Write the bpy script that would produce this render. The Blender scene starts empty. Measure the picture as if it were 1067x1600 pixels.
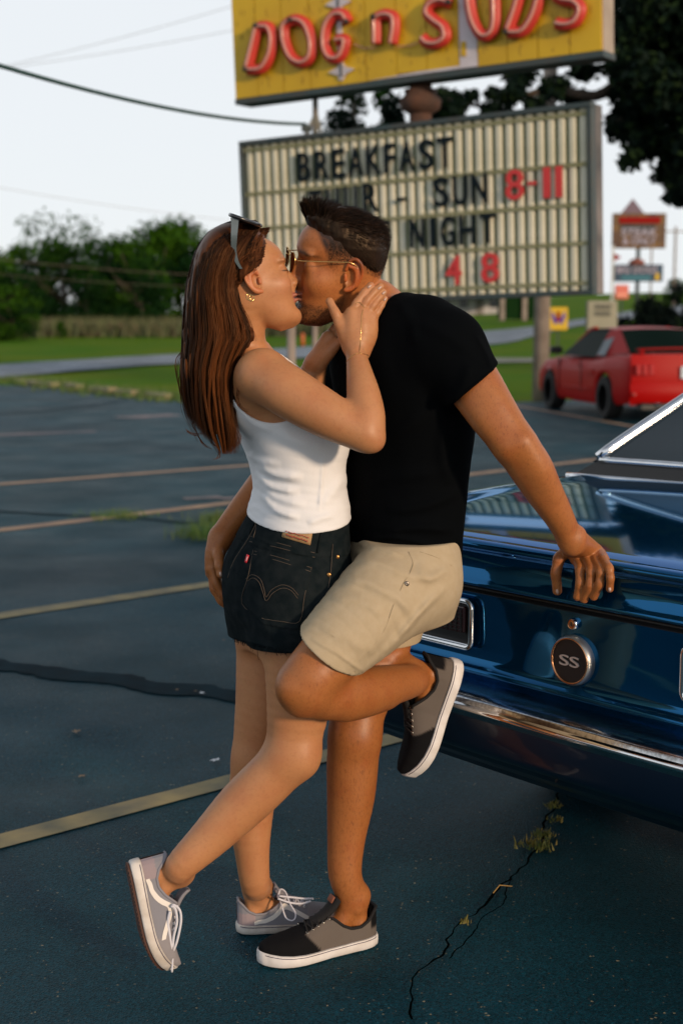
import bpy, bmesh, math, random
import numpy as np
from mathutils import Vector, Matrix, noise as mnoise

random.seed(7); RNG = np.random.default_rng(11)
SC = bpy.context.scene
COL = SC.collection

# ---------------------------------------------------------------- camera, sky, sun, exposure
CAM_H = 1.45
FPX = 2222.2                      # 50 mm lens on a 36 mm tall frame, in photo pixels
PITCH = math.atan(300 / FPX)
cam_data = bpy.data.cameras.new('camera')
cam_data.sensor_fit = 'VERTICAL'; cam_data.sensor_height = 36.0; cam_data.lens = 50.0
cam_data.clip_start = 0.1; cam_data.clip_end = 3000
cam_data.dof.use_dof = True; cam_data.dof.focus_distance = 3.12; cam_data.dof.aperture_fstop = 3.6
cam = bpy.data.objects.new('camera', cam_data); COL.objects.link(cam)
cam.location = (0, 0, CAM_H); cam.rotation_euler = (math.pi / 2 - PITCH, 0, 0)
SC.camera = cam
SC.render.resolution_x = 682; SC.render.resolution_y = 1024

SUN_DIR = Vector((0.62, -0.78, 0)).normalized() * math.cos(math.radians(13)) + Vector((0, 0, math.sin(math.radians(13))))
SUN_EL = math.radians(13); SUN_AZ = math.atan2(SUN_DIR.x, SUN_DIR.y)
world = bpy.data.worlds.new('World'); SC.world = world; world.use_nodes = True
wn = world.node_tree; wn.nodes.clear()
w_out = wn.nodes.new('ShaderNodeOutputWorld'); w_bg = wn.nodes.new('ShaderNodeBackground')
w_sky = wn.nodes.new('ShaderNodeTexSky'); w_sky.sky_type = 'NISHITA'; w_sky.sun_disc = False
w_sky.sun_elevation = SUN_EL; w_sky.sun_rotation = SUN_AZ
w_sky.air_density = 1.0; w_sky.dust_density = 0.6; w_sky.ozone_density = 1.6; w_sky.altitude = 200
w_mix = wn.nodes.new('ShaderNodeMix'); w_mix.data_type = 'RGBA'
w_mix.inputs[0].default_value = 0.86
w_mix.inputs[7].default_value = (10.7, 11.1, 11.5, 1)       # thin high evening cloud veil
wn.links.new(w_sky.outputs[0], w_mix.inputs[6]); wn.links.new(w_mix.outputs[2], w_bg.inputs[0])
w_tc = wn.nodes.new('ShaderNodeTexCoord'); w_sep = wn.nodes.new('ShaderNodeSeparateXYZ'); w_mr = wn.nodes.new('ShaderNodeMapRange')
w_mr.interpolation_type = 'SMOOTHSTEP'; w_mr.inputs[1].default_value = .30; w_mr.inputs[2].default_value = 1.0; w_mr.inputs[3].default_value = .90; w_mr.inputs[4].default_value = .18     # the veil thins overhead
wn.links.new(w_tc.outputs['Generated'], w_sep.inputs[0]); wn.links.new(w_sep.outputs[2], w_mr.inputs[0]); wn.links.new(w_mr.outputs[0], w_mix.inputs[0])
w_bg.inputs[1].default_value = 0.085
wn.links.new(w_bg.outputs[0], w_out.inputs[0])

sun_data = bpy.data.lights.new('sun', 'SUN'); sun_data.energy = 3.0; sun_data.angle = math.radians(5.0)
sun_data.color = (1.0, 0.74, 0.50)
sun = bpy.data.objects.new('sun', sun_data); COL.objects.link(sun)
sun.rotation_euler = SUN_DIR.to_track_quat('Z', 'Y').to_euler()
SC.view_settings.view_transform = 'Standard'; SC.view_settings.look = 'None'
SC.view_settings.exposure = 0.0; SC.view_settings.gamma = 1.0; SC.view_settings.use_curve_mapping = False

# ---------------------------------------------------------------- helpers
def ray(px, py):
    cx = (px - 533.5) / FPX; cy = (800 - py) / FPX
    return Vector((cx, math.cos(PITCH) + cy * math.sin(PITCH), -math.sin(PITCH) + cy * math.cos(PITCH)))
def W(px, py, Y):                 # the place seen at photo pixel (px,py) at ground distance Y
    d = ray(px, py); return Vector((0, 0, CAM_H)) + d * (Y / d.y)
def WZ(px, py, z=0.0):            # the same on a horizontal plane
    d = ray(px, py); return Vector((0, 0, CAM_H)) + d * ((z - CAM_H) / d.z)
def A(v): return np.array(v, dtype=float)

def tag(o, label=None, cat=None, group=None, kind=None):
    if label: o['label'] = label
    if cat: o['category'] = cat
    if group: o['group'] = group
    if kind: o['kind'] = kind
    return o
def empty(name, loc=(0, 0, 0), rz=0.0, parent=None):
    o = bpy.data.objects.new(name, None); COL.objects.link(o)
    o.location = loc; o.rotation_euler = (0, 0, rz); o.empty_display_size = .1
    if parent: o.parent = parent
    return o
def link(name, me, mats, parent=None, loc=None):
    o = bpy.data.objects.new(name, me); COL.objects.link(o)
    if mats is not None and len(me.materials) == 0:
        for m in (mats if isinstance(mats, (list, tuple)) else [mats]): me.materials.append(m)
    if parent is not None: o.parent = parent
    if loc is not None: o.location = loc
    return o
def np_mesh(name, verts, faces, smooth=True, mat_idx=None):
    """verts Nx3, faces MxK (all same size)"""
    me = bpy.data.meshes.new(name)
    verts = np.asarray(verts, dtype=np.float32); faces = np.asarray(faces, dtype=np.int32)
    k = faces.shape[1]
    me.vertices.add(len(verts)); me.vertices.foreach_set('co', verts.ravel())
    me.loops.add(faces.size); me.loops.foreach_set('vertex_index', faces.ravel())
    me.polygons.add(len(faces)); me.polygons.foreach_set('loop_start', np.arange(0, faces.size, k, dtype=np.int32))
    me.polygons.foreach_set('loop_total', np.full(len(faces), k, dtype=np.int32))
    if mat_idx is not None: me.polygons.foreach_set('material_index', np.asarray(mat_idx, dtype=np.int32))
    me.update(calc_edges=True)
    if smooth: me.polygons.foreach_set('use_smooth', np.ones(len(faces), dtype=bool))
    me.validate()
    return me
def mesh_py(name, v, f, smooth=False):
    me = bpy.data.meshes.new(name); me.from_pydata([tuple(p) for p in v], [], [tuple(q) for q in f]); me.update()
    if smooth:
        for p in me.polygons: p.use_smooth = True
    return me
def set_col(me, cols, name='Col'):
    a = me.color_attributes.new(name, 'FLOAT_COLOR', 'POINT')
    c = np.ones((len(me.vertices), 4), dtype=np.float32); c[:, :3] = cols
    a.data.foreach_set('color', c.ravel())

class MB:
    """collects simple shapes into one mesh"""
    def __init__(s): s.v = []; s.f = []
    def add(s, v, f):
        n = len(s.v); s.v += [tuple(p) for p in v]; s.f += [tuple(i + n for i in q) for q in f]; return s
    def box(s, c, d, M=None, bev=0.0):
        x, y, z = d[0] / 2, d[1] / 2, d[2] / 2
        if bev > 0:
            b = min(bev, x * .9, y * .9, z * .9); v = []; 
            for sx in (-1, 1):
                for sy in (-1, 1):
                    for sz in (-1, 1):
                        v += [(sx * (x - b), sy * (y - b), sz * z), (sx * (x - b), sy * y, sz * (z - b)), (sx * x, sy * (y - b), sz * (z - b))]
            bm = bmesh.new()
            for p in v: bm.verts.new(p)
            bmesh.ops.convex_hull(bm, input=bm.verts[:]); bm.verts.ensure_lookup_table(); bm.verts.index_update()
            vv = [p.co.copy() for p in bm.verts]; f = [[q.index for q in p.verts] for p in bm.faces]; bm.free()
        else:
            vv = [Vector((i * x, j * y, k * z)) for i in (-1, 1) for j in (-1, 1) for k in (-1, 1)]
            f = [(0, 1, 3, 2), (4, 6, 7, 5), (0, 4, 5, 1), (2, 3, 7, 6), (0, 2, 6, 4), (1, 5, 7, 3)]
        c = Vector(c)
        if M is not None: vv = [M @ p + c for p in vv]
        else: vv = [p + c for p in vv]
        return s.add(vv, f)
    def tube(s, pts, r, n=8, caps=True, closed=False, flat=1.0, up=None):
        pts = [Vector(p) for p in pts]; m = len(pts)
        rs = r if isinstance(r, (list, tuple, np.ndarray)) else [r] * m
        rings = []; prev = None
        for i, p in enumerate(pts):
            if closed: t = pts[(i + 1) % m] - pts[i - 1]
            else: t = pts[min(i + 1, m - 1)] - pts[max(i - 1, 0)]
            t.normalize()
            if prev is None:
                a = Vector(up) if up is not None else (Vector((0, 0, 1)) if abs(t.z) < .9 else Vector((1, 0, 0)))
            else: a = prev
            x = a - t * a.dot(t)
            if x.length < 1e-6: x = t.orthogonal()
            x.normalize(); y = t.cross(x); prev = x
            rings.append([p + (x * math.cos(q) * flat + y * math.sin(q)) * rs[i] for q in [2 * math.pi * k / n for k in range(n)]])
        v = [q for rg in rings for q in rg]; f = []
        for i in range(m if closed else m - 1):
            for k in range(n):
                a = i * n + k; b = i * n + (k + 1) % n; j = (i + 1) % m
                f.append((a, b, j * n + (k + 1) % n, j * n + k))
        if caps and not closed:
            f.append(tuple(range(n - 1, -1, -1))); f.append(tuple((m - 1) * n + k for k in range(n)))
        return s.add(v, f)
    def lathe(s, prof, M=None, n=32):
        """prof: (r,z) list, around z"""
        v = []; f = []
        for r, z in prof:
            for k in range(n):
                a = 2 * math.pi * k / n; p = Vector((r * math.cos(a), r * math.sin(a), z)); v.append(M @ p if M is not None else p)
        for i in range(len(prof) - 1):
            for k in range(n):
                f.append((i * n + k, i * n + (k + 1) % n, (i + 1) * n + (k + 1) % n, (i + 1) * n + k))
        return s.add(v, f)
    def prism(s, poly, M, d):
        """poly in local xy, extruded -d..0 in z then M"""
        n = len(poly); v = [M @ Vector((x, y, 0)) for x, y in poly] + [M @ Vector((x, y, -d)) for x, y in poly]
        f = [tuple(range(n)), tuple(range(2 * n - 1, n - 1, -1))] + [(i, i + n, (i + 1) % n + n, (i + 1) % n) for i in range(n)]
        return s.add(v, f)
    def build(s, name, mats, parent=None, smooth=False, loc=None, auto=None):
        me = mesh_py(name, s.v, s.f, smooth)
        o = link(name, me, mats, parent, loc)
        if auto is not None:
            for p in me.polygons: p.use_smooth = True
            me.set_sharp_from_angle(angle=math.radians(auto))
        return o

def frame_M(origin, x, y, z):
    M = Matrix.Identity(4)
    for i, a in enumerate((x, y, z)):
        for j in range(3): M[j][i] = a[j]
    for j in range(3): M[j][3] = origin[j]
    return M

def catmull(P, n, closed=False):
    P = np.asarray(P, dtype=float); m = len(P); out = []
    segs = m if closed else m - 1
    for i in range(segs):
        if closed: p0, p1, p2, p3 = P[i - 1], P[i], P[(i + 1) % m], P[(i + 2) % m]
        else:
            p1, p2 = P[i], P[i + 1]; p0 = P[i - 1] if i > 0 else 2 * p1 - p2; p3 = P[i + 2] if i + 2 < m else 2 * p2 - p1
        for t in np.linspace(0, 1, n, endpoint=False):
            out.append(.5 * ((2 * p1) + (-p0 + p2) * t + (2 * p0 - 5 * p1 + 4 * p2 - p3) * t * t + (-p0 + 3 * p1 - 3 * p2 + p3) * t ** 3))
    if not closed: out.append(P[-1])
    return np.array(out)

# ---------------------------------------------------------------- materials
def mat(name, col=(.5, .5, .5), rough=.6, metal=0.0, noise=None, bump=None, coat=0.0, sss=0.0, vcol=None, emis=None, spec=None, alpha=None, aniso=None, sheen=0.0, trans=0.0, ior=None, coords='Object'):
    """noise=(scale, second colour, amount[, detail]) ; bump=(scale, strength, dist[, detail])"""
    m = bpy.data.materials.new(name); m.use_nodes = True; nt = m.node_tree; b = nt.nodes['Principled BSDF']
    b.inputs['Base Color'].default_value = (*col, 1); b.inputs['Roughness'].default_value = rough; b.inputs['Metallic'].default_value = metal
    b.inputs['Coat Weight'].default_value = coat; b.inputs['Coat Roughness'].default_value = 0.03
    if spec is not None: b.inputs['Specular IOR Level'].default_value = spec
    if ior: b.inputs['IOR'].default_value = ior
    if sss > 0:
        b.inputs['Subsurface Weight'].default_value = sss; b.inputs['Subsurface Radius'].default_value = (1.0, .35, .18); b.inputs['Subsurface Scale'].default_value = .006
    if sheen > 0: b.inputs['Sheen Weight'].default_value = sheen; b.inputs['Sheen Roughness'].default_value = .4
    if trans > 0: b.inputs['Transmission Weight'].default_value = trans
    if emis: b.inputs['Emission Color'].default_value = (*emis[:3], 1); b.inputs['Emission Strength'].default_value = emis[3]
    tc = nt.nodes.new('ShaderNodeTexCoord')
    src = None
    if vcol:
        a = nt.nodes.new('ShaderNodeVertexColor'); a.layer_name = vcol; src = a.outputs[0]
        nt.links.new(src, b.inputs['Base Color'])
    if noise:
        nz = nt.nodes.new('ShaderNodeTexNoise'); nz.inputs['Scale'].default_value = noise[0]; nz.inputs['Detail'].default_value = noise[3] if len(noise) > 3 else 6
        nt.links.new(tc.outputs[coords], nz.inputs['Vector'])
        rmp = nt.nodes.new('ShaderNodeMapRange'); rmp.inputs[1].default_value = .35; rmp.inputs[2].default_value = .68; rmp.inputs[3].default_value = 0; rmp.inputs[4].default_value = noise[2]
        nt.links.new(nz.outputs[0], rmp.inputs[0])
        mx = nt.nodes.new('ShaderNodeMix'); mx.data_type = 'RGBA'; mx.inputs[6].default_value = (*col, 1); mx.inputs[7].default_value = (*noise[1], 1)
        nt.links.new(rmp.outputs[0], mx.inputs[0])
        if src is not None: nt.links.new(src, mx.inputs[6])
        nt.links.new(mx.outputs[2], b.inputs['Base Color'])
    if bump:
        nb = nt.nodes.new('ShaderNodeTexNoise'); nb.inputs['Scale'].default_value = bump[0]; nb.inputs['Detail'].default_value = bump[3] if len(bump) > 3 else 4
        nt.links.new(tc.outputs[coords], nb.inputs['Vector'])
        bp = nt.nodes.new('ShaderNodeBump'); bp.inputs['Strength'].default_value = bump[1]; bp.inputs['Distance'].default_value = bump[2]
        nt.links.new(nb.outputs[0], bp.inputs['Height']); nt.links.new(bp.outputs[0], b.inputs['Normal'])
    return m

def skin_mottle(m, amt=.16, hair=0.0):
    nt = m.node_tree; b = nt.nodes['Principled BSDF']; src = b.inputs['Base Color'].links[0].from_socket; tc = nt.nodes.new('ShaderNodeTexCoord'); L = nt.links.new
    def layer(src, sc, lo, hi, c, det=4, vscale=None):
        n = nt.nodes.new('ShaderNodeTexNoise'); n.inputs['Scale'].default_value = sc; n.inputs['Detail'].default_value = det
        if vscale:
            mp = nt.nodes.new('ShaderNodeMapping'); mp.inputs['Scale'].default_value = vscale; L(tc.outputs['Object'], mp.inputs[0]); L(mp.outputs[0], n.inputs['Vector'])
        else: L(tc.outputs['Object'], n.inputs['Vector'])
        r = nt.nodes.new('ShaderNodeMapRange'); r.inputs[1].default_value = lo; r.inputs[2].default_value = hi; L(n.outputs[0], r.inputs[0])
        x = nt.nodes.new('ShaderNodeMix'); x.data_type = 'RGBA'; x.blend_type = 'MULTIPLY'; L(r.outputs[0], x.inputs[0]); L(src, x.inputs[6]); x.inputs[7].default_value = (*c, 1); return x.outputs[2]
    src = layer(src, 22, .45, .75, (1 - amt * .6, 1 - amt * 1.5, 1 - amt * 1.6)); src = layer(src, 140, .5, .75, (1 - amt, 1 - amt * 1.2, 1 - amt * 1.2)); src = layer(src, 700, .52, .7, (1 - amt * .9, 1 - amt, 1 - amt))
    if hair: src = layer(src, 420, .56, .66, (1 - hair, 1 - hair, 1 - hair), 2, (1, 1, .28))
    L(src, b.inputs['Base Color'])

# ---------------------------------------------------------------- text as real geometry
def text_mesh(s, size, depth, offset=0.0, shear=0.0, space=1.0, align='CENTER', bevel=0.0):
    cu = bpy.data.curves.new('text', 'FONT'); cu.body = s; cu.size = size; cu.extrude = depth / 2; cu.offset = offset
    cu.shear = shear; cu.space_character = space; cu.align_x = align; cu.resolution_u = 4; cu.bevel_depth = bevel
    o = bpy.data.objects.new('text', cu); COL.objects.link(o)
    me = bpy.data.meshes.new_from_object(o.evaluated_get(bpy.context.evaluated_depsgraph_get()))
    bpy.data.objects.remove(o); bpy.data.curves.remove(cu)
    return me
def xform(me, M): me.transform(M); me.update(); return me

# ---------------------------------------------------------------- implicit surfaces (bodies and clothes)
def smin(a, b, k):
    if k <= 0: return np.minimum(a, b)
    h = np.clip(.5 + .5 * (b - a) / k, 0, 1); return b * (1 - h) + a * h - k * h * (1 - h)
def smax(a, b, k): return -smin(-a, -b, k)

class Prim:
    k = .012
    def box(s): return s.lo, s.hi
class Limb(Prim):
    """rounded tapered tube through joints; radii given per joint; ell = flattening along a direction"""
    def __init__(s, pts, rad, k=.012, n=5, smooth=True, sq=None):
        P = np.array([list(p) + [r] for p, r in zip(pts, rad)], dtype=float)
        if smooth and len(P) > 2: P = catmull(P, n)
        s.P = P[:, :3]; s.R = P[:, 3]; s.k = k; s.sq = sq
        m = s.R.max() * (1.0 if sq is None else max(1, 1 / min(sq[1], 1)))
        s.lo = s.P.min(0) - m; s.hi = s.P.max(0) + m
    def f(s, p):
        best = None; sq = s.sq; a0 = s.P[:-1]; AB = s.P[1:] - a0; LL = np.maximum((AB * AB).sum(1), 1e-12); idx = range(len(a0))
        if len(p) > 60 and len(a0) > 3:          # only the segments that can matter for this block of points
            lo = p.min(0); hi = p.max(0); c = (lo + hi) / 2; rb = np.linalg.norm(hi - lo) / 2
            t = np.clip(((c - a0) * AB).sum(1) / LL, 0, 1); dc = np.linalg.norm(c - a0 - t[:, None] * AB, axis=1); up = dc - np.minimum(s.R[:-1], s.R[1:]) + rb; lw = dc - np.maximum(s.R[:-1], s.R[1:]) - rb
            idx = np.flatnonzero(lw <= up.min() + 1e-6)
        for i in idx:
            pa = p - a0[i]; dt = pa @ AB[i]; t = np.clip(dt / LL[i], 0, 1)
            d = np.sqrt(np.maximum(np.einsum('ij,ij->i', pa, pa) - 2 * t * dt + t * t * LL[i], 0)) - (s.R[i] + t * (s.R[i + 1] - s.R[i]))
            best = d if best is None else np.minimum(best, d)
        return best
class Ell(Prim):
    def __init__(s, c, r, R=None, k=.015):
        s.c = A(c); s.r = A(r); s.R = np.eye(3) if R is None else A(R); s.k = k
        m = s.r.max(); s.lo = s.c - m; s.hi = s.c + m
    def f(s, p):
        q = (p - s.c) @ s.R
        n = np.sqrt(((q / s.r) ** 2).sum(1)); g = np.sqrt(((q / s.r ** 2) ** 2).sum(1))
        return np.where(g > 1e-9, n * (n - 1) / np.maximum(g, 1e-9), -s.r.min())
class Loft(Prim):
    """stack of superelliptic sections along a curved spine.  sections: (centre xyz, half-width along a, half-depth along b, yaw, exponent)"""
    def __init__(s, secs, k=.02, n=6, up=True, ext=0.0):
        s.k = k
        D = np.array([[*c, a, b, yaw, e] for c, a, b, yaw, e in secs], dtype=float)
        s.D = catmull(D, n) if len(D) > 2 else D
        s.ext = ext
        m = s.D[:, 3:5].max(); s.lo = s.D[:, :3].min(0) - m; s.hi = s.D[:, :3].max(0) + m
        s.lo[2] = s.D[:, 2].min() - .03; s.hi[2] = s.D[:, 2].max() + .03
    def f(s, p):
        z = s.D[:, 2]; o = np.argsort(z); D = s.D[o]; z = z[o]; pz = np.clip(p[:, 2], z[0], z[-1])
        g = [np.interp(pz, z, D[:, j]) for j in (0, 1, 3, 4, 5, 6)]
        dx = p[:, 0] - g[0]; dy = p[:, 1] - g[1]; c = np.cos(g[4]); sn = np.sin(g[4])
        x = dx * c + dy * sn; y = -dx * sn + dy * c
        rr = (np.abs(x / g[2]) ** g[5] + np.abs(y / g[3]) ** g[5]) ** (1 / g[5])
        d = (rr - 1) * np.minimum(g[2], g[3]) * .92
        dz = np.maximum(z[0] - p[:, 2], p[:, 2] - z[-1])
        return np.where(dz > 0, np.sqrt(np.maximum(d, 0) ** 2 + dz ** 2) + np.minimum(d, 0) * 0 , np.maximum(d, dz))
class Custom(Prim):
    def __init__(s, fn, lo, hi, k=.01): s.fn = fn; s.lo = A(lo); s.hi = A(hi); s.k = k
    def f(s, p): return s.fn(p)

def field(prims, p, lo=None, hi=None, far=.08):
    """smooth union, skipping prims away from the block"""
    out = None
    for q in prims:
        if lo is not None:
            m = q.k + .02
            if (q.lo - m > hi).any() or (q.hi + m < lo).any(): continue
        d = q.f(p)
        out = d if out is None else smin(out, d, q.k)
    return out if out is not None else np.full(len(p), far)

def sdf_mesh(fn, lo, hi, h, B=12, lip=2.5):
    """surface nets over fn(p, blo, bhi) -> values ; returns verts, quads"""
    lo = A(lo); hi = A(hi); n = np.ceil((hi - lo) / h).astype(int); n = (np.ceil(n / B) * B).astype(int)
    G = np.full(n + 1, 1.0, dtype=np.float32)
    for bi in range(0, n[0], B):
        for bj in range(0, n[1], B):
            for bk in range(0, n[2], B):
                blo = lo + h * A((bi, bj, bk)); bhi = blo + h * B
                cs = np.array([[blo[0] if a == 0 else bhi[0] if a == 2 else (blo[0] + bhi[0]) / 2, blo[1] if b == 0 else bhi[1] if b == 2 else (blo[1] + bhi[1]) / 2, blo[2] if c == 0 else bhi[2] if c == 2 else (blo[2] + bhi[2]) / 2] for a in (0, 1, 2) for b in (0, 1, 2) for c in (0, 1, 2)])
                v = fn(cs, blo, bhi)
                if np.abs(v).min() > h * B * .5 * lip * .7:
                    if v[13] < 0: G[bi:bi + B + 1, bj:bj + B + 1, bk:bk + B + 1] = np.minimum(G[bi:bi + B + 1, bj:bj + B + 1, bk:bk + B + 1], -1)
                    continue
                ax = [blo[d] + h * np.arange(B + 1) for d in range(3)]
                X = np.stack(np.meshgrid(*ax, indexing='ij'), -1).reshape(-1, 3)
                G[bi:bi + B + 1, bj:bj + B + 1, bk:bk + B + 1] = fn(X, blo, bhi).reshape(B + 1, B + 1, B + 1)
    S = G < 0
    c = [S[i:S.shape[0] - 1 + i, j:S.shape[1] - 1 + j, k:S.shape[2] - 1 + k] for i in (0, 1) for j in (0, 1) for k in (0, 1)]
    tot = sum(x.astype(np.int8) for x in c); act = (tot > 0) & (tot < 8)
    idx = np.argwhere(act); ids = np.full(act.shape, -1, dtype=np.int64); ids[act] = np.arange(len(idx))
    acc = np.zeros((len(idx), 3)); cnt = np.zeros(len(idx))
    corners = [(i, j, k) for i in (0, 1) for j in (0, 1) for k in (0, 1)]
    for a in corners:
        for d in range(3):
            if a[d] == 1: continue
            b = list(a); b[d] = 1
            va = G[idx[:, 0] + a[0], idx[:, 1] + a[1], idx[:, 2] + a[2]]; vb = G[idx[:, 0] + b[0], idx[:, 1] + b[1], idx[:, 2] + b[2]]
            m = (va < 0) != (vb < 0); t = np.where(m, va / np.where(m, va - vb, 1), 0)
            P = np.tile(A(a), (len(idx), 1)); P[:, d] += t
            acc[m] += P[m]; cnt[m] += 1
    V = lo + h * (idx + acc / cnt[:, None])
    F = []
    for d in range(3):
        e1, e2 = (d + 1) % 3, (d + 2) % 3
        sl = [slice(1, -1)] * 3; sl[d] = slice(0, -1)
        s2 = list(sl); s2[d] = slice(1, None)
        a = S[tuple(sl)]; b = S[tuple(s2)]
        e = np.argwhere(a != b); off = A([1, 1, 1]).astype(int); off[d] = 0; e = e + off
        ins = S[e[:, 0], e[:, 1], e[:, 2]]
        q = []
        for u, w in ((1, 1), (0, 1), (0, 0), (1, 0)):
            x = e.copy(); x[:, e1] -= u; x[:, e2] -= w; q.append(ids[x[:, 0], x[:, 1], x[:, 2]])
        q = np.stack(q, 1); q[~ins] = q[~ins][:, ::-1]; F.append(q)
    return V, np.concatenate(F)
def project(fn, V, it=2, e=.0008, lim=.003, cell=.07):
    V = V.copy(); key = np.floor(V / cell).astype(int); o = np.lexsort(key.T); ks = key[o]
    cut = np.flatnonzero(np.any(ks[1:] != ks[:-1], axis=1)) + 1
    for g_ in np.split(o, cut):
        p = V[g_]
        for _ in range(it):
            lo = p.min(0) - .004; hi = p.max(0) + .004
            stack = np.concatenate([p] + [p + e * np.eye(3)[d] for d in range(3)])
            v = fn(stack, lo, hi).reshape(4, -1); g = ((v[1:] - v[0]) / e).T
            gn = np.maximum((g * g).sum(1), .05); step = -(v[0] / gn)[:, None] * g
            L = np.linalg.norm(step, axis=1); p = p + step * np.minimum(1, lim / np.maximum(L, 1e-9))[:, None]
        V[g_] = p
    return V
# ================================================================ SETTING
def terr(X, Y):
    r = X / max(Y, 1e-3); t = min(max((r + .06) / .28, 0), 1); t = t * t * (3 - 2 * t)
    return max(0.0, Y - 29) * (.0065 + .0145 * t) if Y > 29 else 0.0
def G(px, py):                     # where the ray of a photo pixel meets the ground
    d = ray(px, py); o = Vector((0, 0, CAM_H)); t = 1.0
    for _ in range(4000):
        p = o + d * t
        if p.z < terr(p.x, p.y): return p
        t += .02 + t * .002
    return p

# ground: lawn and fields to the horizon
gv = []; gf = []
ring = [0.0, 8, 14, 20, 25, 29, 31, 34, 38, 44, 52, 62, 75, 90, 110, 135, 170, 220, 300, 450, 700, 1100]
NA = 96
for i, rr in enumerate(ring):
    for k in range(NA):
        a = 2 * math.pi * k / NA; X = rr * math.sin(a); Y = rr * math.cos(a)
        gv.append((X, Y, terr(X, Y) - .02 + .05 * mnoise.noise(Vector((X * .06, Y * .06, 0))) * (rr > 34)))
for i in range(len(ring) - 1):
    for k in range(NA): gf.append((i * NA + k, (i + 1) * NA + k, (i + 1) * NA + (k + 1) % NA, i * NA + (k + 1) % NA))
M_lawn = mat('lawn', (.048, .14, .004), .9, noise=(.22, (.115, .155, .006), .9, 8), bump=(9, .8, .08), coords='Object', spec=.03)
tag(link('ground', np_mesh('ground', gv, gf), M_lawn), kind='structure')

def asphalt(name, base, second, rough, scale=1.0):
    m = bpy.data.materials.new(name); m.use_nodes = True; nt = m.node_tree; b = nt.nodes['Principled BSDF']; L = nt.links.new
    tc = nt.nodes.new('ShaderNodeTexCoord')
    def nz(sc, det=5):
        n = nt.nodes.new('ShaderNodeTexNoise'); n.inputs['Scale'].default_value = sc; n.inputs['Detail'].default_value = det; L(tc.outputs['Object'], n.inputs['Vector']); return n
    def rng(src, a, b_, c, d):
        r = nt.nodes.new('ShaderNodeMapRange'); r.inputs[1].default_value = a; r.inputs[2].default_value = b_; r.inputs[3].default_value = c; r.inputs[4].default_value = d; L(src, r.inputs[0]); return r
    def mix(f, a, c):
        x = nt.nodes.new('ShaderNodeMix'); x.data_type = 'RGBA'; L(f, x.inputs[0])
        if isinstance(a, tuple): x.inputs[6].default_value = (*a, 1)
        else: L(a, x.inputs[6])
        x.inputs[7].default_value = (*c, 1); return x
    big = rng(nz(.9).outputs[0], .35, .65, 0, 1); c1 = mix(big.outputs[0], base, second)
    st = rng(nz(2.6, 8).outputs[0], .55, .75, 0, .5); c2 = mix(st.outputs[0], c1.outputs[2], tuple(x * .55 for x in base))
    vo = nt.nodes.new('ShaderNodeTexVoronoi'); vo.inputs['Scale'].default_value = 210 * scale; L(tc.outputs['Object'], vo.inputs['Vector'])
    vc = nt.nodes.new('ShaderNodeSeparateColor'); L(vo.outputs['Color'], vc.inputs[0])
    sp = rng(vc.outputs[0], .90, 1.0, 0, .3); c3 = mix(sp.outputs[0], c2.outputs[2], tuple(x * 2.6 for x in second))
    sp2 = rng(vc.outputs[1], .992, .996, 0, .5); c4 = mix(sp2.outputs[0], c3.outputs[2], (.32, .24, .13))
    gx = rng(vc.outputs[2], 0, 1, .45, 1.75); gm = nt.nodes.new('ShaderNodeVectorMath'); gm.operation = 'SCALE'; L(c4.outputs[2], gm.inputs[0]); L(gx.outputs[0], gm.inputs['Scale'])
    pt = rng(nz(.55, 3).outputs[0], .42, .6, .78, 1.25); g2 = nt.nodes.new('ShaderNodeVectorMath'); g2.operation = 'SCALE'; L(gm.outputs[0], g2.inputs[0]); L(pt.outputs[0], g2.inputs['Scale'])
    L(g2.outputs[0], b.inputs['Base Color'])
    rr = rng(nz(1.7).outputs[0], .3, .7, rough - .07, rough + .1); L(rr.outputs[0], b.inputs['Roughness'])
    b.inputs['Specular IOR Level'].default_value = .20; b.inputs['Specular Tint'].default_value = (.26, .80, 1, 1)
    bp = nt.nodes.new('ShaderNodeBump'); bp.inputs['Strength'].default_value = .8; bp.inputs['Distance'].default_value = .004
    ad = nt.nodes.new('ShaderNodeMath'); ad.operation = 'ADD'; L(vo.outputs['Distance'], ad.inputs[0]); n3 = nz(260); L(n3.outputs[0], ad.inputs[1])
    L(ad.outputs[0], bp.inputs['Height'])
    b2 = nt.nodes.new('ShaderNodeBump'); b2.inputs['Strength'].default_value = .22; b2.inputs['Distance'].default_value = .02
    L(nz(3.0, 3).outputs[0], b2.inputs['Height']); L(bp.outputs[0], b2.inputs['Normal']); L(b2.outputs[0], b.inputs['Normal'])
    return m
M_asph = asphalt('lot_asphalt', (.0006, .021, .034), (.003, .033, .048), .58)
M_road = asphalt('road_asphalt', (.17, .19, .22), (.20, .22, .25), .8, .3)
M_seal = mat('crack_sealer', (.0008, .010, .016), .85, noise=(9, (.002, .020, .030), .9), bump=(60, .4, .004), spec=.08)
M_paint = mat('old_yellow_paint', (.30, .235, .10), .75, noise=(7, (.10, .10, .075), .75, 8), bump=(120, .4, .002))
M_paint2 = mat('old_orange_paint', (.40, .26, .15), .75, noise=(5, (.16, .10, .08), .7, 8))
M_faded = mat('worn_paint', (.30, .22, .22), .8, noise=(3, (.06, .08, .09), .9, 8))
M_conc = mat('curb_concrete', (.30, .24, .14), .9, noise=(4, (.10, .13, .05), .95, 8), bump=(25, .6, .01))

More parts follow.
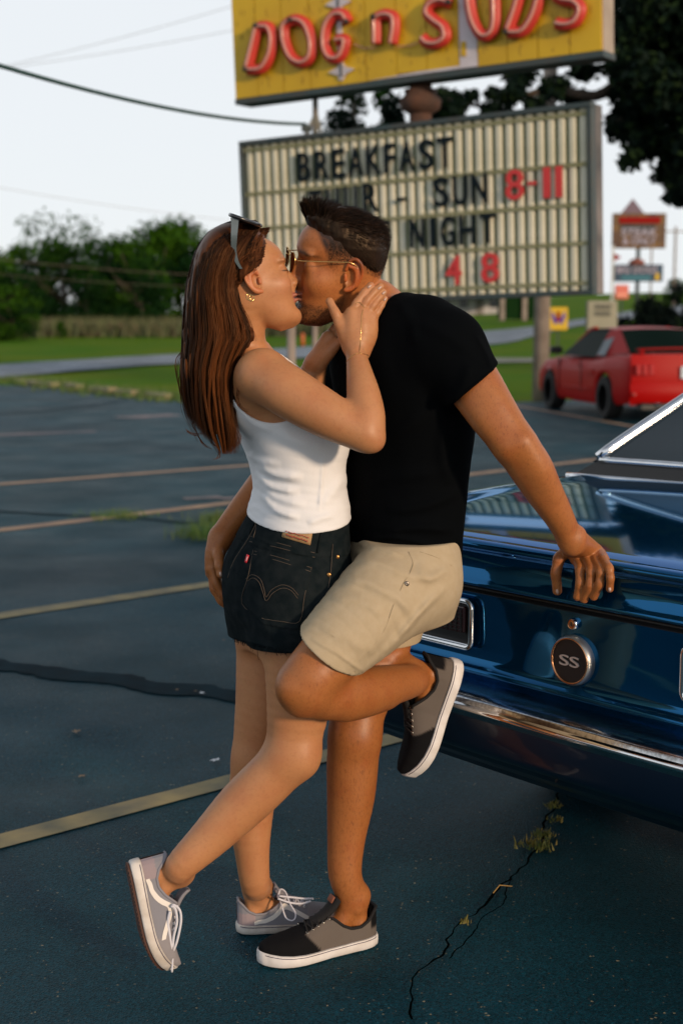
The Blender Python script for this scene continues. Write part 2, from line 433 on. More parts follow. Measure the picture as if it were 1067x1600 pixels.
def drape(pts_list, dz, name, m, kind='structure', parent=None, sub=6):
    """sheet between two edge polylines, draped on the terrain"""
    A1 = catmull([tuple(p) for p in pts_list[0]], sub); B1 = catmull([tuple(p) for p in pts_list[1]], sub)
    v = []; n = 6
    for a, b in zip(A1, B1):
        for k in range(n + 1):
            q = a + (b - a) * k / n; v.append((q[0], q[1], terr(q[0], q[1]) + dz))
    f = [(i * (n + 1) + k, (i + 1) * (n + 1) + k, (i + 1) * (n + 1) + k + 1, i * (n + 1) + k + 1) for i in range(len(A1) - 1) for k in range(n)]
    o = link(name, np_mesh(name, v, f), m, parent)
    if kind: o['kind'] = kind
    return o

# lot
edge_px = [(20, 594), (60, 603), (140, 613), (285, 626), (450, 631), (640, 631), (800, 629), (1000, 622), (1300, 610)]
lot_edge = [G(*p) for p in edge_px]
poly = [(p.x, p.y) for p in lot_edge] + [(60, 30), (60, -25), (-45, -25), (-45, 22), (-22, 30), (-13, 33.5)]
bm = bmesh.new(); f_ = bm.faces.new([bm.verts.new((x, y, .0)) for x, y in poly]); bmesh.ops.triangulate(bm, faces=[f_])
me = bpy.data.meshes.new('parking_lot'); bm.to_mesh(me); bm.free()
if me.polygons[0].normal.z < 0: me.flip_normals()
tag(link('parking_lot', me, M_asph), kind='structure')

near = [(-400, 640), (-150, 606), (0, 592), (168, 577), (270, 570), (450, 562), (640, 549), (789, 537), (833, 526), (914, 508), (1010, 497), (1120, 490)]
far = [(-400, 600), (-150, 580), (0, 571), (150, 562), (270, 555), (450, 545), (640, 530), (752, 519), (833, 511), (914, 498), (1010, 483), (1120, 472)]
drape([[G(*p) for p in near], [G(*p) for p in far]], .04, 'road', M_road)
drape([[G(*p) for p in [(720, 569), (850, 567), (960, 566)]], [G(*p) for p in [(720, 561), (850, 561), (960, 561)]]], .03, 'footpath', mat('path_grey', (.2, .2, .17), .9, noise=(2, (.1, .12, .08), .7)))

# painted stripes on the lot
SD = Vector((.757, .653, 0)).normalized(); SN = Vector((-.653, .757, 0)).normalized()
def stripe(p0, a, b, w, m, name='parking_stripe', z=.004, d=SD):
    n = Vector((-d.y, d.x, 0)); k = int((b - a) / .12) + 2; v = []
    for i in range(k):
        q = Vector(p0) + d * (a + (b - a) * i / (k - 1)); q.z = 0
        w1 = w * (1 + .12 * mnoise.noise(Vector((q.x * 3, q.y * 3, 1)))); w2 = w * (1 + .12 * mnoise.noise(Vector((q.x * 3, q.y * 3, 7))))
        v += [tuple(q - n * w1 / 2 + Vector((0, 0, z))), tuple(q + n * w2 / 2 + Vector((0, 0, z)))]
    f = [(2 * i, 2 * i + 2, 2 * i + 3, 2 * i + 1) for i in range(k - 1)]
    return tag(link(name, mesh_py(name, v, f), m), kind='structure')
def dirof(p, q): return (q - p).normalized()
for (x0, y0, x1, y1), a, b, m, w in [((0, 1316, 630, 1150), -2.5, 5.5, M_paint, .10), ((0, 963, 325, 914), -3, 4.5, M_paint, .13), ((0, 829, 370, 785), -3.5, 8, M_paint2, .15), ((0, 757, 380, 728), -4, 4.5, M_paint2, .15)]:
    p = WZ(x0, y0); q = WZ(x1, y1); stripe(p, a, b, w, m, d=dirof(p, q))
p = WZ(800, 633); q = WZ(985, 666); stripe(p, -.3, 14, .13, M_paint2, d=dirof(p, q))
stripe(WZ(190, 653), 0, 1.0, .45, M_faded, 'worn_marking', .0045, dirof(WZ(190, 653), WZ(265, 649)))
stripe(WZ(-30, 681), 0, 1.5, .22, M_faded, 'worn_marking', .0045, dirof(WZ(0, 681), WZ(110, 677)))
stripe(WZ(288, 780), 0, .32, .14, M_faded, 'worn_marking', .0045, dirof(WZ(288, 780), WZ(340, 777)))
stripe(WZ(346, 780), 0, .3, .10, M_faded, 'worn_marking', .0045, dirof(WZ(346, 780), WZ(380, 777)))

def seam(pts, w, z, name='crack_sealer_strip', m=None, seed=0, jit=.25):
    P = catmull([(*WZ(*p)[:2],) for p in pts], 30); v = []
    wob = (.10 * w if w > .03 else .020); P0 = P; P = P + np.array([[mnoise.noise(Vector((q[0] * 7, q[1] * 7, seed + 20))) + .5 * mnoise.noise(Vector((q[0] * 25, q[1] * 25, seed + 21))), mnoise.noise(Vector((q[0] * 7, q[1] * 7, seed + 30))) + .5 * mnoise.noise(Vector((q[0] * 25, q[1] * 25, seed + 31)))] for q in P]) * wob
    for i, q in enumerate(P):
        t = P0[min(i + 3, len(P) - 1)] - P0[max(i - 3, 0)]; t /= np.linalg.norm(t); n = A((-t[1], t[0]))
        wa = w * max(.08, .5 + jit * 1.6 * mnoise.noise(Vector((q[0] * 4, q[1] * 4, seed))) + .5 * jit * mnoise.noise(Vector((q[0] * 19, q[1] * 19, seed)))); wb = w * max(.08, .5 + jit * 1.6 * mnoise.noise(Vector((q[0] * 4.3, q[1] * 4.3, seed + 5))) + .5 * jit * mnoise.noise(Vector((q[0] * 17, q[1] * 17, seed + 5))))
        a = q - n * wa; b = q + n * wb; v += [(a[0], a[1], z), (b[0], b[1], z)]
    f = [(2 * i, 2 * i + 2, 2 * i + 3, 2 * i + 1) for i in range(len(P) - 1)]
    return tag(link(name, mesh_py(name, v, f), m or M_seal), kind='structure')
seam([(-160, 1032), (0, 1044), (130, 1056), (260, 1076), (400, 1090), (560, 1096)], .16, .005)
seam([(-200, 790), (0, 800), (110, 806), (190, 808), (300, 818), (420, 822)], .06, .005, seed=3)
seam([(-60, 652), (60, 643), (190, 628)], .10, .005, seed=6)
M_crack = mat('crack_dark', (.0004, .0015, .002), 1.0, spec=.02)
seam([(905, 1160), (880, 1215), (862, 1262), (838, 1325), (800, 1375), (765, 1405), (722, 1445), (690, 1492), (648, 1530), (640, 1600)], .0055, .0055, 'crack', M_crack, 9, .5)
seam([(800, 1375), (778, 1420), (700, 1500)], .0035, .006, 'crack', M_crack, 12, .5)

# broken concrete curb along the lawn: one thing, each stone a part
curb = tag(empty('broken_curb', G(60, 603)), 'weathered broken beige concrete curb between lawn and parking lot', 'curb')
cp = catmull([tuple(G(*p)) for p in [(24, 596), (60, 603), (140, 613), (210, 620), (285, 627), (420, 631), (560, 632)]], 8)
L_ = np.r_[0, np.cumsum(np.linalg.norm(np.diff(cp[:, :2], axis=0), axis=1))]
s_ = .1
while s_ < L_[-1] - 1:
    ln = random.uniform(.7, 1.5); c = [np.interp(s_ + ln / 2, L_, cp[:, d]) for d in (0, 1)]; e = [np.interp(s_ + ln, L_, cp[:, d]) - np.interp(s_, L_, cp[:, d]) for d in (0, 1)]
    M = Matrix.Rotation(math.atan2(e[1], e[0]) + random.uniform(-.05, .05), 3, 'Z') @ Matrix.Rotation(random.uniform(-.03, .03), 3, 'Y')
    m = MB().box((c[0] - curb.location.x, c[1] - curb.location.y, .055 + random.uniform(-.02, .02)), (ln * .93, .2, .12), M, .02)
    m.build('curb_stone', M_conc, curb); s_ += ln + random.choice([.03, .05, .5])

# ---------------------------------------------------------------- foliage
M_leafA = mat('leaf_dark', (.005, .024, .007), .8, noise=(2, (.012, .036, .006), .6), spec=.03); M_leafB = mat('leaf_mid', (.012, .046, .004), .8, noise=(2, (.03, .075, .006), .6), spec=.03)
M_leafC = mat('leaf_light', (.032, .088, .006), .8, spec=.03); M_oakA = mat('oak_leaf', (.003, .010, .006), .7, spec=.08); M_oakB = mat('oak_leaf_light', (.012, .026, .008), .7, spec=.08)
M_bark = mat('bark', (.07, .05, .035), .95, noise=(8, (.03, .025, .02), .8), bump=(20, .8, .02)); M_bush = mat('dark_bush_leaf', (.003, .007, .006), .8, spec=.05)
def leaf_cloud(blobs, n, size, seed, zflat=.5):
    """leaf-sized quads filling uneven clumps.  blobs: (centre, radii)"""
    r = np.random.default_rng(seed); C_ = np.array([b[0] for b in blobs], dtype=float); R_ = np.array([b[1] for b in blobs], dtype=float)
    w = R_.prod(1) ** (2 / 3); bi = r.choice(len(blobs), n, p=w / w.sum())
    d = r.normal(size=(n, 3)); d /= np.linalg.norm(d, axis=1)[:, None]
    rad = r.uniform(.25, 1, n) ** .55 * (1 + .12 * r.normal(size=n))
    c = C_[bi] + d * rad[:, None] * R_[bi]
    nrm = r.normal(size=(n, 3)) + d * .7; nrm /= np.linalg.norm(nrm, axis=1)[:, None]
    t = np.cross(nrm, r.normal(size=(n, 3))); t /= np.linalg.norm(t, axis=1)[:, None]; b = np.cross(nrm, t)
    s = size * r.uniform(.55, 1.25, n)[:, None]
    v = np.stack([c - t * s * .5, c + b * s * .32, c + t * s * .5, c - b * s * .32], 1).reshape(-1, 3)
    f = np.arange(n * 4).reshape(-1, 4)
    return v, f, bi
def crown_blobs(h, w, seed, base=.12, k=16):
    r = random.Random(seed); out = []
    for i in range(k):
        t = r.uniform(base, 1); a = r.uniform(0, 6.283); rr = w * .5 * math.sin(math.pi * min(.98, .25 + .72 * t)) * r.uniform(.2, .8)
        q = w * r.uniform(.15, .27)
        out.append(((math.cos(a) * rr, math.sin(a) * rr, h * t - q * .5), (q, q, q * r.uniform(.7, 1.1))))
    return out
def tree_meshes(h, w, n, size, seed, mats, base=.12, k=16, trunk=True):
    v, f, bi = leaf_cloud(crown_blobs(h, w, seed, base, k), n, size, seed)
    mi = (np.random.default_rng(seed).random(n) < .45).astype(int) ^ (bi % 3 == 0)
    cr = np_mesh('crown', v, f, False, mi)
    for m in mats: cr.materials.append(m)
    mb = MB(); rr = random.Random(seed + 1)
    mb.tube([(0, 0, -.3), (0.05, 0, h * .25), (rr.uniform(-.2, .2), rr.uniform(-.2, .2), h * .8)], [w * .035, w * .028, w * .008], 7)
    for _ in range(5):
        a = rr.uniform(0, 6.28); z0 = h * rr.uniform(.25, .6)
        mb.tube([(0, 0, z0), (math.cos(a) * w * .18, math.sin(a) * w * .18, z0 + h * .15), (math.cos(a) * w * .3, math.sin(a) * w * .3, z0 + h * .3)], [w * .014, w * .009, w * .004], 5)
    tr = mesh_py('trunk', mb.v, mb.f, True); tr.materials.append(M_bark)
    return cr, tr
TM = [tree_meshes(10, 8.5, 5200, .42, 3, (M_leafA, M_leafB)), tree_meshes(10, 7, 4600, .42, 5, (M_leafB, M_leafC)), tree_meshes(10, 9, 5200, .45, 8, (M_leafA, M_leafC), .05, 20), tree_meshes(10, 7.5, 1100, .35, 12, (M_leafB, M_leafC), .55, 9)]
def put_tree(px, ytop, Y, kind, label, wscale=1.0, group='trees of the far tree line', ybase=None, cat='tree', name='broadleaf_tree'):
    X = (px - 533.5) / FPX * Y; z0 = terr(X, Y); top = W(px, ytop, Y).z; h = max(1.0, top - z0)
    o = tag(empty(name, (X, Y, z0), random.uniform(0, 6.28)), label, cat, group)
    a = link('crown', TM[kind][0], None, o); b = link('trunk', TM[kind][1], None, o)
    s = h / 10; o.scale = (s * wscale, s * wscale, s); return o
far_trees = [(-60, 385, 112, 0, 'dark tree at the left edge of the far tree line'), (-5, 388, 104, 2, 'low dark tree standing at the left frame edge of the tree line'), (50, 378, 118, 2, 'dark round tree left of the bare topped tree'),
    (72, 338, 124, 3, 'tall sparse bare topped tree rising above the left tree line'), (105, 380, 112, 0, 'dark tree in front of the bare topped tree'), (128, 343, 122, 3, 'thin tree with two leafy tufts above the tree line'),
    (160, 376, 110, 0, 'dark full tree in the middle of the left tree line'), (190, 372, 116, 1, 'paler tree behind the middle of the left tree line'), (215, 374, 106, 2, 'broad tree between the pale tree and the tall one'),
    (250, 352, 112, 1, 'tall light green tree near the woman\'s hair'), (285, 345, 118, 1, 'tallest light green tree beside the woman\'s hair'), (320, 362, 110, 2, 'green tree partly behind the woman\'s hair'),
    (370, 372, 116, 0, 'tree behind the woman\'s head'), (430, 380, 120, 2, 'tree behind the kissing faces'), (490, 385, 118, 0, 'dark tree seen between the chins and hands'), (545, 390, 122, 1, 'tree behind the man\'s head'),
    (20, 405, 98, 2, 'dark thicket tree low at left of the tree line'), (140, 410, 100, 0, 'dark thicket tree low below the leafy tufts'), (225, 405, 98, 0, 'dark thicket tree low in front of the light trees')]
for px, yt, Y, k, lb in far_trees: put_tree(px, yt, Y, k, lb, random.uniform(1.1, 1.45))
put_tree(-30, 470, 78, 2, 'round bright green bush left of the tree line on the lawn', 2.4, 'bushes on the lawn', cat='bush', name='bush')
put_tree(25, 470, 78, 2, 'wide bright green bush at the left frame edge on the lawn', 2.0, 'bushes on the lawn', cat='bush', name='bush')
put_tree(100, 503, 84, 1, 'small green shrub on the lawn before the tall grass', 1.4, 'bushes on the lawn', cat='bush', name='bush')
for px, yt, Y, k, lb in [(1050, 434, 190, 2, 'hazy far tree behind the dark bush at right'), (1085, 425, 180, 0, 'hazy far tree at the right frame edge'), (640, 455, 200, 0, 'far tree beyond the sign board'), (720, 462, 190, 2, 'far tree left of the white house'), (835, 460, 180, 0, 'far tree behind the utility pole')]:
    put_tree(px, yt, Y, k, lb, 1.6, 'trees across the road at right')
# tall dry grass in front of the tree line
def tufts(name, pts, h, n, m, label, cat='grass', spread=.5, w=.02, seed=1, kind='stuff'):
    r = np.random.default_rng(seed); P = np.array([(p[0], p[1], p[2]) for p in pts]); c = P[r.integers(0, len(P), n)] + np.c_[r.normal(0, spread, n), r.normal(0, spread, n), np.zeros(n)]
    hh = h * r.uniform(.4, 1.1, n); a = r.uniform(0, 6.28, n); t = np.c_[np.cos(a), np.sin(a), 0 * a] * w; lean = np.c_[r.normal(0, .35, (n, 2)) * hh[:, None], hh]
    v = np.stack([c - t, c + t, c + t * .5 + lean * .6, c - t * .5 + lean * .6, c + lean, c + lean], 1)
    f = np.concatenate([np.arange(n)[:, None] * 6 + np.array([[0, 1, 2, 3]]), np.arange(n)[:, None] * 6 + np.array([[3, 2, 4, 4]])])
    f3 = np.concatenate([np.c_[i0, i1, i2] for i0, i1, i2 in [(f[:n, 0], f[:n, 1], f[:n, 2]), (f[:n, 0], f[:n, 2], f[:n, 3]), (f[n:, 0], f[n:, 1], f[n:, 2])]])
    return tag(link(name, np_mesh(name, v.reshape(-1, 3), f3, False), m), label, cat, kind=kind)
M_dry = mat('dry_grass', (.10, .13, .05), .9, noise=(1.5, (.10, .06, .04), .8)); M_grassblade = mat('grass_blade', (.05, .13, .015), .7, noise=(3, (.14, .14, .04), .7)); M_weed = mat('weed', (.045, .085, .012), .7, noise=(20, (.22, .15, .03), .8))
tufts('tall_grass', [(( px - 533.5) / FPX * Y, Y, terr((px - 533.5) / FPX * Y, Y)) for px in range(60, 560, 6) for Y in (90, 94, 98)], 1.3, 6000, M_dry, 'tall dry grass growing in front of the far tree line', spread=.8, w=.06)
tufts('lawn_edge_grass', [tuple(A(q) + A((0, d, 0))) for q in cp for d in (.25, .5, .9)], .16, 5000, M_grassblade, 'short green grass overgrowing the broken curb', spread=.35, w=.012, seed=4)

def weed(px, py, r, h, n, label, seed):
    p = WZ(px, py); return tufts('weed_clump', [(p.x, p.y, .004)], h, n, M_weed if n < 300 else M_grassblade, label, 'weeds', r, .003, seed, 'stuff')
weed(190, 808, .13, .05, 320, 'green weeds growing in the seam on the second far parking stripe', 1)
weed(330, 838, .12, .11, 520, 'taller grassy weed clump on the asphalt by the man\'s forearm', 2)
weed(350, 815, .10, .09, 420, 'grassy weeds behind the man\'s wrist on the asphalt', 22)
weed(838, 1325, .022, .022, 120, 'largest yellowish weed clump in the crack beside the car', 3)
weed(848, 1308, .016, .018, 80, 'weed tuft in the crack just above the largest clump', 31)
weed(866, 1262, .014, .018, 50, 'small weed tuft higher up the crack near the car shadow', 5)
weed(868, 1285, .010, .018, 30, 'tiny weed tuft between two tufts in the crack', 6)
weed(728, 1443, .008, .014, 25, 'tiny weed sprout low in the crack left of the dry twig', 7)

# big oak whose crown hangs into the picture at the top right
oak = tag(empty('oak_tree', (6.6, 24.5, 0)), 'big dark leafed oak hanging over the sign at top right', 'tree')
def oakp(px, py, Y): return W(px, py, Y) - oak.location
ob = []
def ob_add(px, py, Y, rpx, ry=1.0, n=1):
    for _ in range(n):
        q = oakp(px + random.uniform(-.3, .3) * rpx, py + random.uniform(-.3, .3) * rpx, Y + random.uniform(-1.2, 1.2)); r = rpx / FPX * Y; ob.append((tuple(q), (r, r * 1.3, r * ry)))
for px, py, rp in [(1060, 60, 60), (1010, 20, 60), (1040, 130, 48), (985, 110, 40), (970, 190, 34), (1000, 225, 30), (1035, 200, 45), (1075, 230, 45), (1050, 270, 30), (1085, 300, 36), (1050, 308, 14), (960, 60, 40), (1100, 130, 60), (1000, 150, 40), (985, 250, 18), (1090, 200, 60), (1120, 60, 80), (1010, -60, 90), (930, -60, 70), (1100, -80, 110), (1160, 180, 100),
    (820, 120, 26), (865, 135, 22), (900, 160, 20), (800, 150, 18), (770, 145, 14), (905, 105, 22), (760, 170, 12), (715, 165, 12), (690, 145, 10), (840, 165, 16), (735, 150, 10), (780, 175, 12), (925, 60, 30)]:
    ob_add(px, py, 23.5, rp, .8, 2)
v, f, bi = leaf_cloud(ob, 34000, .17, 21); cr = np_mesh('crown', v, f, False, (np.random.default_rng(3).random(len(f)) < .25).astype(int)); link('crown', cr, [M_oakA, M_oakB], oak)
mb = MB()
mb.tube([(0, 0, -.2), (-.1, 0, 1.5), tuple(oakp(1115, 250, 24.5)), tuple(oakp(1080, 60, 24.5)), tuple(oakp(1060, -150, 24.5))], [.42, .34, .3, .22, .1], 12)
for pts, r in [([(1100, 190, 24.3), (1040, 130, 24), (985, 120, 23.8), (930, 150, 23.6), (860, 140, 23.6), (790, 160, 23.5)], .15), ([(1085, 100, 24.3), (1020, 60, 24), (960, 20, 23.8), (930, -60, 23.6)], .12), ([(1110, 240, 24.3), (1060, 240, 24), (1010, 215, 23.8), (965, 185, 23.6)], .13), ([(1040, 130, 24), (1010, 180, 23.8), (1050, 260, 23.6)], .06), ([(860, 140, 23.6), (760, 165, 23.5), (700, 155, 23.5)], .05)]:
    P = [tuple(oakp(*q)) for q in pts]; mb.tube([tuple(q) for q in catmull(P, 4)], list(np.linspace(r, r * .3, (len(P) - 1) * 4 + 1)), 8)
mb.build('trunk', M_bark, oak, True)
for px, top, w, lb in [(552, 128, 1.15, 'small leafy tree top showing left of the sign column'), (598, 122, .85, 'small lighter leafed tree top just left of the sign column'), (690, 135, .95, 'small leafy tree top just right of the sign column')]:
    Y = 30; z1 = W(px, top, Y).z; o = tag(empty('young_tree', ((px - 533.5) / FPX * Y, Y, 0)), lb, 'tree', 'young trees behind the sign')
    r = random.Random(px); bl = [((r.uniform(-.4, .4) * w * .7, r.uniform(-.4, .4), z1 - r.uniform(.25, 1.5)), (w * .3, w * .3, .32)) for _ in range(9)]
    v, f, bi = leaf_cloud(bl, 1500, .15, px); link('crown', np_mesh('crown', v, f, False, (bi % 2)), [M_oakA, M_leafB if px == 598 else M_oakB], o)  # the middle tree gets a lighter green leaf material
    mb = MB().tube([(0, 0, 0), (.05, 0, z1 * .6), (0, 0, z1 - .4)], [.07, .05, .02], 7)
    for q in bl: mb.tube([(0, 0, q[0][2] - .6), q[0]], [.02, .008], 4)
    mb.build('trunk', M_bark, o, True)

# dark round bush by the red car
Yb = 36; Xb = (1003 - 533.5) / FPX * Yb; zb = terr(Xb, Yb)
bush = tag(empty('round_bush', (Xb, Yb, zb)), 'dark round bush behind the red car', 'bush'); bush.scale = (1.12, 1.12, 1.55)
r = random.Random(4); bl = [((r.uniform(-.5, .5), r.uniform(-.5, .5), r.uniform(.2, 1.0)), (.34, .34, .3)) for _ in range(12)] + [((r.uniform(-.75, .85), r.uniform(-.3, .3), r.uniform(.5, 1.35)), (.16, .16, .2)) for _ in range(8)]
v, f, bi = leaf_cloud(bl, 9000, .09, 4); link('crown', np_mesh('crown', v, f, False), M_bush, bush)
MB().tube([(0, 0, -.1), (0, 0, .6)], [.06, .03], 6).tube([(0, 0, .2), (.3, 0, .9)], [.03, .01], 5).build('trunk', M_bark, bush, True)

# ---------------------------------------------------------------- poles, wires, far signs, house
M_pole = mat('grey_wood', (.30, .25, .21), .9, noise=(3, (.16, .13, .11), .8), bump=(30, .5, .01)); M_darkmetal = mat('dark_metal', (.03, .045, .045), .6); M_white = mat('white_paint', (.62, .62, .6), .6, noise=(2, (.4, .4, .38), .5))
Yp = 26.2; pp = W(844, 600, Yp); base = Vector((pp.x, Yp, 0))
pole = tag(empty('utility_pole', base), 'weathered grey wooden utility pole standing behind the sign board', 'utility pole')
MB().tube([(0, 0, -.3), (.01, 0, 3.5), (.16, 0, 9.2)], [.155, .14, .11], 14).build('post', M_pole, pole, True)
MB().box((.16, 0, 8.6), (2.0, .1, .12)).build('crossarm', M_pole, pole)
for k in (-.85, -.4, .5, .9): MB().lathe([(0, 8.66), (.04, 8.66), (.03, 8.7), (.05, 8.73), (.03, 8.78), (0, 8.8)], Matrix.Translation((.16 + k, 0, 0)), 8).build('insulator', M_darkmetal, pole)
for px, Y, hh, w, lb in [(1046, 150, 8.5, .13, 'thin far utility pole above the far trees at right'), (1010, 190, 9, .13, 'farthest thin utility pole behind the roadside signs')]:
    X = (px - 533.5) / FPX * Y; o = tag(empty('utility_pole', (X, Y, terr(X, Y))), lb, 'utility pole')
    MB().tube([(0, 0, 0), (0, 0, hh)], w, 8).build('post', M_pole, o, True); MB().box((0, 0, hh - .5), (2.4, .12, .14)).build('crossarm', M_pole, o)
def wire(a, b, sag, r, label, m=None, group=None):
    a = Vector(a); b = Vector(b); pts = [a.lerp(b, t) - Vector((0, 0, sag * 4 * t * (1 - t))) for t in np.linspace(0, 1, 25)]
    return tag(MB().tube(pts, r, 6).build('overhead_wire', m or M_wire, None, True), label, 'wire', group)
M_wire = mat('wire', (.02, .06, .055), .6); M_wire2 = mat('wire_grey', (.35, .33, .34), .7)
wire(W(-250, 20, 7.0), W(478, 194, 13.35), .12, .014, 'thick dark cable running from the left down to the sign bracket')
g = 'faint far wires in the sky'
wire(W(-100, 125, 70), W(520, -40, 60), .3, .012, 'upper faint wire crossing the sky at the top left', M_wire2, g)
wire(W(-100, 118, 70), W(560, 5, 60), .3, .012, 'lower faint wire crossing the sky behind the yellow sign', M_wire2, g)
wire(W(-60, 282, 70), W(420, 350, 80), .2, .012, 'faint wire low in the sky left of the board', M_wire2, g)
M_wire3 = mat('wire_brown', (.12, .09, .07), .7)
wire(W(-60, 398, 70), W(600, 432, 75), .4, .014, 'upper brownish wire in front of the far trees', M_wire3)
wire(W(-60, 422, 70), W(600, 446, 75), .4, .010, 'lower brownish wire in front of the far trees', M_wire3)

def board(name, px0, px1, py0, py1, Y, cols, label, cat='sign', depth=.25):
    p = W((px0 + px1) / 2, py1, Y); X = p.x; z0 = terr(X, Y)
    o = tag(empty(name, (X, Y, z0)), label, cat); s = Y / FPX / math.cos(PITCH) * 1.0
    w = (px1 - px0) * s; zt = W(px0, py0, Y).z - z0; zb_ = W(px0, py1, Y).z - z0
    MB().box((0, depth / 2, (zt + zb_) / 2), (w, depth, zt - zb_), None, .02).build('panel', cols, o)
    return o, w, zb_, zt
M_red = mat('sign_red', (.25, .008, .006), .7, spec=.1); M_navy = mat('sign_navy', (.015, .05, .10), .5); M_tan = mat('sign_tan', (.19, .10, .025), .6, noise=(2.2, (.05, .02, .02), 1.0)); M_blk = mat('sign_black', (.02, .02, .025), .5)
M_lilac = mat('sign_letters_pale', (.36, .33, .42), .6); M_teal = mat('sign_teal', (.02, .16, .22), .5); M_salmon = mat('sign_salmon', (.65, .16, .12), .6); M_beige = mat('sign_beige', (.33, .31, .24), .8, noise=(3, (.24, .24, .18), .7)); M_yel = mat('sign_yellow', (.62, .40, .01), .5)
M_purple = mat('sign_purple', (.10, .05, .30), .5)
def flat_text(s, parent, m, x, z, h, w=None, name='lettering', y=-.02, shear=0, off=.0):
    me = text_mesh(s, 1.0, .02, off, shear); xs = [v.co.x for v in me.vertices]; ys = [v.co.y for v in me.vertices]
    sx = (w / (max(xs) - min(xs))) if w else h / (max(ys) - min(ys)); sz = h / (max(ys) - min(ys))
    me.transform(Matrix.Translation((-(max(xs) + min(xs)) / 2, -min(ys), 0))); me.transform(Matrix.Diagonal((sx, sz, 1, 1))); me.transform(Matrix.Rotation(math.pi / 2, 4, 'X')); me.transform(Matrix.Translation((x, y, z)))
    return link(name, me, m, parent)
o, w, a, b = board('roadside_sign', 957, 1038, 333, 388, 75, M_tan, 'tan and red steak sign on a pole above the blue sign')
MB().box((0, -.03, b - .36), (w * .78, .05, .34), None, .02).build('red_band', M_red, o); MB().box((-.1, -.03, b - .78), (w * .6, .05, .38)).build('dark_band', M_blk, o)
flat_text('STEAK', o, M_lilac, 0, a + .62, .40, w * .68, y=-.05, off=.02); flat_text('& ONLY', o, M_lilac, 0, a + .18, .38, w * .62, y=-.05, off=.02)
MB().prism([(-.6, 0), (.6, 0), (0, .75)], Matrix.Translation((-.35, .1, b)) @ Matrix.Rotation(math.pi / 2, 4, 'X'), .12).build('crest', mat('crest_mauve', (.16, .11, .15), .7), o)
MB().tube([(0, .15, 0), (0, .15, a)], .11, 10).build('post', M_darkmetal, o, True)
o, w, a, b = board('roadside_sign', 960, 1034, 413, 440, 74, M_navy, 'navy blue sign with pale letters below the tan sign')
flat_text('BIG DOGS', o, M_lilac, -.1, a + .42, .36, w * .84, y=-.04, off=.02); MB().box((-.15, -.02, a + .2), (w * .6, .04, .2)).build('teal_band', M_teal, o); MB().box((w * .38, -.02, a + .24), (.2, .04, .34)).build('yellow_mark', M_yel, o)
MB().lathe([(0, 0), (.45, 0), (.35, .22), (0, .34)], Matrix.Translation((-.1, .1, b)), 12).build('cap', mat('cap_red', (.2, .06, .04), .7), o)
o, w, a, b = board('roadside_sign', 961, 981, 445, 467, 70, M_salmon, 'small salmon red banner below the navy sign'); MB().tube([(0, .1, 0), (0, .1, a)], .04, 6).build('post', M_darkmetal, o)
MB().box((0, -.02, a + .2), (w * .8, .03, .12)).build('stripe', mat('banner_pink', (.8, .35, .25), .6), o)
o = tag(empty('pennant', W(957, 402, 60)), 'small red pennant on a thin pole beside the board', 'flag'); MB().prism([(0, -.2), (.35, 0), (0, .2)], Matrix.Rotation(math.pi / 2, 4, 'X'), .02).build('cloth', M_red, o); MB().tube([(0, 0, -2.3), (0, 0, .5)], .05, 6).build('pole', M_white, o)
o, w, a, b = board('notice_sign', 917, 963, 470, 516, 34, M_beige, 'beige notice sign on posts between utility pole and bush', depth=.05)
for i in range(2):
    for j in range(4): MB().box((-w * .2 + j * w * .14, -.01, b - .14 - i * .16), (w * .1, .02, .11)).build('letter_mark', mat('mark_grey', (.12, .12, .10), .8) if (i, j) == (0, 0) else bpy.data.materials['mark_grey'], o)
for sx in (-.5, .3): MB().box((sx * w, .05, (b - .1) / 2), (.05, .04, b + .1)).build('post', M_darkmetal if sx < 0 else M_beige, o)
o, w, a, b = board('small_sign', 857, 886, 480, 516, 30, M_yel, 'small yellow sign with purple and red wings beside the utility pole', depth=.03)
for sgn in (-1, 1): MB().prism([(0, 0), (sgn * .13, .24), (sgn * .15, .1), (sgn * .07, -.06)][::sgn], Matrix.Translation((0, -.005, a + .17)) @ Matrix.Rotation(math.pi / 2, 4, 'X'), .008).build('wing', M_purple, o)
MB().prism([(-.04, .05), (.04, .05), (.03, .25), (-.03, .25)], Matrix.Translation((0, -.008, a + .14)) @ Matrix.Rotation(math.pi / 2, 4, 'X'), .008).build('body_mark', M_red, o)
MB().box((0, .02, a / 2), (.03, .03, a)).build('post', M_darkmetal, o)
# white house and fence posts far right of the man's shoulder
Yh = 170; Xh = (735 - 533.5) / FPX * Yh; zh = terr(Xh, Yh)
h_ = tag(empty('white_house', (Xh, Yh, zh)), 'low white house with grey roof far beyond the road', 'house')
M_siding = mat('siding', (.5, .5, .52), .8); M_roof = mat('roof_grey', (.22, .21, .2), .9); M_glass = mat('window_dark', (.02, .025, .03), .15)
MB().box((0, 3, 1.1), (9, 6, 2.2)).build('wall', M_siding, h_)
MB().prism([(-5, 0), (5, 0), (4.2, 1.3), (-4.2, 1.3)], Matrix.Translation((0, -.4, 2.2)) @ Matrix.Rotation(math.pi / 2, 4, 'X'), -6.8).build('roof', M_roof, h_)
for x in (-3.2, -1, 2.6): MB().box((x, -.02, 1.3), (1, .06, .9)).build('window', M_glass, h_)
MB().box((.9, -.03, 1.0), (.9, .08, 1.95)).build('door', M_roof, h_)
o = tag(empty('timber_shed', ((812 - 533.5) / FPX * 110, 110, terr(14, 110))), 'dark timber shed with pale posts right of the man\'s shoulder', 'shed')
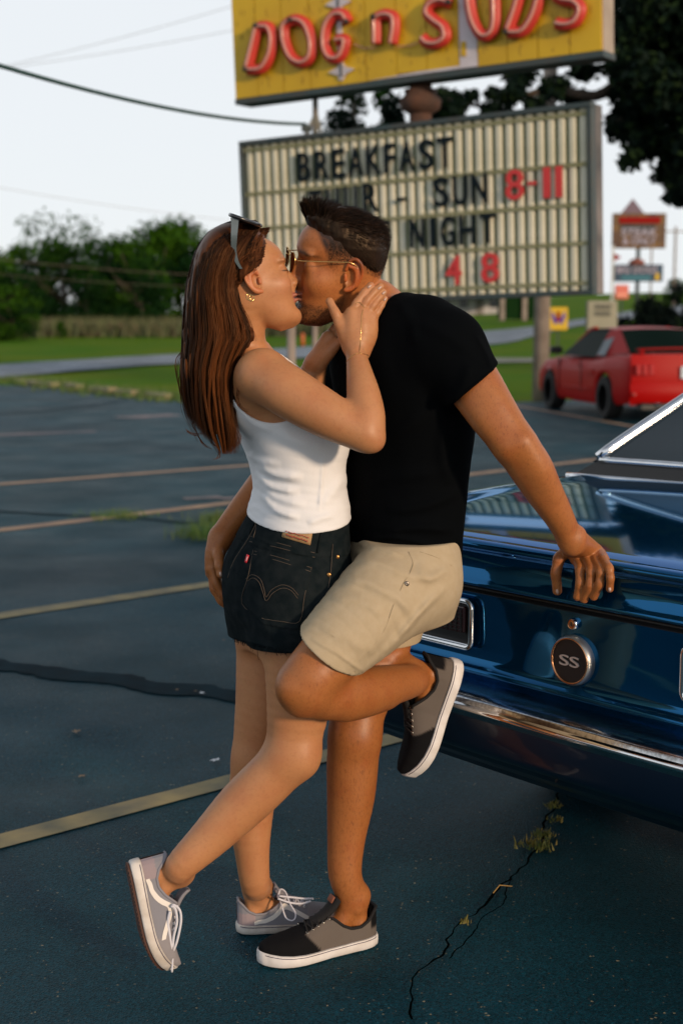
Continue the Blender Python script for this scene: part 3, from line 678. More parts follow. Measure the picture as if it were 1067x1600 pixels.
MB().box((0, 1.2, 1.1), (3.2, 2.4, 2.0)).build('wall', M_leafA, o); MB().box((0, 1.1, 2.2), (3.8, 3, .25)).build('roof', M_roof, o)
for x in (-1.5, .2, 1.5): MB().box((x, -.2, 1.05), (.35, .2, 2.1)).build('post', M_pole, o)
o = tag(empty('marker_post', G(473, 541)), 'short orange marker post on the lawn by the road', 'marker'); o.location.z -= .02
MB().tube([(0, 0, 0), (0, 0, .55)], .09, 10).lathe([(.09, .55), (.05, .62), (0, .63)], None, 10).build('post', mat('marker_orange', (.45, .10, .02), .6), o, True)

# little things lying on the asphalt
M_dryleaf = mat('dry_leaf', (.16, .09, .04), .7, noise=(30, (.3, .2, .1), .7))
def dryleaf(px, py, s, label, m=M_dryleaf, name='dry_leaf', cat='leaf'):
    p = WZ(px, py); r = random.Random(px); v = [(0, 0, .006)]; n = 11
    for k in range(n):
        a = 6.283 * k / n; q = s * (1 if k % 2 else .5) * (1.2 if k == 0 else 1); v.append((q * math.cos(a), q * math.sin(a) * .8, .004 + r.uniform(.1, .5) * s * .5))
    f = [(0, 1 + k, 1 + (k + 1) % n) for k in range(n)] ; me = mesh_py(name, v, f, True)
    o = link(name, me, m); o.location = (p.x, p.y, .004); o.rotation_euler = (0, 0, r.uniform(0, 6)); return tag(o, label, cat)
M_paper = mat('litter_white', (.7, .72, .75), .6)
dryleaf(120, 1147, .024, 'pale dry leaf on the asphalt above the yellow stripe'); dryleaf(128, 1217, .02, 'brown dry leaf below the pale leaf near the stripe')
dryleaf(337, 1192, .022, 'small white scrap of litter beside her legs', M_paper, 'litter_scrap', 'litter'); dryleaf(316, 1086, .014, 'white crumb on the dark seam', M_paper, 'litter_scrap', 'litter')
dryleaf(277, 1081, .012, 'reddish leaf bit on the dark seam'); dryleaf(306, 1083, .01, 'second tiny leaf bit between two crumbs on the seam'); dryleaf(350, 1003, .012, 'tiny brown leaf left of her shorts')
p = WZ(770, 1400); q1 = WZ(780, 1390); q2 = WZ(800, 1390)
tag(MB().tube([p + Vector((0, 0, .008)), q1 + Vector((0, 0, .012)), q2 + Vector((0, 0, .009))], [.0012, .0014, .0008], 5).build('dry_twig', mat('straw', (.35, .22, .07), .8), None, True), 'bent dry grass stalk lying beside the crack', 'twig')
# ================================================================ DRIVE-IN SIGN (one thing: two boxes on posts)
YR = 12.0; YL = 13.85
BR = W(933, 461, YR); TR = W(921, 158, YR); BL = W(383, 482, YL); TL = W(377, 222, YL)
SX = ((BR - BL) + (TR - TL)).normalized(); SU = ((TL - BL) + (TR - BR)); SU = (SU - SX * SU.dot(SX)).normalized(); SNn = SX.cross(SU)   # toward the viewer
SO = (BR + TR + BL + TL) / 4
def face(px, py, off=0.0):          # photo pixel -> (s,t) metres on the sign face
    d = ray(px, py); o = Vector((0, 0, CAM_H)); P0 = SO + SNn * off; t = (P0 - o).dot(SNn) / d.dot(SNn); q = o + d * t - SO; return q.dot(SX), q.dot(SU)
MS = frame_M(SO, SX, SU, SNn)
sign_base = Vector((SO.x, SO.y, 0)); 
sign = tag(empty('drive_in_sign', sign_base), 'old drive-in restaurant sign with yellow lettered top box above a changeable letter board', 'sign')
def sadd(mb, name, m, parent=None, auto=None, smooth=False):
    me = mesh_py(name, mb.v, mb.f, smooth); me.transform(Matrix.Translation(-sign_base) @ MS)
    o = link(name, me, m, parent or sign)
    if auto:
        for p in me.polygons: p.use_smooth = True
        me.set_sharp_from_angle(angle=math.radians(auto))
    return o
M_frame = mat('sign_frame', (.03, .055, .06), .55, noise=(5, (.06, .05, .04), .6)); M_flute = mat('board_flute', (.66, .63, .50), .5, noise=(3, (.48, .46, .33), .8, 8)); M_back = mat('board_groove', (.10, .13, .05), .7)
M_rail = mat('board_rail', (.25, .25, .12), .6, noise=(6, (.36, .35, .22), .7)); M_side = mat('peeling_metal', (.05, .05, .05), .7, noise=(2.2, (.24, .21, .20), .9, 8))
M_letk = mat('letter_black', (.006, .012, .017), .8, spec=.1); M_letr = mat('letter_red', (.55, .03, .03), .45)
# marquee board
x0, yb = face(383, 482); x1, _ = face(933, 461); _, yt = face(921, 158); _, yt2 = face(377, 222); _, yb2 = face(933, 461)
bx0 = (face(383, 482)[0] + face(377, 222)[0]) / 2; bx1 = (face(933, 461)[0] + face(921, 158)[0]) / 2; by0 = (yb + yb2) / 2; by1 = (yt + yt2) / 2
bw = bx1 - bx0; bh = by1 - by0; cx = (bx0 + bx1) / 2; cy = (by0 + by1) / 2; dep = .22; fr = .045
sadd(MB().box((cx, cy, -dep / 2 - .03), (bw - .02, bh - .02, dep - .04)), 'cabinet', M_side)
sadd(MB().box((cx, cy, -.045), (bw - .05, bh - .05, .03)), 'board_back', M_back)
for c, d in [((cx, by1 - fr / 2, -.02), (bw, fr, .09)), ((cx, by0 + fr / 2, -.02), (bw, fr, .09)), ((bx0 + fr / 2, cy, -.021), (fr, bh - 2 * fr, .088)), ((bx1 - fr / 2, cy, -.021), (fr, bh - 2 * fr, .088))]:
    sadd(MB().box(c, d, None, .006), 'frame_rail', M_frame)
NF = 36; fw = (bw - 2 * fr) / NF; fl_me = None
prof = [(-.36, -.004), (-.31, .012), (-.2, .017), (.2, .017), (.31, .012), (.36, -.004)]
for i in range(NF):
    if fl_me is None:
        v = [(x * fw, y, z) for y in (-(bh / 2 - fr), bh / 2 - fr) for x, z in prof]; n = len(prof)
        fl_me = mesh_py('flute', v, [(k, k + 1, n + k + 1, n + k) for k in range(n - 1)] + [(n - 1, 0, n, 2 * n - 1)], True); fl_me.transform(Matrix.Translation(-sign_base) @ MS @ Matrix.Translation((0, cy, -.024)))
    o = link('flute', fl_me, M_flute, sign); o.location = SX * (bx0 + fr + fw * (i + .5))
rail_t = [face(915, y)[1] for y in (178, 257, 320, 381, 443)]
for t in rail_t:
    sadd(MB().box((cx, t, -.002), (bw - 2 * fr, .022, .012), None, .003).box((cx, t + .022, .004), (bw - 2 * fr, .006, .014)), 'letter_rail', M_rail)
def letter(ch, pxl, pxr, pyc, m, row_h, w=None):
    me = text_mesh(ch, 1.0, .02, .010); xs = [v.co.x for v in me.vertices]; ys = [v.co.y for v in me.vertices]
    if ch == '-': hx = .09; hy = .03
    else: hy = row_h; hx = None
    s0, t0 = face(pxl, pyc); s1, _ = face(pxr, pyc); wd = (s1 - s0)
    me.transform(Matrix.Translation((-(max(xs) + min(xs)) / 2, -(max(ys) + min(ys)) / 2, 0))); me.transform(Matrix.Diagonal((wd / (max(xs) - min(xs)), hy / (max(ys) - min(ys)), 1, 1)))
    # clear tile the letter is printed on
    me.transform(Matrix.Translation(-sign_base) @ MS @ Matrix.Translation(((s0 + s1) / 2, t0, .02)))
    o = link('letter', me, m, sign); return o
LH = .255
def row(chars, spans, yl, yr, xl, xr, m, h=LH):
    for c, (a, b) in zip(chars, spans):
        letter(c, a, b, yl + ((a + b) / 2 - xl) / (xr - xl) * (yr - yl), m, h)
row('BREAKFAST', [(467, 486), (494, 515), (521, 540), (546, 568), (574, 596), (602, 619), (625, 648), (656, 678), (684, 708)], 262, 239.5, 476, 697, M_letk)
row('THUR', [(485, 504), (512, 531), (540, 559), (569, 592)], 320.5, 310, 494, 580, M_letk); row('-', [(622, 635)], 312, 312, 600, 700, M_letk)
row('SUN', [(679, 702), (709, 731), (738, 762)], 301, 295.5, 690, 750, M_letk); row('8', [(791, 819)], 290, 290, 0, 1, M_letr); row('-', [(826, 838)], 287, 287, 0, 1, M_letr)
row('11', [(850, 860), (869, 879)], 286, 284.5, 855, 874, M_letr)
row('T', [(588, 610)], 368, 368, 0, 1, M_letk); row('F', [(480, 500)], 376, 376, 0, 1, M_letk)
row('NIGHT', [(642, 664), (674, 681), (690, 711), (719, 743), (751, 775)], 365, 357.5, 653, 763, M_letk)
row('4', [(698, 722)], 423, 423, 0, 1, M_letr); row('8', [(753, 780)], 419, 419, 0, 1, M_letr)

# upper yellow box
M_yellow = mat('yellow_board', (.66, .42, .005), .5, noise=(1.6, (.52, .31, .004), .9, 8), bump=(30, .2, .004)); M_groove = mat('board_seam', (.32, .13, .01), .7); M_fleck = mat('flecks', (.25, .13, .01), .8)
M_whitep = mat('sign_white', (.62, .58, .62), .55, noise=(4, (.45, .4, .42), .6)); M_neonred = mat('channel_red', (.56, .04, .025), .45, noise=(5, (.42, .03, .02), .6)); M_tube = mat('neon_tube_unlit', (.62, .30, .24), .2, coat=.5); M_cap = mat('tube_cap', (.03, .02, .015), .5)
ux0 = face(368, 154)[0]; ux1 = face(940, 84)[0]; uy0 = (face(370, 154)[1] + face(940, 84)[1]) / 2; uy1 = face(366, -8)[1] + .06
ux1 = bx1 + (ux1 - bx1) * 1.0
ch = .09
outline = [(ux0, uy0), (ux1, uy0), (ux1, uy1 - ch), (ux1 - ch, uy1), (ux0 + ch, uy1), (ux0, uy1 - ch)]
sadd(MB().prism(outline, Matrix.Translation((0, 0, -.03)), .24), 'top_cabinet', [mat('cabinet_beige', (.40, .33, .26), .7, noise=(3, (.2, .15, .12), .6))])
sadd(MB().box(((ux0 + ux1) / 2, uy0 - .012, -.14), (ux1 - ux0 + .02, .05, .27)), 'bottom_trim', M_frame)
NP = 13; pw = (ux1 - ux0) / NP
# planks: seams seen at these photo columns
seams_px = [(403, 140), (443, 130), (486, 130), (530, 128), (573, 128), (620, 110), (667, 100), (717, 80), (746, 90), (792, 80), (840, 75), (890, 70)]
ss = [ux0] + [face(a, b)[0] for a, b in seams_px] + [ux1]
def ytop(s): return uy1 - max(0, ch - (s - ux0)) - max(0, ch - (ux1 - s))
for i in range(len(ss) - 1):
    a, b = ss[i] + .004, ss[i + 1] - .004; lo = uy0 + .014
    if i == 7:   # partly missing: white shows at bottom
        lo = face(700, 107)[1]
    if i in (6,): lo = face(640, 113)[1]
    if i == 8:
        a = a + 0.0; m_ = M_whitep
    else: m_ = M_yellow
    poly = [(a, lo), (b, lo), (b, ytop(b))] + ([(ss[i] + ch, uy1)] if i == 0 else []) + ([(ss[i + 1] - ch, uy1)] if i == len(ss) - 2 else []) + [(a, ytop(a))]
    if i == 0: poly = [(a, lo), (b, lo), (b, uy1), (a + ch, uy1), (a, uy1 - ch)]
    if i == len(ss) - 2: poly = [(a, lo), (b, lo), (b, uy1 - ch), (b - ch, uy1), (a, uy1)]
    if i not in (0, len(ss) - 2): poly = [(a, lo), (b, lo), (b, uy1), (a, uy1)]
    sadd(MB().prism(poly, Matrix.Identity(4), .028), 'sign_panel', m_)
sadd(MB().prism([(ux0 + .002, uy0 + .012), (ux1 - .002, uy0 + .012), (ux1 - .002, uy1 - ch), (ux1 - ch, uy1 - .002), (ux0 + ch, uy1 - .002), (ux0 + .002, uy1 - ch)], Matrix.Translation((0, 0, -.018)), .01), 'seam_backing', M_groove)
# white lower area left by missing yellow sheet
wa = [face(578, 129), face(745, 109), face(745, 96), face(575, 127)]
sadd(MB().prism([(face(575, 130)[0], uy0 + .016), (face(745, 105)[0], uy0 + .016), (face(745, 105)[0], face(700, 105)[1]), (face(655, 112)[0], face(655, 112)[1])], Matrix.Translation((0, 0, .006)), .012), 'white_patch', M_whitep)
sadd(MB().prism([(face(720, 88)[0], face(720, 88)[1]), (face(728, 88)[0], face(728, 88)[1]), (face(728, 65)[0], face(728, 65)[1]), (face(720, 65)[0], face(720, 65)[1])], Matrix.Translation((0, 0, .008)), .03), 'yellow_tab', M_yellow)
# little carved grain marks on the panels
r = random.Random(5); mb = MB()
for _ in range(230):
    s = r.uniform(ux0 + .05, ux1 - .05); t = r.uniform(uy0 + .05, uy1 - .05); ln = r.uniform(.015, .05); a = r.uniform(-.5, .5)
    mb.tube([(s, t, .0), (s + a * ln, t + ln, .001), (s + a * ln * .6, t + ln * 1.6, 0)], .003, 4)
sadd(mb, 'grain_marks', M_fleck)['kind'] = 'stuff'
# letter strokes as open channels with a glass tube in each; strokes drawn in photo pixels on the sign face
def chan(strokes, off=.0, closed=False):
    holder = None
    for st in strokes:
        cl = st[0] == 'c'; pts = st[1:] if cl else st
        P = catmull([face(*p) for p in pts], 6, cl); P3 = [(p[0], p[1], .045) for p in P]
        m = MB(); m.tube(P3, .052, 10, closed=cl, up=(0, 0, 1), flat=.75)
        if holder is None: holder = sadd(m, 'channel_letter', M_neonred, None, None, True)
        else: sadd(m, 'stroke', M_neonred, holder, None, True)
        m = MB(); m.tube([(p[0], p[1], .088) for p in P], .013, 8, closed=cl); sadd(m, 'glass_tube', M_tube, holder, None, True)
        ends = [P[0], P[-1]] if not cl else [P[0], P[len(P) // 2]]
        m = MB()
        for e in ends[:1]: m.lathe([(0, .11), (.022, .11), (.024, .08)], Matrix.Translation((e[0], e[1], 0)), 10)
        sadd(m, 'tube_cap', M_cap, holder, None, True)
    return holder
chan([[(408, 42), (401, 72), (392, 108)], [(392, 110), (414, 108), (427, 88), (431, 62), (425, 44), (408, 43)]])
chan([['c', (462, 33), (450, 42), (450, 65), (460, 90), (476, 99), (490, 90), (492, 66), (484, 42), (473, 33)]])
chan([[(549, 36), (541, 24), (527, 25), (515, 42), (512, 70), (519, 89), (531, 92), (540, 84), (544, 64), (530, 64)]])
chan([[(591, 28), (592, 50), (592, 70)], [(591, 30), (605, 24), (619, 28), (621, 45), (617, 70)]])
chan([[(708, 6), (693, 2), (677, 8), (672, 22), (684, 34), (697, 44), (700, 60), (687, 69), (672, 68), (664, 60)]])
chan([[(738, -18), (737, 4), (744, 36), (757, 56), (771, 54), (777, 38), (777, 8), (775, -20)]])
chan([[(818, -16), (808, 20), (797, 50)], [(797, 52), (820, 50), (835, 30), (844, 4), (846, -18), (838, -30), (820, -20)]])
chan([[(905, -26), (892, -32), (874, -26), (868, -12), (880, 0), (900, 4), (910, 16), (903, 34), (888, 40), (872, 38)]])
# star ornaments and white bar on the G
def star(px, py, r1, r2):
    s, t = face(px, py); pol = []
    for k in range(8):
        a = math.pi / 4 * k; q = (r1 if k % 4 == 0 else r1 * .62) if k % 2 == 0 else r2; pol.append((s + q * math.cos(a), t + q * math.sin(a)))
    sadd(MB().prism(pol, Matrix.Translation((0, 0, .02)), .03), 'star_ornament', M_whitep)
    sadd(MB().box((s, t, .024), (.014, r1 * .75, .01)), 'star_slot', M_frame)
star(530, 5, .14, .05); star(535, 111, .14, .05)
s, t = face(532, 55); _, t2 = face(532, 2); _, t3 = face(535, 125)
sadd(MB().box((s, (t2 + t3) / 2, .012), (.05, t2 - t3, .012)), 'white_bar', M_whitep)
# wires looped between letters
for a, b in [((556, 70), (589, 75)), ((622, 73), (664, 64)), ((430, 42), (452, 45))]:
    p = face(*a); q = face(*b); sadd(MB().tube([(p[0], p[1], .03), ((p[0] + q[0]) / 2, (p[1] + q[1]) / 2 - .02, .03), (q[0], q[1], .03)], .005, 5), 'tube_wire', M_tube)
# posts: main column with collar, left pipe stand, two thin legs below
M_rust = mat('rusty_column', (.045, .025, .018), .85, noise=(6, (.12, .045, .02), .7, 8), bump=(30, .6, .01))
def loc(s, t, n): return SO + SX * s + SU * t + SNn * n - sign_base
s, t = face(651, 160, -.2)
def vert(s, n):
    p = loc(s, 0, n); return p.x, p.y
X_, Y_ = vert(s, -.2); MB().tube([(X_, Y_, -.3), (X_, Y_, uy1 + SO.z + .1)], .10, 20).build('column', M_rust, sign, True)
zc = W(651, 152, 12.9).z; MB().lathe([(.10, zc - .12), (.17, zc - .08), (.19, zc), (.14, zc + .05), (.15, zc + .09), (.10, zc + .1)], Matrix.Translation((X_, Y_, 0)), 20).build('column_collar', M_rust, sign, True)
s, t = face(487, 180, -.18); X_, Y_ = vert(s, -.18); za = W(487, 208, 13.5).z; zb2 = W(489, 140, 13.5).z
M_galv = mat('grey_pipe', (.17, .19, .17), .6, noise=(6, (.28, .16, .1), .5))
MB().tube([(X_, Y_, za - .1), (X_, Y_, zb2 + .3)], .026, 10).tube([(X_ - .10, Y_, za - .02), (X_, Y_, za + .18)], .018, 8).tube([(X_ + .06, Y_, za - .02), (X_ + .01, Y_, za + .2)], .014, 8).build('bracket_pipe', M_galv, sign, True)
MB().box((X_ - .08, Y_, za + .06), (.10, .06, .06), None, .01).build('cable_clamp', M_frame, sign)
for px, rr in [(461, .042), (498, .028)]:
    s, t = face(px, 520, -.15); X_, Y_ = vert(s, -.15); MB().tube([(X_, Y_, -.3), (X_, Y_, by0 + SO.z)], rr, 12).build('support_leg', M_pole, sign, True)
# ================================================================ CARS
M_blue = mat('blue_metallic_paint', (.001, .085, .22), .06, .82)
M_blue.node_tree.nodes['Principled BSDF'].inputs['Specular Tint'].default_value = (.10, .56, .95, 1); M_blue.node_tree.nodes['Principled BSDF'].inputs['Coat Weight'].default_value = .35; M_navyp_refl = mat('navy_paint_and_reflection', (.004, .014, .035), .3, .3, coat=.3)
M_chrome = mat('chrome', (.75, .76, .78), .06, 1.0, noise=(40, (.55, .5, .45), .25)); M_chrome_dirty = mat('spattered_chrome', (.70, .70, .70), .16, 1.0, noise=(95, (.16, .13, .10), .55, 2), bump=(160, .2, .001))
M_vinyl = mat('black_vinyl', (.02, .022, .024), .6, bump=(300, .4, .001)); M_rub = mat('tyre_rubber', (.012, .012, .012), .85, bump=(60, .5, .004)); M_rim = mat('wheel_rim', (.10, .11, .12), .35, .9)
M_cglass = mat('car_glass', (.004, .012, .015), .03, 0, spec=.8, coat=.6); M_lensdark = mat('lamp_lens', (.05, .012, .014), .25, coat=.6); M_blackp = mat('black_plastic', (.008, .008, .009), .45); M_copper = mat('worn_badge_edge', (.55, .28, .14), .22, 1.0)
def wheel(parent, u, v, r, w, rim_m=M_rim, spokes=5, sgn=1):
    T = Matrix.Translation((u, v, r)) @ Matrix.Rotation(math.radians(-90 * sgn), 4, 'X')
    prof = [(r * .62, -w / 2), (r * .93, -w / 2), (r, -w * .36), (r, w * .36), (r * .93, w / 2), (r * .66, w / 2), (r * .62, w * .42)]
    o = MB().lathe(prof, T, 36).build('wheel', M_rub, parent, auto=40)
    m = MB().lathe([(r * .66, w * .46), (r * .6, w * .3), (r * .55, w * .1), (0, w * .1)], T, 36)
    for k in range(spokes):
        a = 2 * math.pi * k / spokes; R_ = T @ Matrix.Rotation(a, 4, 'Z')
        b = MB().box((r * .33, 0, w * .3), (r * .6, r * .16, w * .12), None, .01); m.add([R_ @ Vector(p) for p in b.v], b.f)
    m.lathe([(0, w * .42), (r * .12, w * .42), (r * .14, w * .2)], T, 16)
    m.build('rim', rim_m, o, auto=35); return o
def body_loft(name, stations, m, parent, arches=(), shape=None, cap=True):
    """stations: (u, ztop, halfwidth, zbottom) ; arches: (uc, zc, r)"""
    shape = shape or [(0, 0, 0), (.4, -.004, 0), (.68, -.012, 0), (.84, -.022, 0), (.92, -.04, 0), (.965, -.075, 0), (.99, -.13, 0), (1.0, -.22, 0), (1.0, .55, 1), (.99, .3, 1), (.965, .12, 1), (.93, 0, 1)]
    S = np.array(stations, dtype=float); us = sorted(set(list(np.linspace(S[0, 0], S[-1, 0], 60)) + [uc + r * math.cos(a) for uc, zc, r in arches for a in np.linspace(0, math.pi, 17)]))
    us = np.array(us); D = [np.interp(us, S[:, 0], S[:, j]) for j in (1, 2, 3)]
    v = []; ns = len(shape)
    for u, zt, w, zb in zip(us, *D):
        for uc, zc, r in arches:
            if abs(u - uc) < r: zb = max(zb, zc + math.sqrt(max(0, r * r - (u - uc) ** 2)))
        half = []
        for fx, fz, kd in shape:
            z = zt + fz if kd == 0 else zb + (zt - .22 - zb) * fz
            half.append((fx * w, z))
        ringp = [(-x, z) for x, z in half[::-1]] + half[1:]
        v += [(u, y, z) for y, z in ringp]
    n = 2 * ns - 1; f = [(i * n + k, (i + 1) * n + k, (i + 1) * n + k + 1, i * n + k + 1) for i in range(len(us) - 1) for k in range(n - 1)]
    o = link(name, mesh_py(name, v, f, True), m, parent); return o
def grid(name, fn, nu, nv, m, parent, smooth=True, thick=0):
    v = [fn(i / nu, j / nv) for i in range(nu + 1) for j in range(nv + 1)]
    f = [(i * (nv + 1) + j, (i + 1) * (nv + 1) + j, (i + 1) * (nv + 1) + j + 1, i * (nv + 1) + j + 1) for i in range(nu) for j in range(nv)]
    return link(name, mesh_py(name, v, f, smooth), m, parent)

# ---- blue coupe the man leans on (local x = forward, y = its left)
CO = Vector((.516, 3.10, 0)); CAR_RZ = math.atan2(.653, .757)
coupe = tag(empty('classic_coupe', CO, CAR_RZ), 'shiny blue classic coupe with black vinyl roof that the man leans on', 'car')
HW = .925
def tuck(v): a = abs(v) / HW; return .012 * a * a + .10 * max(0, (a - .84) / .16) ** 2
def zdeck(u, v): a = abs(v) / HW; return .932 + .052 * (1 - (1 - min(1, max(0, u) / .95)) ** 2.1) - .012 * a ** 2 - .10 * max(0, (a - .86) / .14) ** 2 + .006 * math.exp(-((a - .80) / .05) ** 2)
# tail panel : profile from bottom to lip
tp = catmull([(.012, .585), (.0, .600), (-.012, .612), (-.016, .622), (.002, .640), (.006, .70), (.004, .76), (.0, .806)], 5)
def pan(prof):
    L_ = np.r_[0, np.cumsum(np.linalg.norm(np.diff(prof, axis=0), axis=1))]; L_ /= L_[-1]
    def fn(s, t):
        u = np.interp(s, L_, prof[:, 0]); z = np.interp(s, L_, prof[:, 1]); v = (t * 2 - 1) * HW * .985; a = abs(v) / HW
        return (u + tuck(v), v, z - (.04 * max(0, (a - .9) / .1) ** 2) * (1 if z > .7 else -1))
    return fn
grid('tail_panel', pan(tp), 35, 60, M_blue, coupe)
gr = catmull([(.0, .806), (.004, .809), (.014, .812), (.014, .818), (.004, .821)], 3); grid('panel_gap', pan(gr), 10, 60, M_blackp, coupe)
lp = catmull([(.004, .821), (-.004, .827), (.004, .845), (.010, .87), (.002, .900), (-.010, .918), (-.010, .927), (.0, .9335), (.02, .936)], 5)
trunk = grid('trunk_lip', pan(lp), 36, 60, M_blue, coupe)
# deck
def arcu(v, a, b, hw): return a + b * (1 - (v / hw) ** 2)
def deckf(s, t):
    v = (t * 2 - 1) * .74; u0 = .018 + tuck(v); u1 = arcu(v, .935, .06, .81) + .01; u = u0 + (u1 - u0) * s
    return (u, v, zdeck(u, v) + .004 * (1 if s > 0 else 0))
grid('trunk_lid', deckf, 40, 50, M_blue, coupe)
for sg in (-1, 1):
    def fen(s, t, sg=sg):
        v = .748 + (HW - .748) * t; u0 = .018 + tuck(v); u = u0 + (1.15 - u0) * s; return (u, sg * v, zdeck(u, v) + .004 * (s > 0))
    grid('fender_top', fen, 40, 16, M_blue, coupe)
    MB().tube([(.02 + .93 * k / 10, sg * .744, zdeck(.93 * k / 10, .744) - .004) for k in range(11)], .006, 6).build('trunk_gap', M_blackp, coupe, True)
    MB().tube([(.10 + 1.0 * k / 10, sg * .862, zdeck(1.0 * k / 10 + .1, .862) + .006) for k in range(11)], .005, 6, flat=.5).build('fender_trim', M_chrome, coupe, True)
# flanks
st = [(.10, .90, HW - .01, .42), (.25, .905, HW, .34), (.6, .91, HW + .005, .30), (1.2, .93, HW + .012, .27), (2.4, .93, HW + .01, .25), (3.4, .92, HW + .01, .26), (4.2, .88, HW, .30), (4.55, .80, HW - .08, .40), (4.62, .72, HW - .14, .45)]
flsh = [(.955, 0, 0), (.985, -.03, 0), (.997, -.08, 0), (1.0, -.16, 0), (1.0, -.22, 0), (1.0, .55, 1), (.99, .3, 1), (.965, .12, 1), (.93, 0, 1)]
arch = [(1.0, .33, .37), (3.75, .33, .37)]
def flank(sg):
    S = np.array(st); us = np.array(sorted(set(list(np.linspace(.10, 4.62, 60)) + [uc + r * math.cos(a) for uc, zc, r in arch for a in np.linspace(0, math.pi, 17)]))); v = []
    for u in us:
        zt, w, zb = [np.interp(u, S[:, 0], S[:, j]) for j in (1, 2, 3)]
        for uc, zc, r in arch:
            if abs(u - uc) < r: zb = max(zb, zc + math.sqrt(r * r - (u - uc) ** 2))
        for fx, fz, kd in flsh:
            z = zt + fz if kd == 0 else zb + (zt - .22 - zb) * fz; v.append((u, sg * fx * w, z))
    n = len(flsh); return link('side_panel', mesh_py('side_panel', v, [(i * n + k, (i + 1) * n + k, (i + 1) * n + k + 1, i * n + k + 1) for i in range(len(us) - 1) for k in range(n - 1)], True), M_blue, coupe)
flank(1); flank(-1)
grid('hood', lambda s, t: (2.95 + 1.67 * s, (t * 2 - 1) * (.90 - .12 * max(0, s - .8) / .2), .97 - .05 * s - .12 * max(0, (s - .85) / .15) ** 2 - .03 * (t * 2 - 1) ** 2), 20, 20, M_blue, coupe)
grid('nose_panel', lambda s, t: (4.60 + .02 * math.sin(s * 3), (t * 2 - 1) * .78, .80 - .4 * s), 8, 16, M_blackp, coupe)
MB().box((2.5, 0, .34), (3.6, 1.5, .14)).build('underbody', M_blackp, coupe)
for sg in (-1, 1):
    for u in (1.0, 3.75): wheel(coupe, u, sg * .77, .33, .20, sgn=-sg)
# bumper : chrome roll, lower face with its dark ground reflection put into the navy colour
bp_top = catmull([(.012, .588), (-.03, .590), (-.085, .587), (-.108, .578), (-.116, .566)], 6)
def bump_(prof):
    L_ = np.r_[0, np.cumsum(np.linalg.norm(np.diff(prof, axis=0), axis=1))]; L_ /= L_[-1]
    def fn(s, t):
        u = np.interp(s, L_, prof[:, 0]); z = np.interp(s, L_, prof[:, 1]); v = (t * 2 - 1) * .945; a = abs(v) / .945
        return (u + .03 * a * a + .12 * max(0, (a - .85) / .15) ** 2, v, z - .01 * (s > .9))
    return fn
bumper = grid('bumper', bump_(bp_top), 24, 60, M_chrome_dirty, coupe)
grid('bumper_edge', bump_(catmull([(-.114, .572), (-.121, .565), (-.120, .556), (-.112, .552)], 5)), 14, 60, M_chrome, bumper)
grid('bumper_face', bump_(catmull([(-.113, .5535), (-.112, .53), (-.105, .49), (-.09, .455), (-.05, .435)], 5)), 20, 60, M_navyp_refl, bumper)
grid('valance', bump_(catmull([(-.05, .437), (-.01, .42), (.06, .37), (.12, .34)], 5)), 16, 60, M_navyp_refl, coupe)
# tail lamps: recessed dark housing, ribbed lens, rounded chrome bezel
def rrect(v0, v1, z0, z1, r, n=5):
    out = []
    for cx_, cz, a0 in ((v1 - r, z1 - r, 0), (v0 + r, z1 - r, 90), (v0 + r, z0 + r, 180), (v1 - r, z0 + r, 270)):
        for k in range(n + 1): a = math.radians(a0 + 90 * k / n); out.append((cx_ + r * math.cos(a), cz + r * math.sin(a)))
    return out
for sg in (1, -1):
    lamp = empty('tail_lamp', (0, 0, 0), 0, coupe); P = rrect(.302, .80, .672, .785, .018)
    if sg < 0: P = [(-a, b) for a, b in P][::-1]
    uo = lambda v: tuck(v) - .004
    n = len(P); v = [(uo(a) - .004, a, b) for a, b in P] + [(uo(a) + .045, a * 1.0, b) for a, b in P]
    MB().box((.043 + .01, sg * .5375, .7285), (.01, .50, .112)).build('housing_back', M_blackp, lamp)
    # dark face that sits proud of the panel
    v = [(uo(a) - .006, a, b) for a, b in P]; cxm = sum(p[1] for p in v) / n; czm = .7285
    inner = [(uo(a) - .004, cxm + (a - cxm) * .985, czm + (b - czm) * .93) for a, b in P]
    MB().add(inner, [tuple(range(n))]).build('housing', M_blackp, lamp)
    m = MB(); m.tube([(uo(a) - .010, a, b) for a, b in P], .0075, 10, closed=True); m.build('bezel', M_chrome, lamp, True)
    Q = rrect(.315, .525, .700, .770, .008)
    for q0 in (0, .235):
        mm = MB(); a0 = .325 + q0; a1 = a0 + .21
        mm.box((uo(.4) - .008, sg * (a0 + a1) / 2, .738), (.010, a1 - a0, .064), None, .003); L1 = mm.build('lens', M_lensdark, lamp)
        mm = MB()
        for k in range(13): mm.box((uo(.4) - .0135, sg * (a0 + .009 + k * .016), .738), (.003, .003, .058))
        for k in range(6): mm.box((uo(.4) - .0137, sg * (a0 + a1) / 2, .713 + k * .010), (.003, .2, .002))
        mm.build('lens_grid', M_blackp, L1)['kind'] = 'stuff'
    MB().box((uo(.55) - .012, sg * .5375, .678), (.010, .47, .007), None, .002).build('lower_trim', M_chrome, lamp)
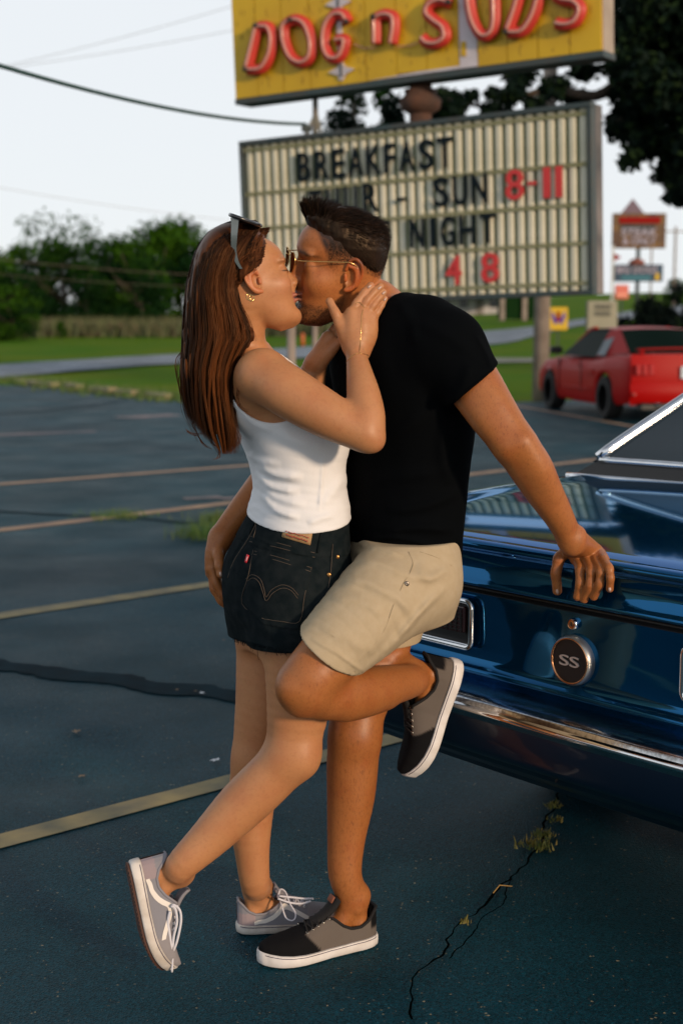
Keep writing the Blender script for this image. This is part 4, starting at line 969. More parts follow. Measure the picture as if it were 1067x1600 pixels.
# badge and lock
T = Matrix.Translation((-.007, 0, .698)) @ Matrix.Rotation(-math.pi / 2, 4, 'Y')
bd = MB().lathe([(0, .004), (.049, .004), (.049, -.014), (0, -.014)], T, 48).build('round_badge', M_blackp, coupe, auto=30)
MB().lathe([(.0485, .002), (.0485, .007), (.0515, .009), (.0525, .007)], T, 48).build('badge_rim', M_copper, bd, True)
MB().lathe([(.0523, .007), (.0560, .003), (.0570, -.008), (.0570, -.016)], T, 48).build('badge_side', mat('badge_side_metal', (.40, .40, .38), .35, .9), bd, True)
me = text_mesh('SS', .052, .003, .0002, 0, .95); xs = [q.co.x for q in me.vertices]; ys = [q.co.y for q in me.vertices]
me.transform(Matrix.Translation((-(max(xs) + min(xs)) / 2, -(max(ys) + min(ys)) / 2, 0))); me.transform(Matrix.Diagonal((1.30, .66, 1, 1)))
me.transform(Matrix.Translation((-.0135, 0, .698)) @ Matrix(((0, 0, -1, 0), (-1, 0, 0, 0), (0, 1, 0, 0), (0, 0, 0, 1)))); link('badge_letters', me, mat('badge_silver', (.62, .62, .62), .35, .6), bd)
T = Matrix.Translation((.002, 0, .781)) @ Matrix.Rotation(-math.pi / 2, 4, 'Y')
lk = MB().lathe([(.0135, -.004), (.0135, .008), (.011, .011)], T, 28).build('trunk_lock', M_chrome, coupe, True)
MB().lathe([(.011, .011), (.008, .0095), (.0065, .0105), (0, .0105)], T, 28).build('lock_cylinder', M_copper, lk, True); MB().box((-.0092, 0, .781), (.003, .0022, .010)).build('keyhole', M_blackp, lk)
MB().lathe([(0, .010), (.003, .010), (.0035, .004)], Matrix.Translation((-.11, .60, .578)) @ Matrix.Rotation(-.6, 4, 'Y'), 12).build('bumper_bolt', M_chrome, coupe, True)
# greenhouse
ZB = .978; ZG = 1.030; ZR = 1.335
def gb(v): return arcu(v, .940, .085, .81)
grid('vinyl_band', lambda s, t: (gb((t * 2 - 1) * .81 * (1 - .10 * s)) + .02 * s - .008 * (1 - s), (t * 2 - 1) * .81 * (1 - .10 * s), ZB - .004 + (ZG - ZB + .004) * s), 6, 40, M_vinyl, coupe)
def rg(s, t):
    hw = .725 + (.53 - .725) * s; v = (t * 2 - 1) * hw; u = gb(v * .72 / hw) + .02 + (.43 + .03 * math.sin(s * 3.14) * 0) * s
    return (u + .02 * math.sin(s * math.pi), v, ZG + (ZR - .015 - ZG) * (s ** .92))
grid('rear_window', lambda s, t: rg(.02 + s * .96, t), 20, 40, M_cglass, coupe)
MB().tube([rg(0, k / 40) for k in range(41)], .011, 8).build('window_trim', M_chrome, coupe, True)
for t in (0, 1): MB().tube([Vector(rg(k / 16, t)) + Vector((0, (1 if t else -1) * .008, .004)) for k in range(17)], .013, 8, flat=1.5).build('window_trim', M_chrome, coupe, True)
MB().tube([rg(1, k / 20) for k in range(21)], .009, 8).build('window_trim', M_chrome, coupe, True)
MB().tube([(gb((t * 2 - 1) * .81) - .016, (t * 2 - 1) * .81, ZB + .002) for t in np.linspace(0, 1, 41)], .010, 8).build('vinyl_trim', M_chrome, coupe, True)
def roof_z(u, v): return ZR + .02 * math.sin(min(1, max(0, (u - 1.4) / 1.2)) * math.pi) - .03 * (v / .6) ** 2
grid('vinyl_roof', lambda s, t: (gb(0) * .45 + .93 + (-.085 * 1 * ((t * 2 - 1) ** 2)) * (1 - s) + 1.15 * s, (t * 2 - 1) * .60, roof_z(1.42 + 1.15 * s, (t * 2 - 1) * .60)), 12, 20, M_vinyl, coupe)
for sg in (-1, 1):
    # sail panel between the rear window edge and the flank, side glass, windscreen pillar
    def sail(s, t, sg=sg):
        a = Vector(rg(s, 1)); out = Vector((gb(.81) + (.95) * s * .75 + .35 * s * 0, .81 + (.63 - .81) * s, ZB + (ZR - .045 - ZB) * s)); e = Vector((1.30 + .45 * s, .87 - .22 * s, .94 + (ZR - .06 - .94) * s))
        P = [Vector((a.x, a.y + .01, a.z)), Vector((a.x + .05, a.y + .07, a.z - .012)), e]; q = P[0].lerp(P[1], t * 2) if t < .5 else P[1].lerp(P[2], t * 2 - 1)
        return (q.x, sg * q.y, q.z)
    grid('sail_panel', sail, 14, 10, M_vinyl, coupe)
    grid('side_window', lambda s, t: (1.30 + .45 * s + (1.55 - .75 * s) * t, sg * (.865 - .22 * s), .94 + (ZR - .06 - .94) * s), 8, 12, M_cglass, coupe)
    grid('door', lambda s, t: (1.75 + 1.15 * t, sg * (HW + .014), .36 + .5 * s), 4, 4, M_blue, coupe)
grid('windscreen', lambda s, t: (3.05 - .48 * s + .06 * (1 - (t * 2 - 1) ** 2), (t * 2 - 1) * (.80 - .18 * s), .96 + (ZR - .03 - .96) * s), 8, 12, M_cglass, coupe)

# ---- red sports coupe parked at the lawn
M_redp = mat('red_car_paint', (.33, .0015, .001), .45, 0, coat=.05, spec=.12)
M_rglass = mat('dark_tinted_glass', (.003, .010, .008), .5, spec=.04); M_lampr = mat('red_lamp', (.38, .01, .01), .3, coat=.5); M_plate = mat('licence_plate', (.55, .62, .7), .5)
RU = Vector((-.17, .985, 0)).normalized(); rear_w = Vector((3.94, 20.95, 0)); RO = rear_w - RU * .98 + Vector((.985, .17, 0)) * .80
rc = tag(empty('sports_coupe', RO, math.atan2(RU.y, RU.x)), 'red two door sports coupe parked at the edge of the lawn', 'car')
st = [(.0, .90, .80, .40), (.04, .965, .86, .32), (.25, .985, .89, .26), (.98, .955, .925, .22), (1.6, .90, .90, .20), (2.4, .88, .90, .20), (3.2, .90, .91, .22), (3.9, .84, .88, .24), (4.35, .72, .82, .24), (4.55, .58, .70, .26)]
body_loft('body', st, M_redp, rc, arches=[(.98, .31, .36), (3.55, .31, .36)])
grid('rear_panel', lambda s, t: (-.02 - .05 * math.sin(s * 3.0) + .06 * (abs(t * 2 - 1)) ** 3, (t * 2 - 1) * .86, .26 + .71 * s), 12, 16, M_redp, rc)
grid('rear_bumper', lambda s, t: (-.09 - .03 * math.sin(s * 3.14) + .10 * (abs(t * 2 - 1)) ** 3, (t * 2 - 1) * .875, .30 + .28 * s), 6, 16, M_redp, rc)
MB().box((.0, 0, .24), (.2, 1.5, .10), None, .02).build('diffuser', M_blackp, rc)
for sg in (-1, 1):
    for k in range(3): MB().box((-.065 + .01 * k, sg * (.78 - k * .10), .76), (.04, .075, .15), Matrix.Rotation(sg * -.12, 3, 'Z'), .01).build('tail_lamp', M_lampr, rc)
    MB().box((-.08, sg * .84, .42), (.05, .05, .05), None, .01).build('reflector', M_lampr, rc)
    MB().tube([(-.13, sg * .5, .27), (.1, sg * .5, .27)], .035, 10).build('exhaust_tip', M_rim, rc, True)
    for u in (.98, 3.55): wheel(rc, u, sg * .80, .32, .23, M_rim, 5, -sg)
    MB().box((2.9, sg * 1.0, .98), (.12, .2, .12), None, .03).build('wing_mirror', M_blackp, rc)
    MB().box((2.2, sg * .915, .42), (1.2, .02, .03), None, .005).build('side_moulding', M_redp, rc)
    MB().box((1.55, sg * .917, .68), (.32, .02, .10), Matrix.Rotation(0, 3, 'Z'), .008).build('side_scoop', M_redp, rc)
    MB().box((1.95, sg * .915, .62), (.008, .012, .5)).build('door_gap', M_blackp, rc); MB().box((3.0, sg * .905, .60), (.008, .03, .5)).build('door_gap', M_blackp, rc)
    MB().box((2.1, sg * .925, .78), (.16, .02, .03), None, .006).build('door_handle', M_redp, rc)
MB().box((-.105, 0, .72), (.02, .34, .17), None, .004).build('licence_plate', M_plate, rc); MB().box((-.12, .02, .73), (.006, .2, .05)).build('plate_marks', M_teal, rc)
sp = MB().tube([(.03, v, 1.055 - .02 * (v / .8) ** 2) for v in np.linspace(-.78, .78, 9)], .03, 8, flat=.4, up=(0, 0, 1)); [sp.box((.05, s * .7, 1.01), (.08, .04, .09)) for s in (-1, 1)]; sp.build('rear_spoiler', M_redp, rc, True)
def gh(s, t, u0, u1, w0, w1, z0, z1, bow=.05): v = (t * 2 - 1); return (u0 + (u1 - u0) * s + bow * (v * v) * (1 if u1 > u0 else -1), v * (w0 + (w1 - w0) * s), z0 + (z1 - z0) * s - .02 * v * v * s)
grid('rear_window', lambda s, t: gh(s, t, .55, 1.25, .66, .53, .985, 1.325), 8, 12, M_rglass, rc)
grid('roof', lambda s, t: (1.25 + 1.2 * s + .03 * (t * 2 - 1) ** 2, (t * 2 - 1) * (.585), 1.325 + .03 * math.sin(s * 3.14) - .03 * (t * 2 - 1) ** 2), 10, 12, M_redp, rc)
grid('windscreen', lambda s, t: gh(s, t, 3.15, 2.45, .72, .56, .92, 1.325), 8, 12, M_rglass, rc)
for sg in (-1, 1):
    grid('side_window', lambda s, t: (1.45 + .12 * s + (1.62 - .82 * s) * t, sg * (.845 - .25 * s), .90 + .40 * s), 8, 12, M_rglass, rc)
    grid('quarter_pillar', lambda s, t: (.60 + .68 * s + (.87 - .57 * s) * t, sg * (.66 + .19 * t + (-.11 - .14 * t) * s), .98 - .075 * t + (.345 + .055 * t - .01) * s), 8, 10, M_redp, rc)
    grid('quarter_window', lambda s, t: (1.17 + .17 * s + (.26) * t, sg * (.853 - .24 * s - .03 * (1 - t)), .93 + .33 * s), 4, 4, mat('glass_pale', (.10, .13, .15), .3) if sg < 0 else bpy.data.materials['glass_pale'], rc)
    MB().tube([(3.15, sg * .73, .915), (2.45, sg * .575, 1.31), (2.2, sg * .585, 1.325)], .028, 8).build('roof_pillar', M_redp, rc, True)
# ================================================================ PEOPLE
def Wa(px, py, Y): return A(W(px, py, Y))
def CU(px, py, u):                 # pixel ray met with the car's plane at local x = u
    d = ray(px, py); Uv = Vector((.757, .653, 0)); o = Vector((0, 0, CAM_H)); t = ((CO + Uv * u - o).dot(Uv)) / d.dot(Uv); return A(o + d * t)
def sec(px, py, Y, a, b, yaw, e=2.2): return (tuple(Wa(px, py, Y)), a, b, math.radians(yaw), e)
def rot_frame(fwd, up):
    x = A(fwd) / np.linalg.norm(fwd); z = A(up) - x * (A(up) @ x); z /= np.linalg.norm(z); y = np.cross(z, x); return np.stack([x, y, z], 1)   # columns

class Head(Prim):
    """implicit head: profile table + nose, lips, sockets, ears"""
    T = np.array([  # z, front, back, halfwidth
        (-.008, .060, .032, .005), (-.003, .070, .026, .015), (.004, .079, .016, .027), (.012, .084, .004, .035), (.022, .086, -.008, .041), (.036, .083, -.020, .047), (.050, .084, -.035, .052), (.066, .084, -.055, .057), (.080, .083, -.072, .061), (.098, .081, -.085, .066),
        (.115, .078, -.093, .069), (.130, .082, -.097, .071), (.142, .087, -.099, .072), (.160, .086, -.099, .073), (.180, .078, -.095, .071), (.198, .062, -.085, .063), (.212, .040, -.066, .048), (.221, .018, -.040, .030), (.226, -.005, -.022, .012)])
    T = catmull(T, 5)
    def __init__(s, org, F, sc, jaw=1.0, nose=1.0, k=.012, ears=(-1, 1), zm=None, fwd=0.0, back=1.0):
        s.o = A(org); s.F = F; s.sc = sc; s.k = k; s.jaw = jaw; s.nose = nose; s.ears = ears; s.zm = zm; s.fwd = fwd; s.back = back
        c = s.o + F @ A((0, 0, .11)) * sc; s.lo = c - .155 * sc; s.hi = c + .155 * sc
    def loc(s, p): return ((p - s.o) @ s.F) / s.sc
    def wpt(s, q): return s.o + s.F @ (A(q) * s.sc)
    def f(s, p):
        q = s.loc(p)
        if s.zm is not None: q = q.copy(); q[:, 2] = np.interp(q[:, 2], *s.zm)
        x, y, z = q.T; ay = np.abs(y); T = s.T
        fr = np.interp(z, T[:, 0], T[:, 1]); bk = np.interp(z, T[:, 0], T[:, 2]); w = np.interp(z, T[:, 0], T[:, 3]); bk = np.where(bk < 0, bk * s.back, bk); fr = fr + s.fwd * np.clip((z - .12) / .03, 0, 1)
        if s.jaw != 1: w = w * (1 + (s.jaw - 1) * np.clip((.09 - z) / .06, 0, 1)); fr = fr + .004 * (s.jaw - 1) / .12 * np.exp(-((z - .014) / .014) ** 2); bk = bk - .012 * (s.jaw - 1) / .12 * np.exp(-((z - .03) / .03) ** 2)
        xc = (fr + bk) / 2; a = (fr - bk) / 2
        # widest point of the skull is behind the middle; the face narrows to the front
        tx = np.clip((x - xc) / a, -1.2, 1.2); wf = w * (1 - .16 * np.clip(tx, 0, 1) ** 2)
        e = 2.25; r = (np.abs((x - xc) / a) ** e + np.abs(y / wf) ** e) ** (1 / e)
        d = (r - 1) * np.minimum(a, wf) * .95
        dz = np.maximum(T[0, 0] - z, z - T[-1, 0]); d = np.maximum(d, dz)
        def el(cx, cy, cz, rx, ry, rz, yy=None):
            Y = ay if yy is None else yy
            n = np.sqrt(((x - cx) / rx) ** 2 + ((Y - cy) / ry) ** 2 + ((z - cz) / rz) ** 2); return (n - 1) * min(rx, ry, rz)
        d = smax(d, -el(.099, .029, .121, .019, .020, .012), .012)                   # sockets
        d = smin(d, el(.0700, .031, .1195, .0120, .0140, .0105), .006)               # lids
        d = smin(d, el(.0765, .028, .1390, .008, .022, .006), .014)                   # brow
        d = smin(d, el(.052, .043, .090, .022, .018, .018), .03)                    # cheekbone
        d = smin(d, el(.073, 0, .012, .013, .018, .013), .016)                       # chin
        # nose: bridge to tip
        for a0, b0, r0, r1 in (((.082, 0, .132), (.101, 0, .092), .0065, .0095),):
            a_ = A(a0); b_ = A(b0) + A(((s.nose - 1) * .03, 0, 0)); ab = b_ - a_; t = np.clip(((q - a_) @ ab) / (ab @ ab), 0, 1); dd = np.sqrt((((q - a_ - t[:, None] * ab) * A((1, .92, 1))) ** 2).sum(1)) - (r0 + (r1 - r0) * t); d = smin(d, dd, .008)
        a_ = A((.072, 0, .132)); ab = A((.088, 0, .086)) - a_; t = np.clip(((q - a_) @ ab) / (ab @ ab), 0, 1); d = smin(d, np.sqrt(((q - a_ - t[:, None] * ab) ** 2).sum(1)) - (.0090 + .004 * t), .008)
        a_ = A((.0985, 0, .090)); ab = A((.086, 0, .077)) - a_; t = np.clip(((q - a_) @ ab) / (ab @ ab), 0, 1); d = smin(d, np.sqrt(((q - a_ - t[:, None] * ab) ** 2).sum(1)) - (.0080 - .002 * t), .006)
        d = smin(d, el(.094, .0095, .0865, .0085, .0065, .0065), .004)               # wings
        d = smax(d, -el(.101, .0055, .0795, .0055, .0032, .0045), .002)              # nostrils
        d = smin(d, el(.0855, 0, .0715, .007, .010, .010), .008)                     # philtrum bulk
        d = smin(d, el(.0865, 0, .0600, .0085, .021, .0052), .0035)                  # upper lip
        d = smin(d, el(.0850, 0, .0490, .0088, .018, .0058), .0035)                  # lower lip
        d = smax(d, -el(.0950, 0, .0545, .009, .022, .0012), .0025)                  # mouth line
        d = smax(d, -el(.095, 0, .036, .008, .022, .006), .008)                      # under-lip dip
        # ears
        for sg in s.ears:
            Y = y * sg
            base = el(-.010, .0735, .112, .0165, .0090, .0290, Y + (x + .01) * .35)
            base = smax(base, -el(-.005, .0800, .108, .0100, .0100, .0165, Y + (x + .01) * .35), .003)
            d = smin(d, base, .004)
            pts = [(.004, .075, .122), (-.002, .080, .138), (-.014, .084, .142), (-.025, .086, .132), (-.028, .084, .115), (-.021, .080, .098), (-.010, .076, .087), (.000, .073, .084)]
            rad = [.0028, .0032, .0036, .0036, .0034, .0036, .0055, .0050]
            P = s.earP if hasattr(s, 'earP') else catmull(pts, 3); s.earP = P; R = np.interp(np.linspace(0, 1, len(P)), np.linspace(0, 1, len(rad)), rad); Q = np.stack([x, Y, z], 1); dm = None
            near = np.abs(Y - .08) < .03
            if near.any():
                Qn = Q[near]
                for i in range(len(P) - 1):
                    ab = P[i + 1] - P[i]; t = np.clip(((Qn - P[i]) @ ab) / (ab @ ab), 0, 1); dd = np.sqrt(((Qn - P[i] - t[:, None] * ab) ** 2).sum(1)) - (R[i] + (R[i + 1] - R[i]) * t); dm = dd if dm is None else np.minimum(dm, dd)
                for a0, b0, rr in (((-.003, .079, .128), (-.018, .081, .125), .0026), ((-.018, .081, .125), (-.018, .080, .102), .0028), ((.004, .0745, .111), (.003, .075, .103), .0038)):
                    a_ = A(a0); ab = A(b0) - a_; t = np.clip(((Qn - a_) @ ab) / (ab @ ab), 0, 1); dm = np.minimum(dm, np.sqrt(((Qn - a_ - t[:, None] * ab) ** 2).sum(1)) - rr)
                full = np.full(len(Y), .05); full[near] = dm; d = smin(d, full, .003)
        return d * s.sc

def finger(pts, r0, r1=None, k=.0035):
    """pts: knuckle .. tip ; a rounded chain with slight joint bulges"""
    r1 = r1 or r0 * .78; P = [A(p) for p in pts]; L = len(P); rs = [r0 + (r1 - r0) * i / (L - 1) for i in range(L)]
    out_p = []; out_r = []
    for i in range(L):
        out_p.append(P[i]); out_r.append(rs[i] * (1.05 if 0 < i < L - 1 else 1.0))
        if i < L - 1: out_p.append((P[i] + P[i + 1]) / 2); out_r.append((rs[i] + rs[i + 1]) / 2 * .95)
    return Limb(out_p, out_r, k, 3)

import time as _t; _T0 = _t.time()
def body_mesh(name, prims, regions, h0, m, parent, color_fn, carve=None):
    """one skin mesh: coarse body, fine regions (boxes) swapped in"""
    def fn(p, lo, hi):
        d = field(prims, p, lo, hi)
        return d if carve is None else carve(p, d, lo, hi)
    lo = np.min([q.lo for q in prims], 0) - .02; hi = np.max([q.hi for q in prims], 0) + .02
    VV = []; FF = []; n0 = 0
    V, F = sdf_mesh(fn, lo, hi, h0); V = project(fn, V, 1)
    fc = V[F].mean(1); keep = np.ones(len(F), bool)
    for rlo, rhi, h in regions:
        ins = ((fc > A(rlo) + h0 * .6) & (fc < A(rhi) - h0 * .6)).all(1); keep &= ~ins
    F = F[keep]; VV.append(V); FF.append(F); n0 += len(V)
    for rlo, rhi, h in regions:
        v, f = sdf_mesh(fn, A(rlo) - h, A(rhi) + h, h); v = project(fn, v, 1)
        c = v[f].mean(1); k = ((c > A(rlo)) & (c < A(rhi))).all(1); f = f[k]
        VV.append(v); FF.append(f + n0); n0 += len(v)
    V = np.concatenate(VV); F = np.concatenate(FF); used = np.unique(F); mp = np.full(len(V), -1); mp[used] = np.arange(len(used)); V = V[used]; F = mp[F]
    me = np_mesh(name, V, F); set_col(me, color_fn(V)); return link(name, me, m, parent), fn, V
def cloth(name, fn, lo, hi, h, m, parent, color_fn=None):
    V, F = sdf_mesh(fn, lo, hi, h); V = project(fn, V, 1); me = np_mesh(name, V, F)
    if color_fn is not None: set_col(me, color_fn(V))
    return link(name, me, m, parent)
def seg_d(p, a, b):
    ab = b - a; t = np.clip(((p - a) @ ab) / (ab @ ab), 0, 1); return np.sqrt(((p - a - t[:, None] * ab) ** 2).sum(1)), t
def folds(lines):
    """lines: (pixel polyline, width, amplitude) -> displacement on the near side, measured across the picture plane at the given depth"""
    L = []
    for pts, Y, w, amp in lines:
        P = [Wa(x, y, Y) for x, y in pts]; P = catmull(P, 3) if len(P) > 2 else np.array(P); L.append((P[:, [0, 2]], w, amp))
    def fn(p):
        q = p[:, [0, 2]]; out = np.zeros(len(p))
        for P, w, amp in L:
            lo = P.min(0) - 3 * w; hi = P.max(0) + 3 * w; m = ((q > lo) & (q < hi)).all(1)
            if not m.any(): continue
            qm = q[m]; best = np.full(len(qm), 9.0); tt = np.zeros(len(qm)); n = len(P) - 1
            for i in range(n):
                d, t = seg_d(qm, P[i], P[i + 1]); b = d < best; best = np.where(b, d, best); tt = np.where(b, (i + t) / n, tt)
            out[m] += amp * np.exp(-(best / w) ** 2) * np.clip(np.sin(np.clip(tt, .001, .999) * math.pi) * 1.6, 0, 1)
        return out
    return fn
def vnoise(p, sc, seed=0):
    """cheap smooth noise: sum of rotated sines"""
    r = np.random.default_rng(seed); o = 0
    for i in range(5):
        d = r.normal(size=3); d /= np.linalg.norm(d); o = o + np.sin(p @ d * sc * (1 + .5 * i) + r.uniform(0, 6)) / (1 + .5 * i)
    return o / 2.8
def half(p, P0, n): return (p - A(P0)) @ (A(n) / np.linalg.norm(n))
def hit(fn, px, py, y0=2.6, y1=3.5, off=0.0):
    """where the ray of a photo pixel meets an implicit surface"""
    d = A(ray(px, py)); ts = np.linspace(y0, y1, 400) / d[1]; P = A((0, 0, CAM_H)) + ts[:, None] * d; v = fn(P, None, None)
    i = np.argmax(v < off)
    if v[i] >= off: return None
    return P[max(i - 1, 0)] + (P[i] - P[max(i - 1, 0)]) * ((v[max(i - 1, 0)] - off) / max(v[max(i - 1, 0)] - v[i], 1e-9) if i else 0)
def hits(fn, pts, **k): return [q for q in (hit(fn, x, y, **k) for x, y in pts) if q is not None]
def lerp3(a, b, t): return A(a)[None] * (1 - t[:, None]) + A(b)[None] * t[:, None]

M_skinW = mat('skin_fair', (.5, .3, .2), .48, vcol='Col', sss=.12, bump=(350, .12, .001), spec=.4); M_skinM = mat('skin_tan', (.4, .2, .1), .46, vcol='Col', sss=.10, bump=(260, .18, .001), spec=.4)
M_white_knit = mat('white_rib_knit', (.74, .74, .76), .9, bump=(420, .25, .001), sheen=.2, spec=.2)
M_blacktee = mat('black_cotton', (.0022, .0028, .0036), .95, bump=(300, .3, .001), spec=.03)
M_denim = mat('washed_black_denim', (.006, .010, .012), .95, noise=(45, (.014, .018, .020), .9, 8), bump=(520, .5, .001), spec=.04)
M_khaki = mat('khaki_cotton', (.40, .32, .21), .9, noise=(60, (.44, .36, .25), .6), bump=(380, .35, .001), spec=.2)
M_stitch = mat('stitching_brown', (.07, .05, .035), .8); M_khst = mat('khaki_stitch', (.34, .27, .17), .9); M_gold = mat('gold', (.75, .48, .18), .2, 1.0)
M_hairW = mat('auburn_hair', (.052, .018, .008), .42, noise=(25, (.11, .035, .010), .9, 3), spec=.6); M_hairM = mat('dark_brown_hair', (.010, .006, .0045), .45, noise=(30, (.022, .012, .008), .8, 3), spec=.5)

# shoe frames (origin at the heel, x towards the toe, z up from the sole); the feet are built inside them
def shoe_frame(org, xd, up):
    xd = Vector(xd).normalized(); up = Vector(up); up = (up - xd * up.dot(xd)).normalized(); return Vector(org), xd, up.cross(xd), up
def sl(fr, x, y, z): return A(fr[0] + fr[1] * x + fr[2] * y + fr[3] * z)
_h, _t = WZ(586, 1482), WZ(391, 1522); SF_M1 = shoe_frame(_h + Vector((0, .035, .001)), _t - _h, (0, 0, 1)); SL_M1 = .292
_h, _t = Wa(722, 1034, 3.185), Wa(657, 1222, 3.185); SF_M2 = shoe_frame(_h, _t - _h, (-1, -.26, -.3)); SL_M2 = .290
SF_W1 = shoe_frame(WZ(369, 1466) + Vector((0, .035, .001)), (1, .20, 0), (0, 0, 1)); SL_W1 = .25
_h, _t = Wa(201, 1347, 2.975), Wa(237, 1527, 2.965); SF_W2 = shoe_frame(_h, _t - _h, (.93, .30, .12)); SL_W2 = .257
def foot(fr, L, ra):
    k = L / .29; q = lambda x, y, z: sl(fr, x * k, y * k, z * k)
    return [Limb([q(.046, 0, .120), q(.048, 0, .090), q(.050, 0, .060)], [ra * .90, .0260 * k, .0225 * k], .012, 3), Limb([q(.066, 0, .115), q(.074, 0, .088), q(.092, 0, .064), q(.13, 0, .052), q(.19, 0, .040)], [ra * .90, .0265 * k, .0235 * k, .022 * k, .018 * k], .012, 3), Ell(q(.040, 0, .052), (.023 * k,) * 3, k=.015), Ell(q(.056, .022, .098), (.009, .008, .009), k=.014), Ell(q(.056, -.022, .098), (.009, .008, .009), k=.014)]
skin_mottle(M_skinW, .10); skin_mottle(M_skinM, .14, .22)
# ---------------------------------------------------------------- WOMAN
woman = tag(empty('person', tuple(WZ(395, 1462))), 'long haired woman in white tank top and black denim shorts kissing on one leg', 'person')
def keep_world(o, par): o.parent = par; o.matrix_parent_inverse = Matrix.Translation(-Vector(par.location)); return o
class _P:                          # parts are modelled in world space and parented without moving
    pass
def plink(o, par):
    me = o.data; me.transform(Matrix.Translation(-Vector(par['o_loc'] if 'o_loc' in par else par.location))); o.parent = par; return o
WP = .29; WY = .30; WH_F = rot_frame((math.cos(WP) * math.cos(WY), math.sin(WY), math.sin(WP)), (-math.sin(WP), .06, math.cos(WP)))
wsc = .95
ear_w = Wa(395, 438, 3.005); wo = ear_w - WH_F @ (A((-.012, -.078, .112)) * wsc)
WHead = Head(wo, WH_F, wsc, 1.0, .75, ears=(-1,), fwd=.004)
YW = -62
w_torso = [Loft([sec(452, 1012, 3.12, .135, .095, YW), sec(448, 965, 3.12, .168, .112, YW), sec(447, 925, 3.12, .176, .120, YW), sec(448, 885, 3.12, .172, .120, YW), sec(455, 845, 3.12, .150, .108, YW - 1), sec(465, 805, 3.11, .128, .094, YW - 3), sec(468, 765, 3.11, .118, .088, -66),
                 sec(464, 725, 3.11, .122, .092, -68), sec(458, 690, 3.11, .130, .103, -70), sec(444, 645, 3.11, .134, .110, -74), sec(428, 605, 3.11, .130, .100, -76), sec(408, 574, 3.11, .115, .078, -78), sec(392, 552, 3.11, .070, .058, -78), sec(384, 538, 3.11, .05, .05, -78)], k=.02, n=4)]
w_neck = [Limb([WHead.wpt((-.030, 0, .080)), Wa(383, 505, 3.08), Wa(378, 552, 3.10)], [.050, .043, .052], .018, 4)]
w_sh = [Ell(Wa(410, 586, 2.975), (.056, .050, .054), k=.035), Ell(Wa(388, 610, 3.03), (.045, .045, .075), k=.03), Ell(Wa(430, 622, 3.22), (.05, .05, .055), k=.03)]
w_arm = [Limb([Wa(412, 588, 2.965), Wa(450, 612, 2.925), Wa(505, 645, 2.895), Wa(550, 668, 2.88), Wa(570, 676, 2.875)], [.052, .0535, .0485, .0415, .038], .018, 4),
         Limb([Wa(571, 678, 2.875), Wa(573, 652, 2.885), Wa(568, 618, 2.915), Wa(562, 585, 2.955), Wa(558, 562, 2.985), Wa(557, 548, 2.998)], [.036, .0375, .0345, .0275, .0225, .0215], .012, 4, sq=None),
         Ell(Wa(584, 690, 2.87), (.018, .02, .018), k=.02)]
YHn = 3.015
def hp(px, py, dy=0.0): return Wa(px, py, YHn + dy)
w_hand = [Limb([hp(556, 550, -.01), hp(552, 520, -.012), hp(550, 490, -.004)], [.021, .019, .0155], .010, 3), Limb([hp(560, 548, -.01), hp(566, 520, -.012), hp(566, 489, -.002)], [.020, .0195, .0155], .010, 3), Limb([hp(565, 550, -.006), hp(576, 524, -.004), hp(580, 496, .004)], [.018, .0185, .0145], .010, 3),
          Limb([hp(546, 540, -.004), hp(540, 520, -.004), hp(541, 500, -.0)], [.017, .016, .012], .012, 3),
          finger([hp(549, 490, -.004), hp(557, 474, -.001), hp(569, 457, .006), hp(579, 446, .012)], .0098, .0075), finger([hp(563, 487, -.003), hp(573, 470, .0), hp(585, 456, .008), hp(594, 448, .016)], .0098, .0076), finger([hp(574, 491, .0), hp(583, 477, .003), hp(592, 465, .012), hp(599, 457, .020)], .0093, .0072), finger([hp(584, 498, .005), hp(590, 487, .009), hp(596, 477, .017), hp(601, 467, .024)], .0082, .0065),
          finger([hp(540, 526, -.004), hp(531, 507, -.006), hp(524, 489, -.002), hp(515, 471, .008)], .0135, .0085, .008)]
w_farm = [Limb([Wa(430, 622, 3.22), Wa(460, 645, 3.2), Wa(475, 650, 3.18)], [.048, .044, .040], .02, 3), Limb([Wa(474, 650, 3.18), Wa(484, 600, 3.16), Wa(493, 568, 3.145)], [.040, .034, .024], .015, 4),
          Limb([Wa(493, 568, 3.145), Wa(505, 548, 3.14), Wa(514, 530, 3.14)], [.023, .022, .019], .01, 3), Limb([Wa(498, 566, 3.13), Wa(514, 550, 3.12), Wa(526, 536, 3.12)], [.017, .015, .012], .01, 3),
          finger([Wa(506, 538, 3.15), Wa(514, 522, 3.15), Wa(524, 510, 3.15), Wa(534, 500, 3.15)], .0095), finger([Wa(512, 536, 3.16), Wa(522, 520, 3.16), Wa(534, 508, 3.16), Wa(544, 500, 3.16)], .0095), finger([Wa(518, 534, 3.14), Wa(528, 522, 3.14), Wa(538, 512, 3.14), Wa(546, 505, 3.14)], .0092), finger([Wa(524, 543, 3.115), Wa(533, 531, 3.11), Wa(541, 521, 3.11), Wa(548, 512, 3.11)], .0085)]
w_leg = [Limb([Wa(480, 950, 3.045), Wa(474, 1020, 3.03), Wa(468, 1090, 3.02), Wa(460, 1150, 3.015), Wa(455, 1180, 3.01)], [.092, .086, .072, .060, .056], .03, 4),
         Limb([Wa(455, 1178, 3.01), Wa(425, 1212, 3.01), Wa(378, 1258, 3.005), Wa(325, 1312, 2.99), Wa(283, 1353, 2.975), sl(SF_W2, .052, 0, .110)], [.055, .0560, .0545, .0440, .0345, .0310], .025, 4),
         Ell(Wa(474, 1178, 3.0), (.030, .035, .040), k=.03), *foot(SF_W2, SL_W2, .030)]
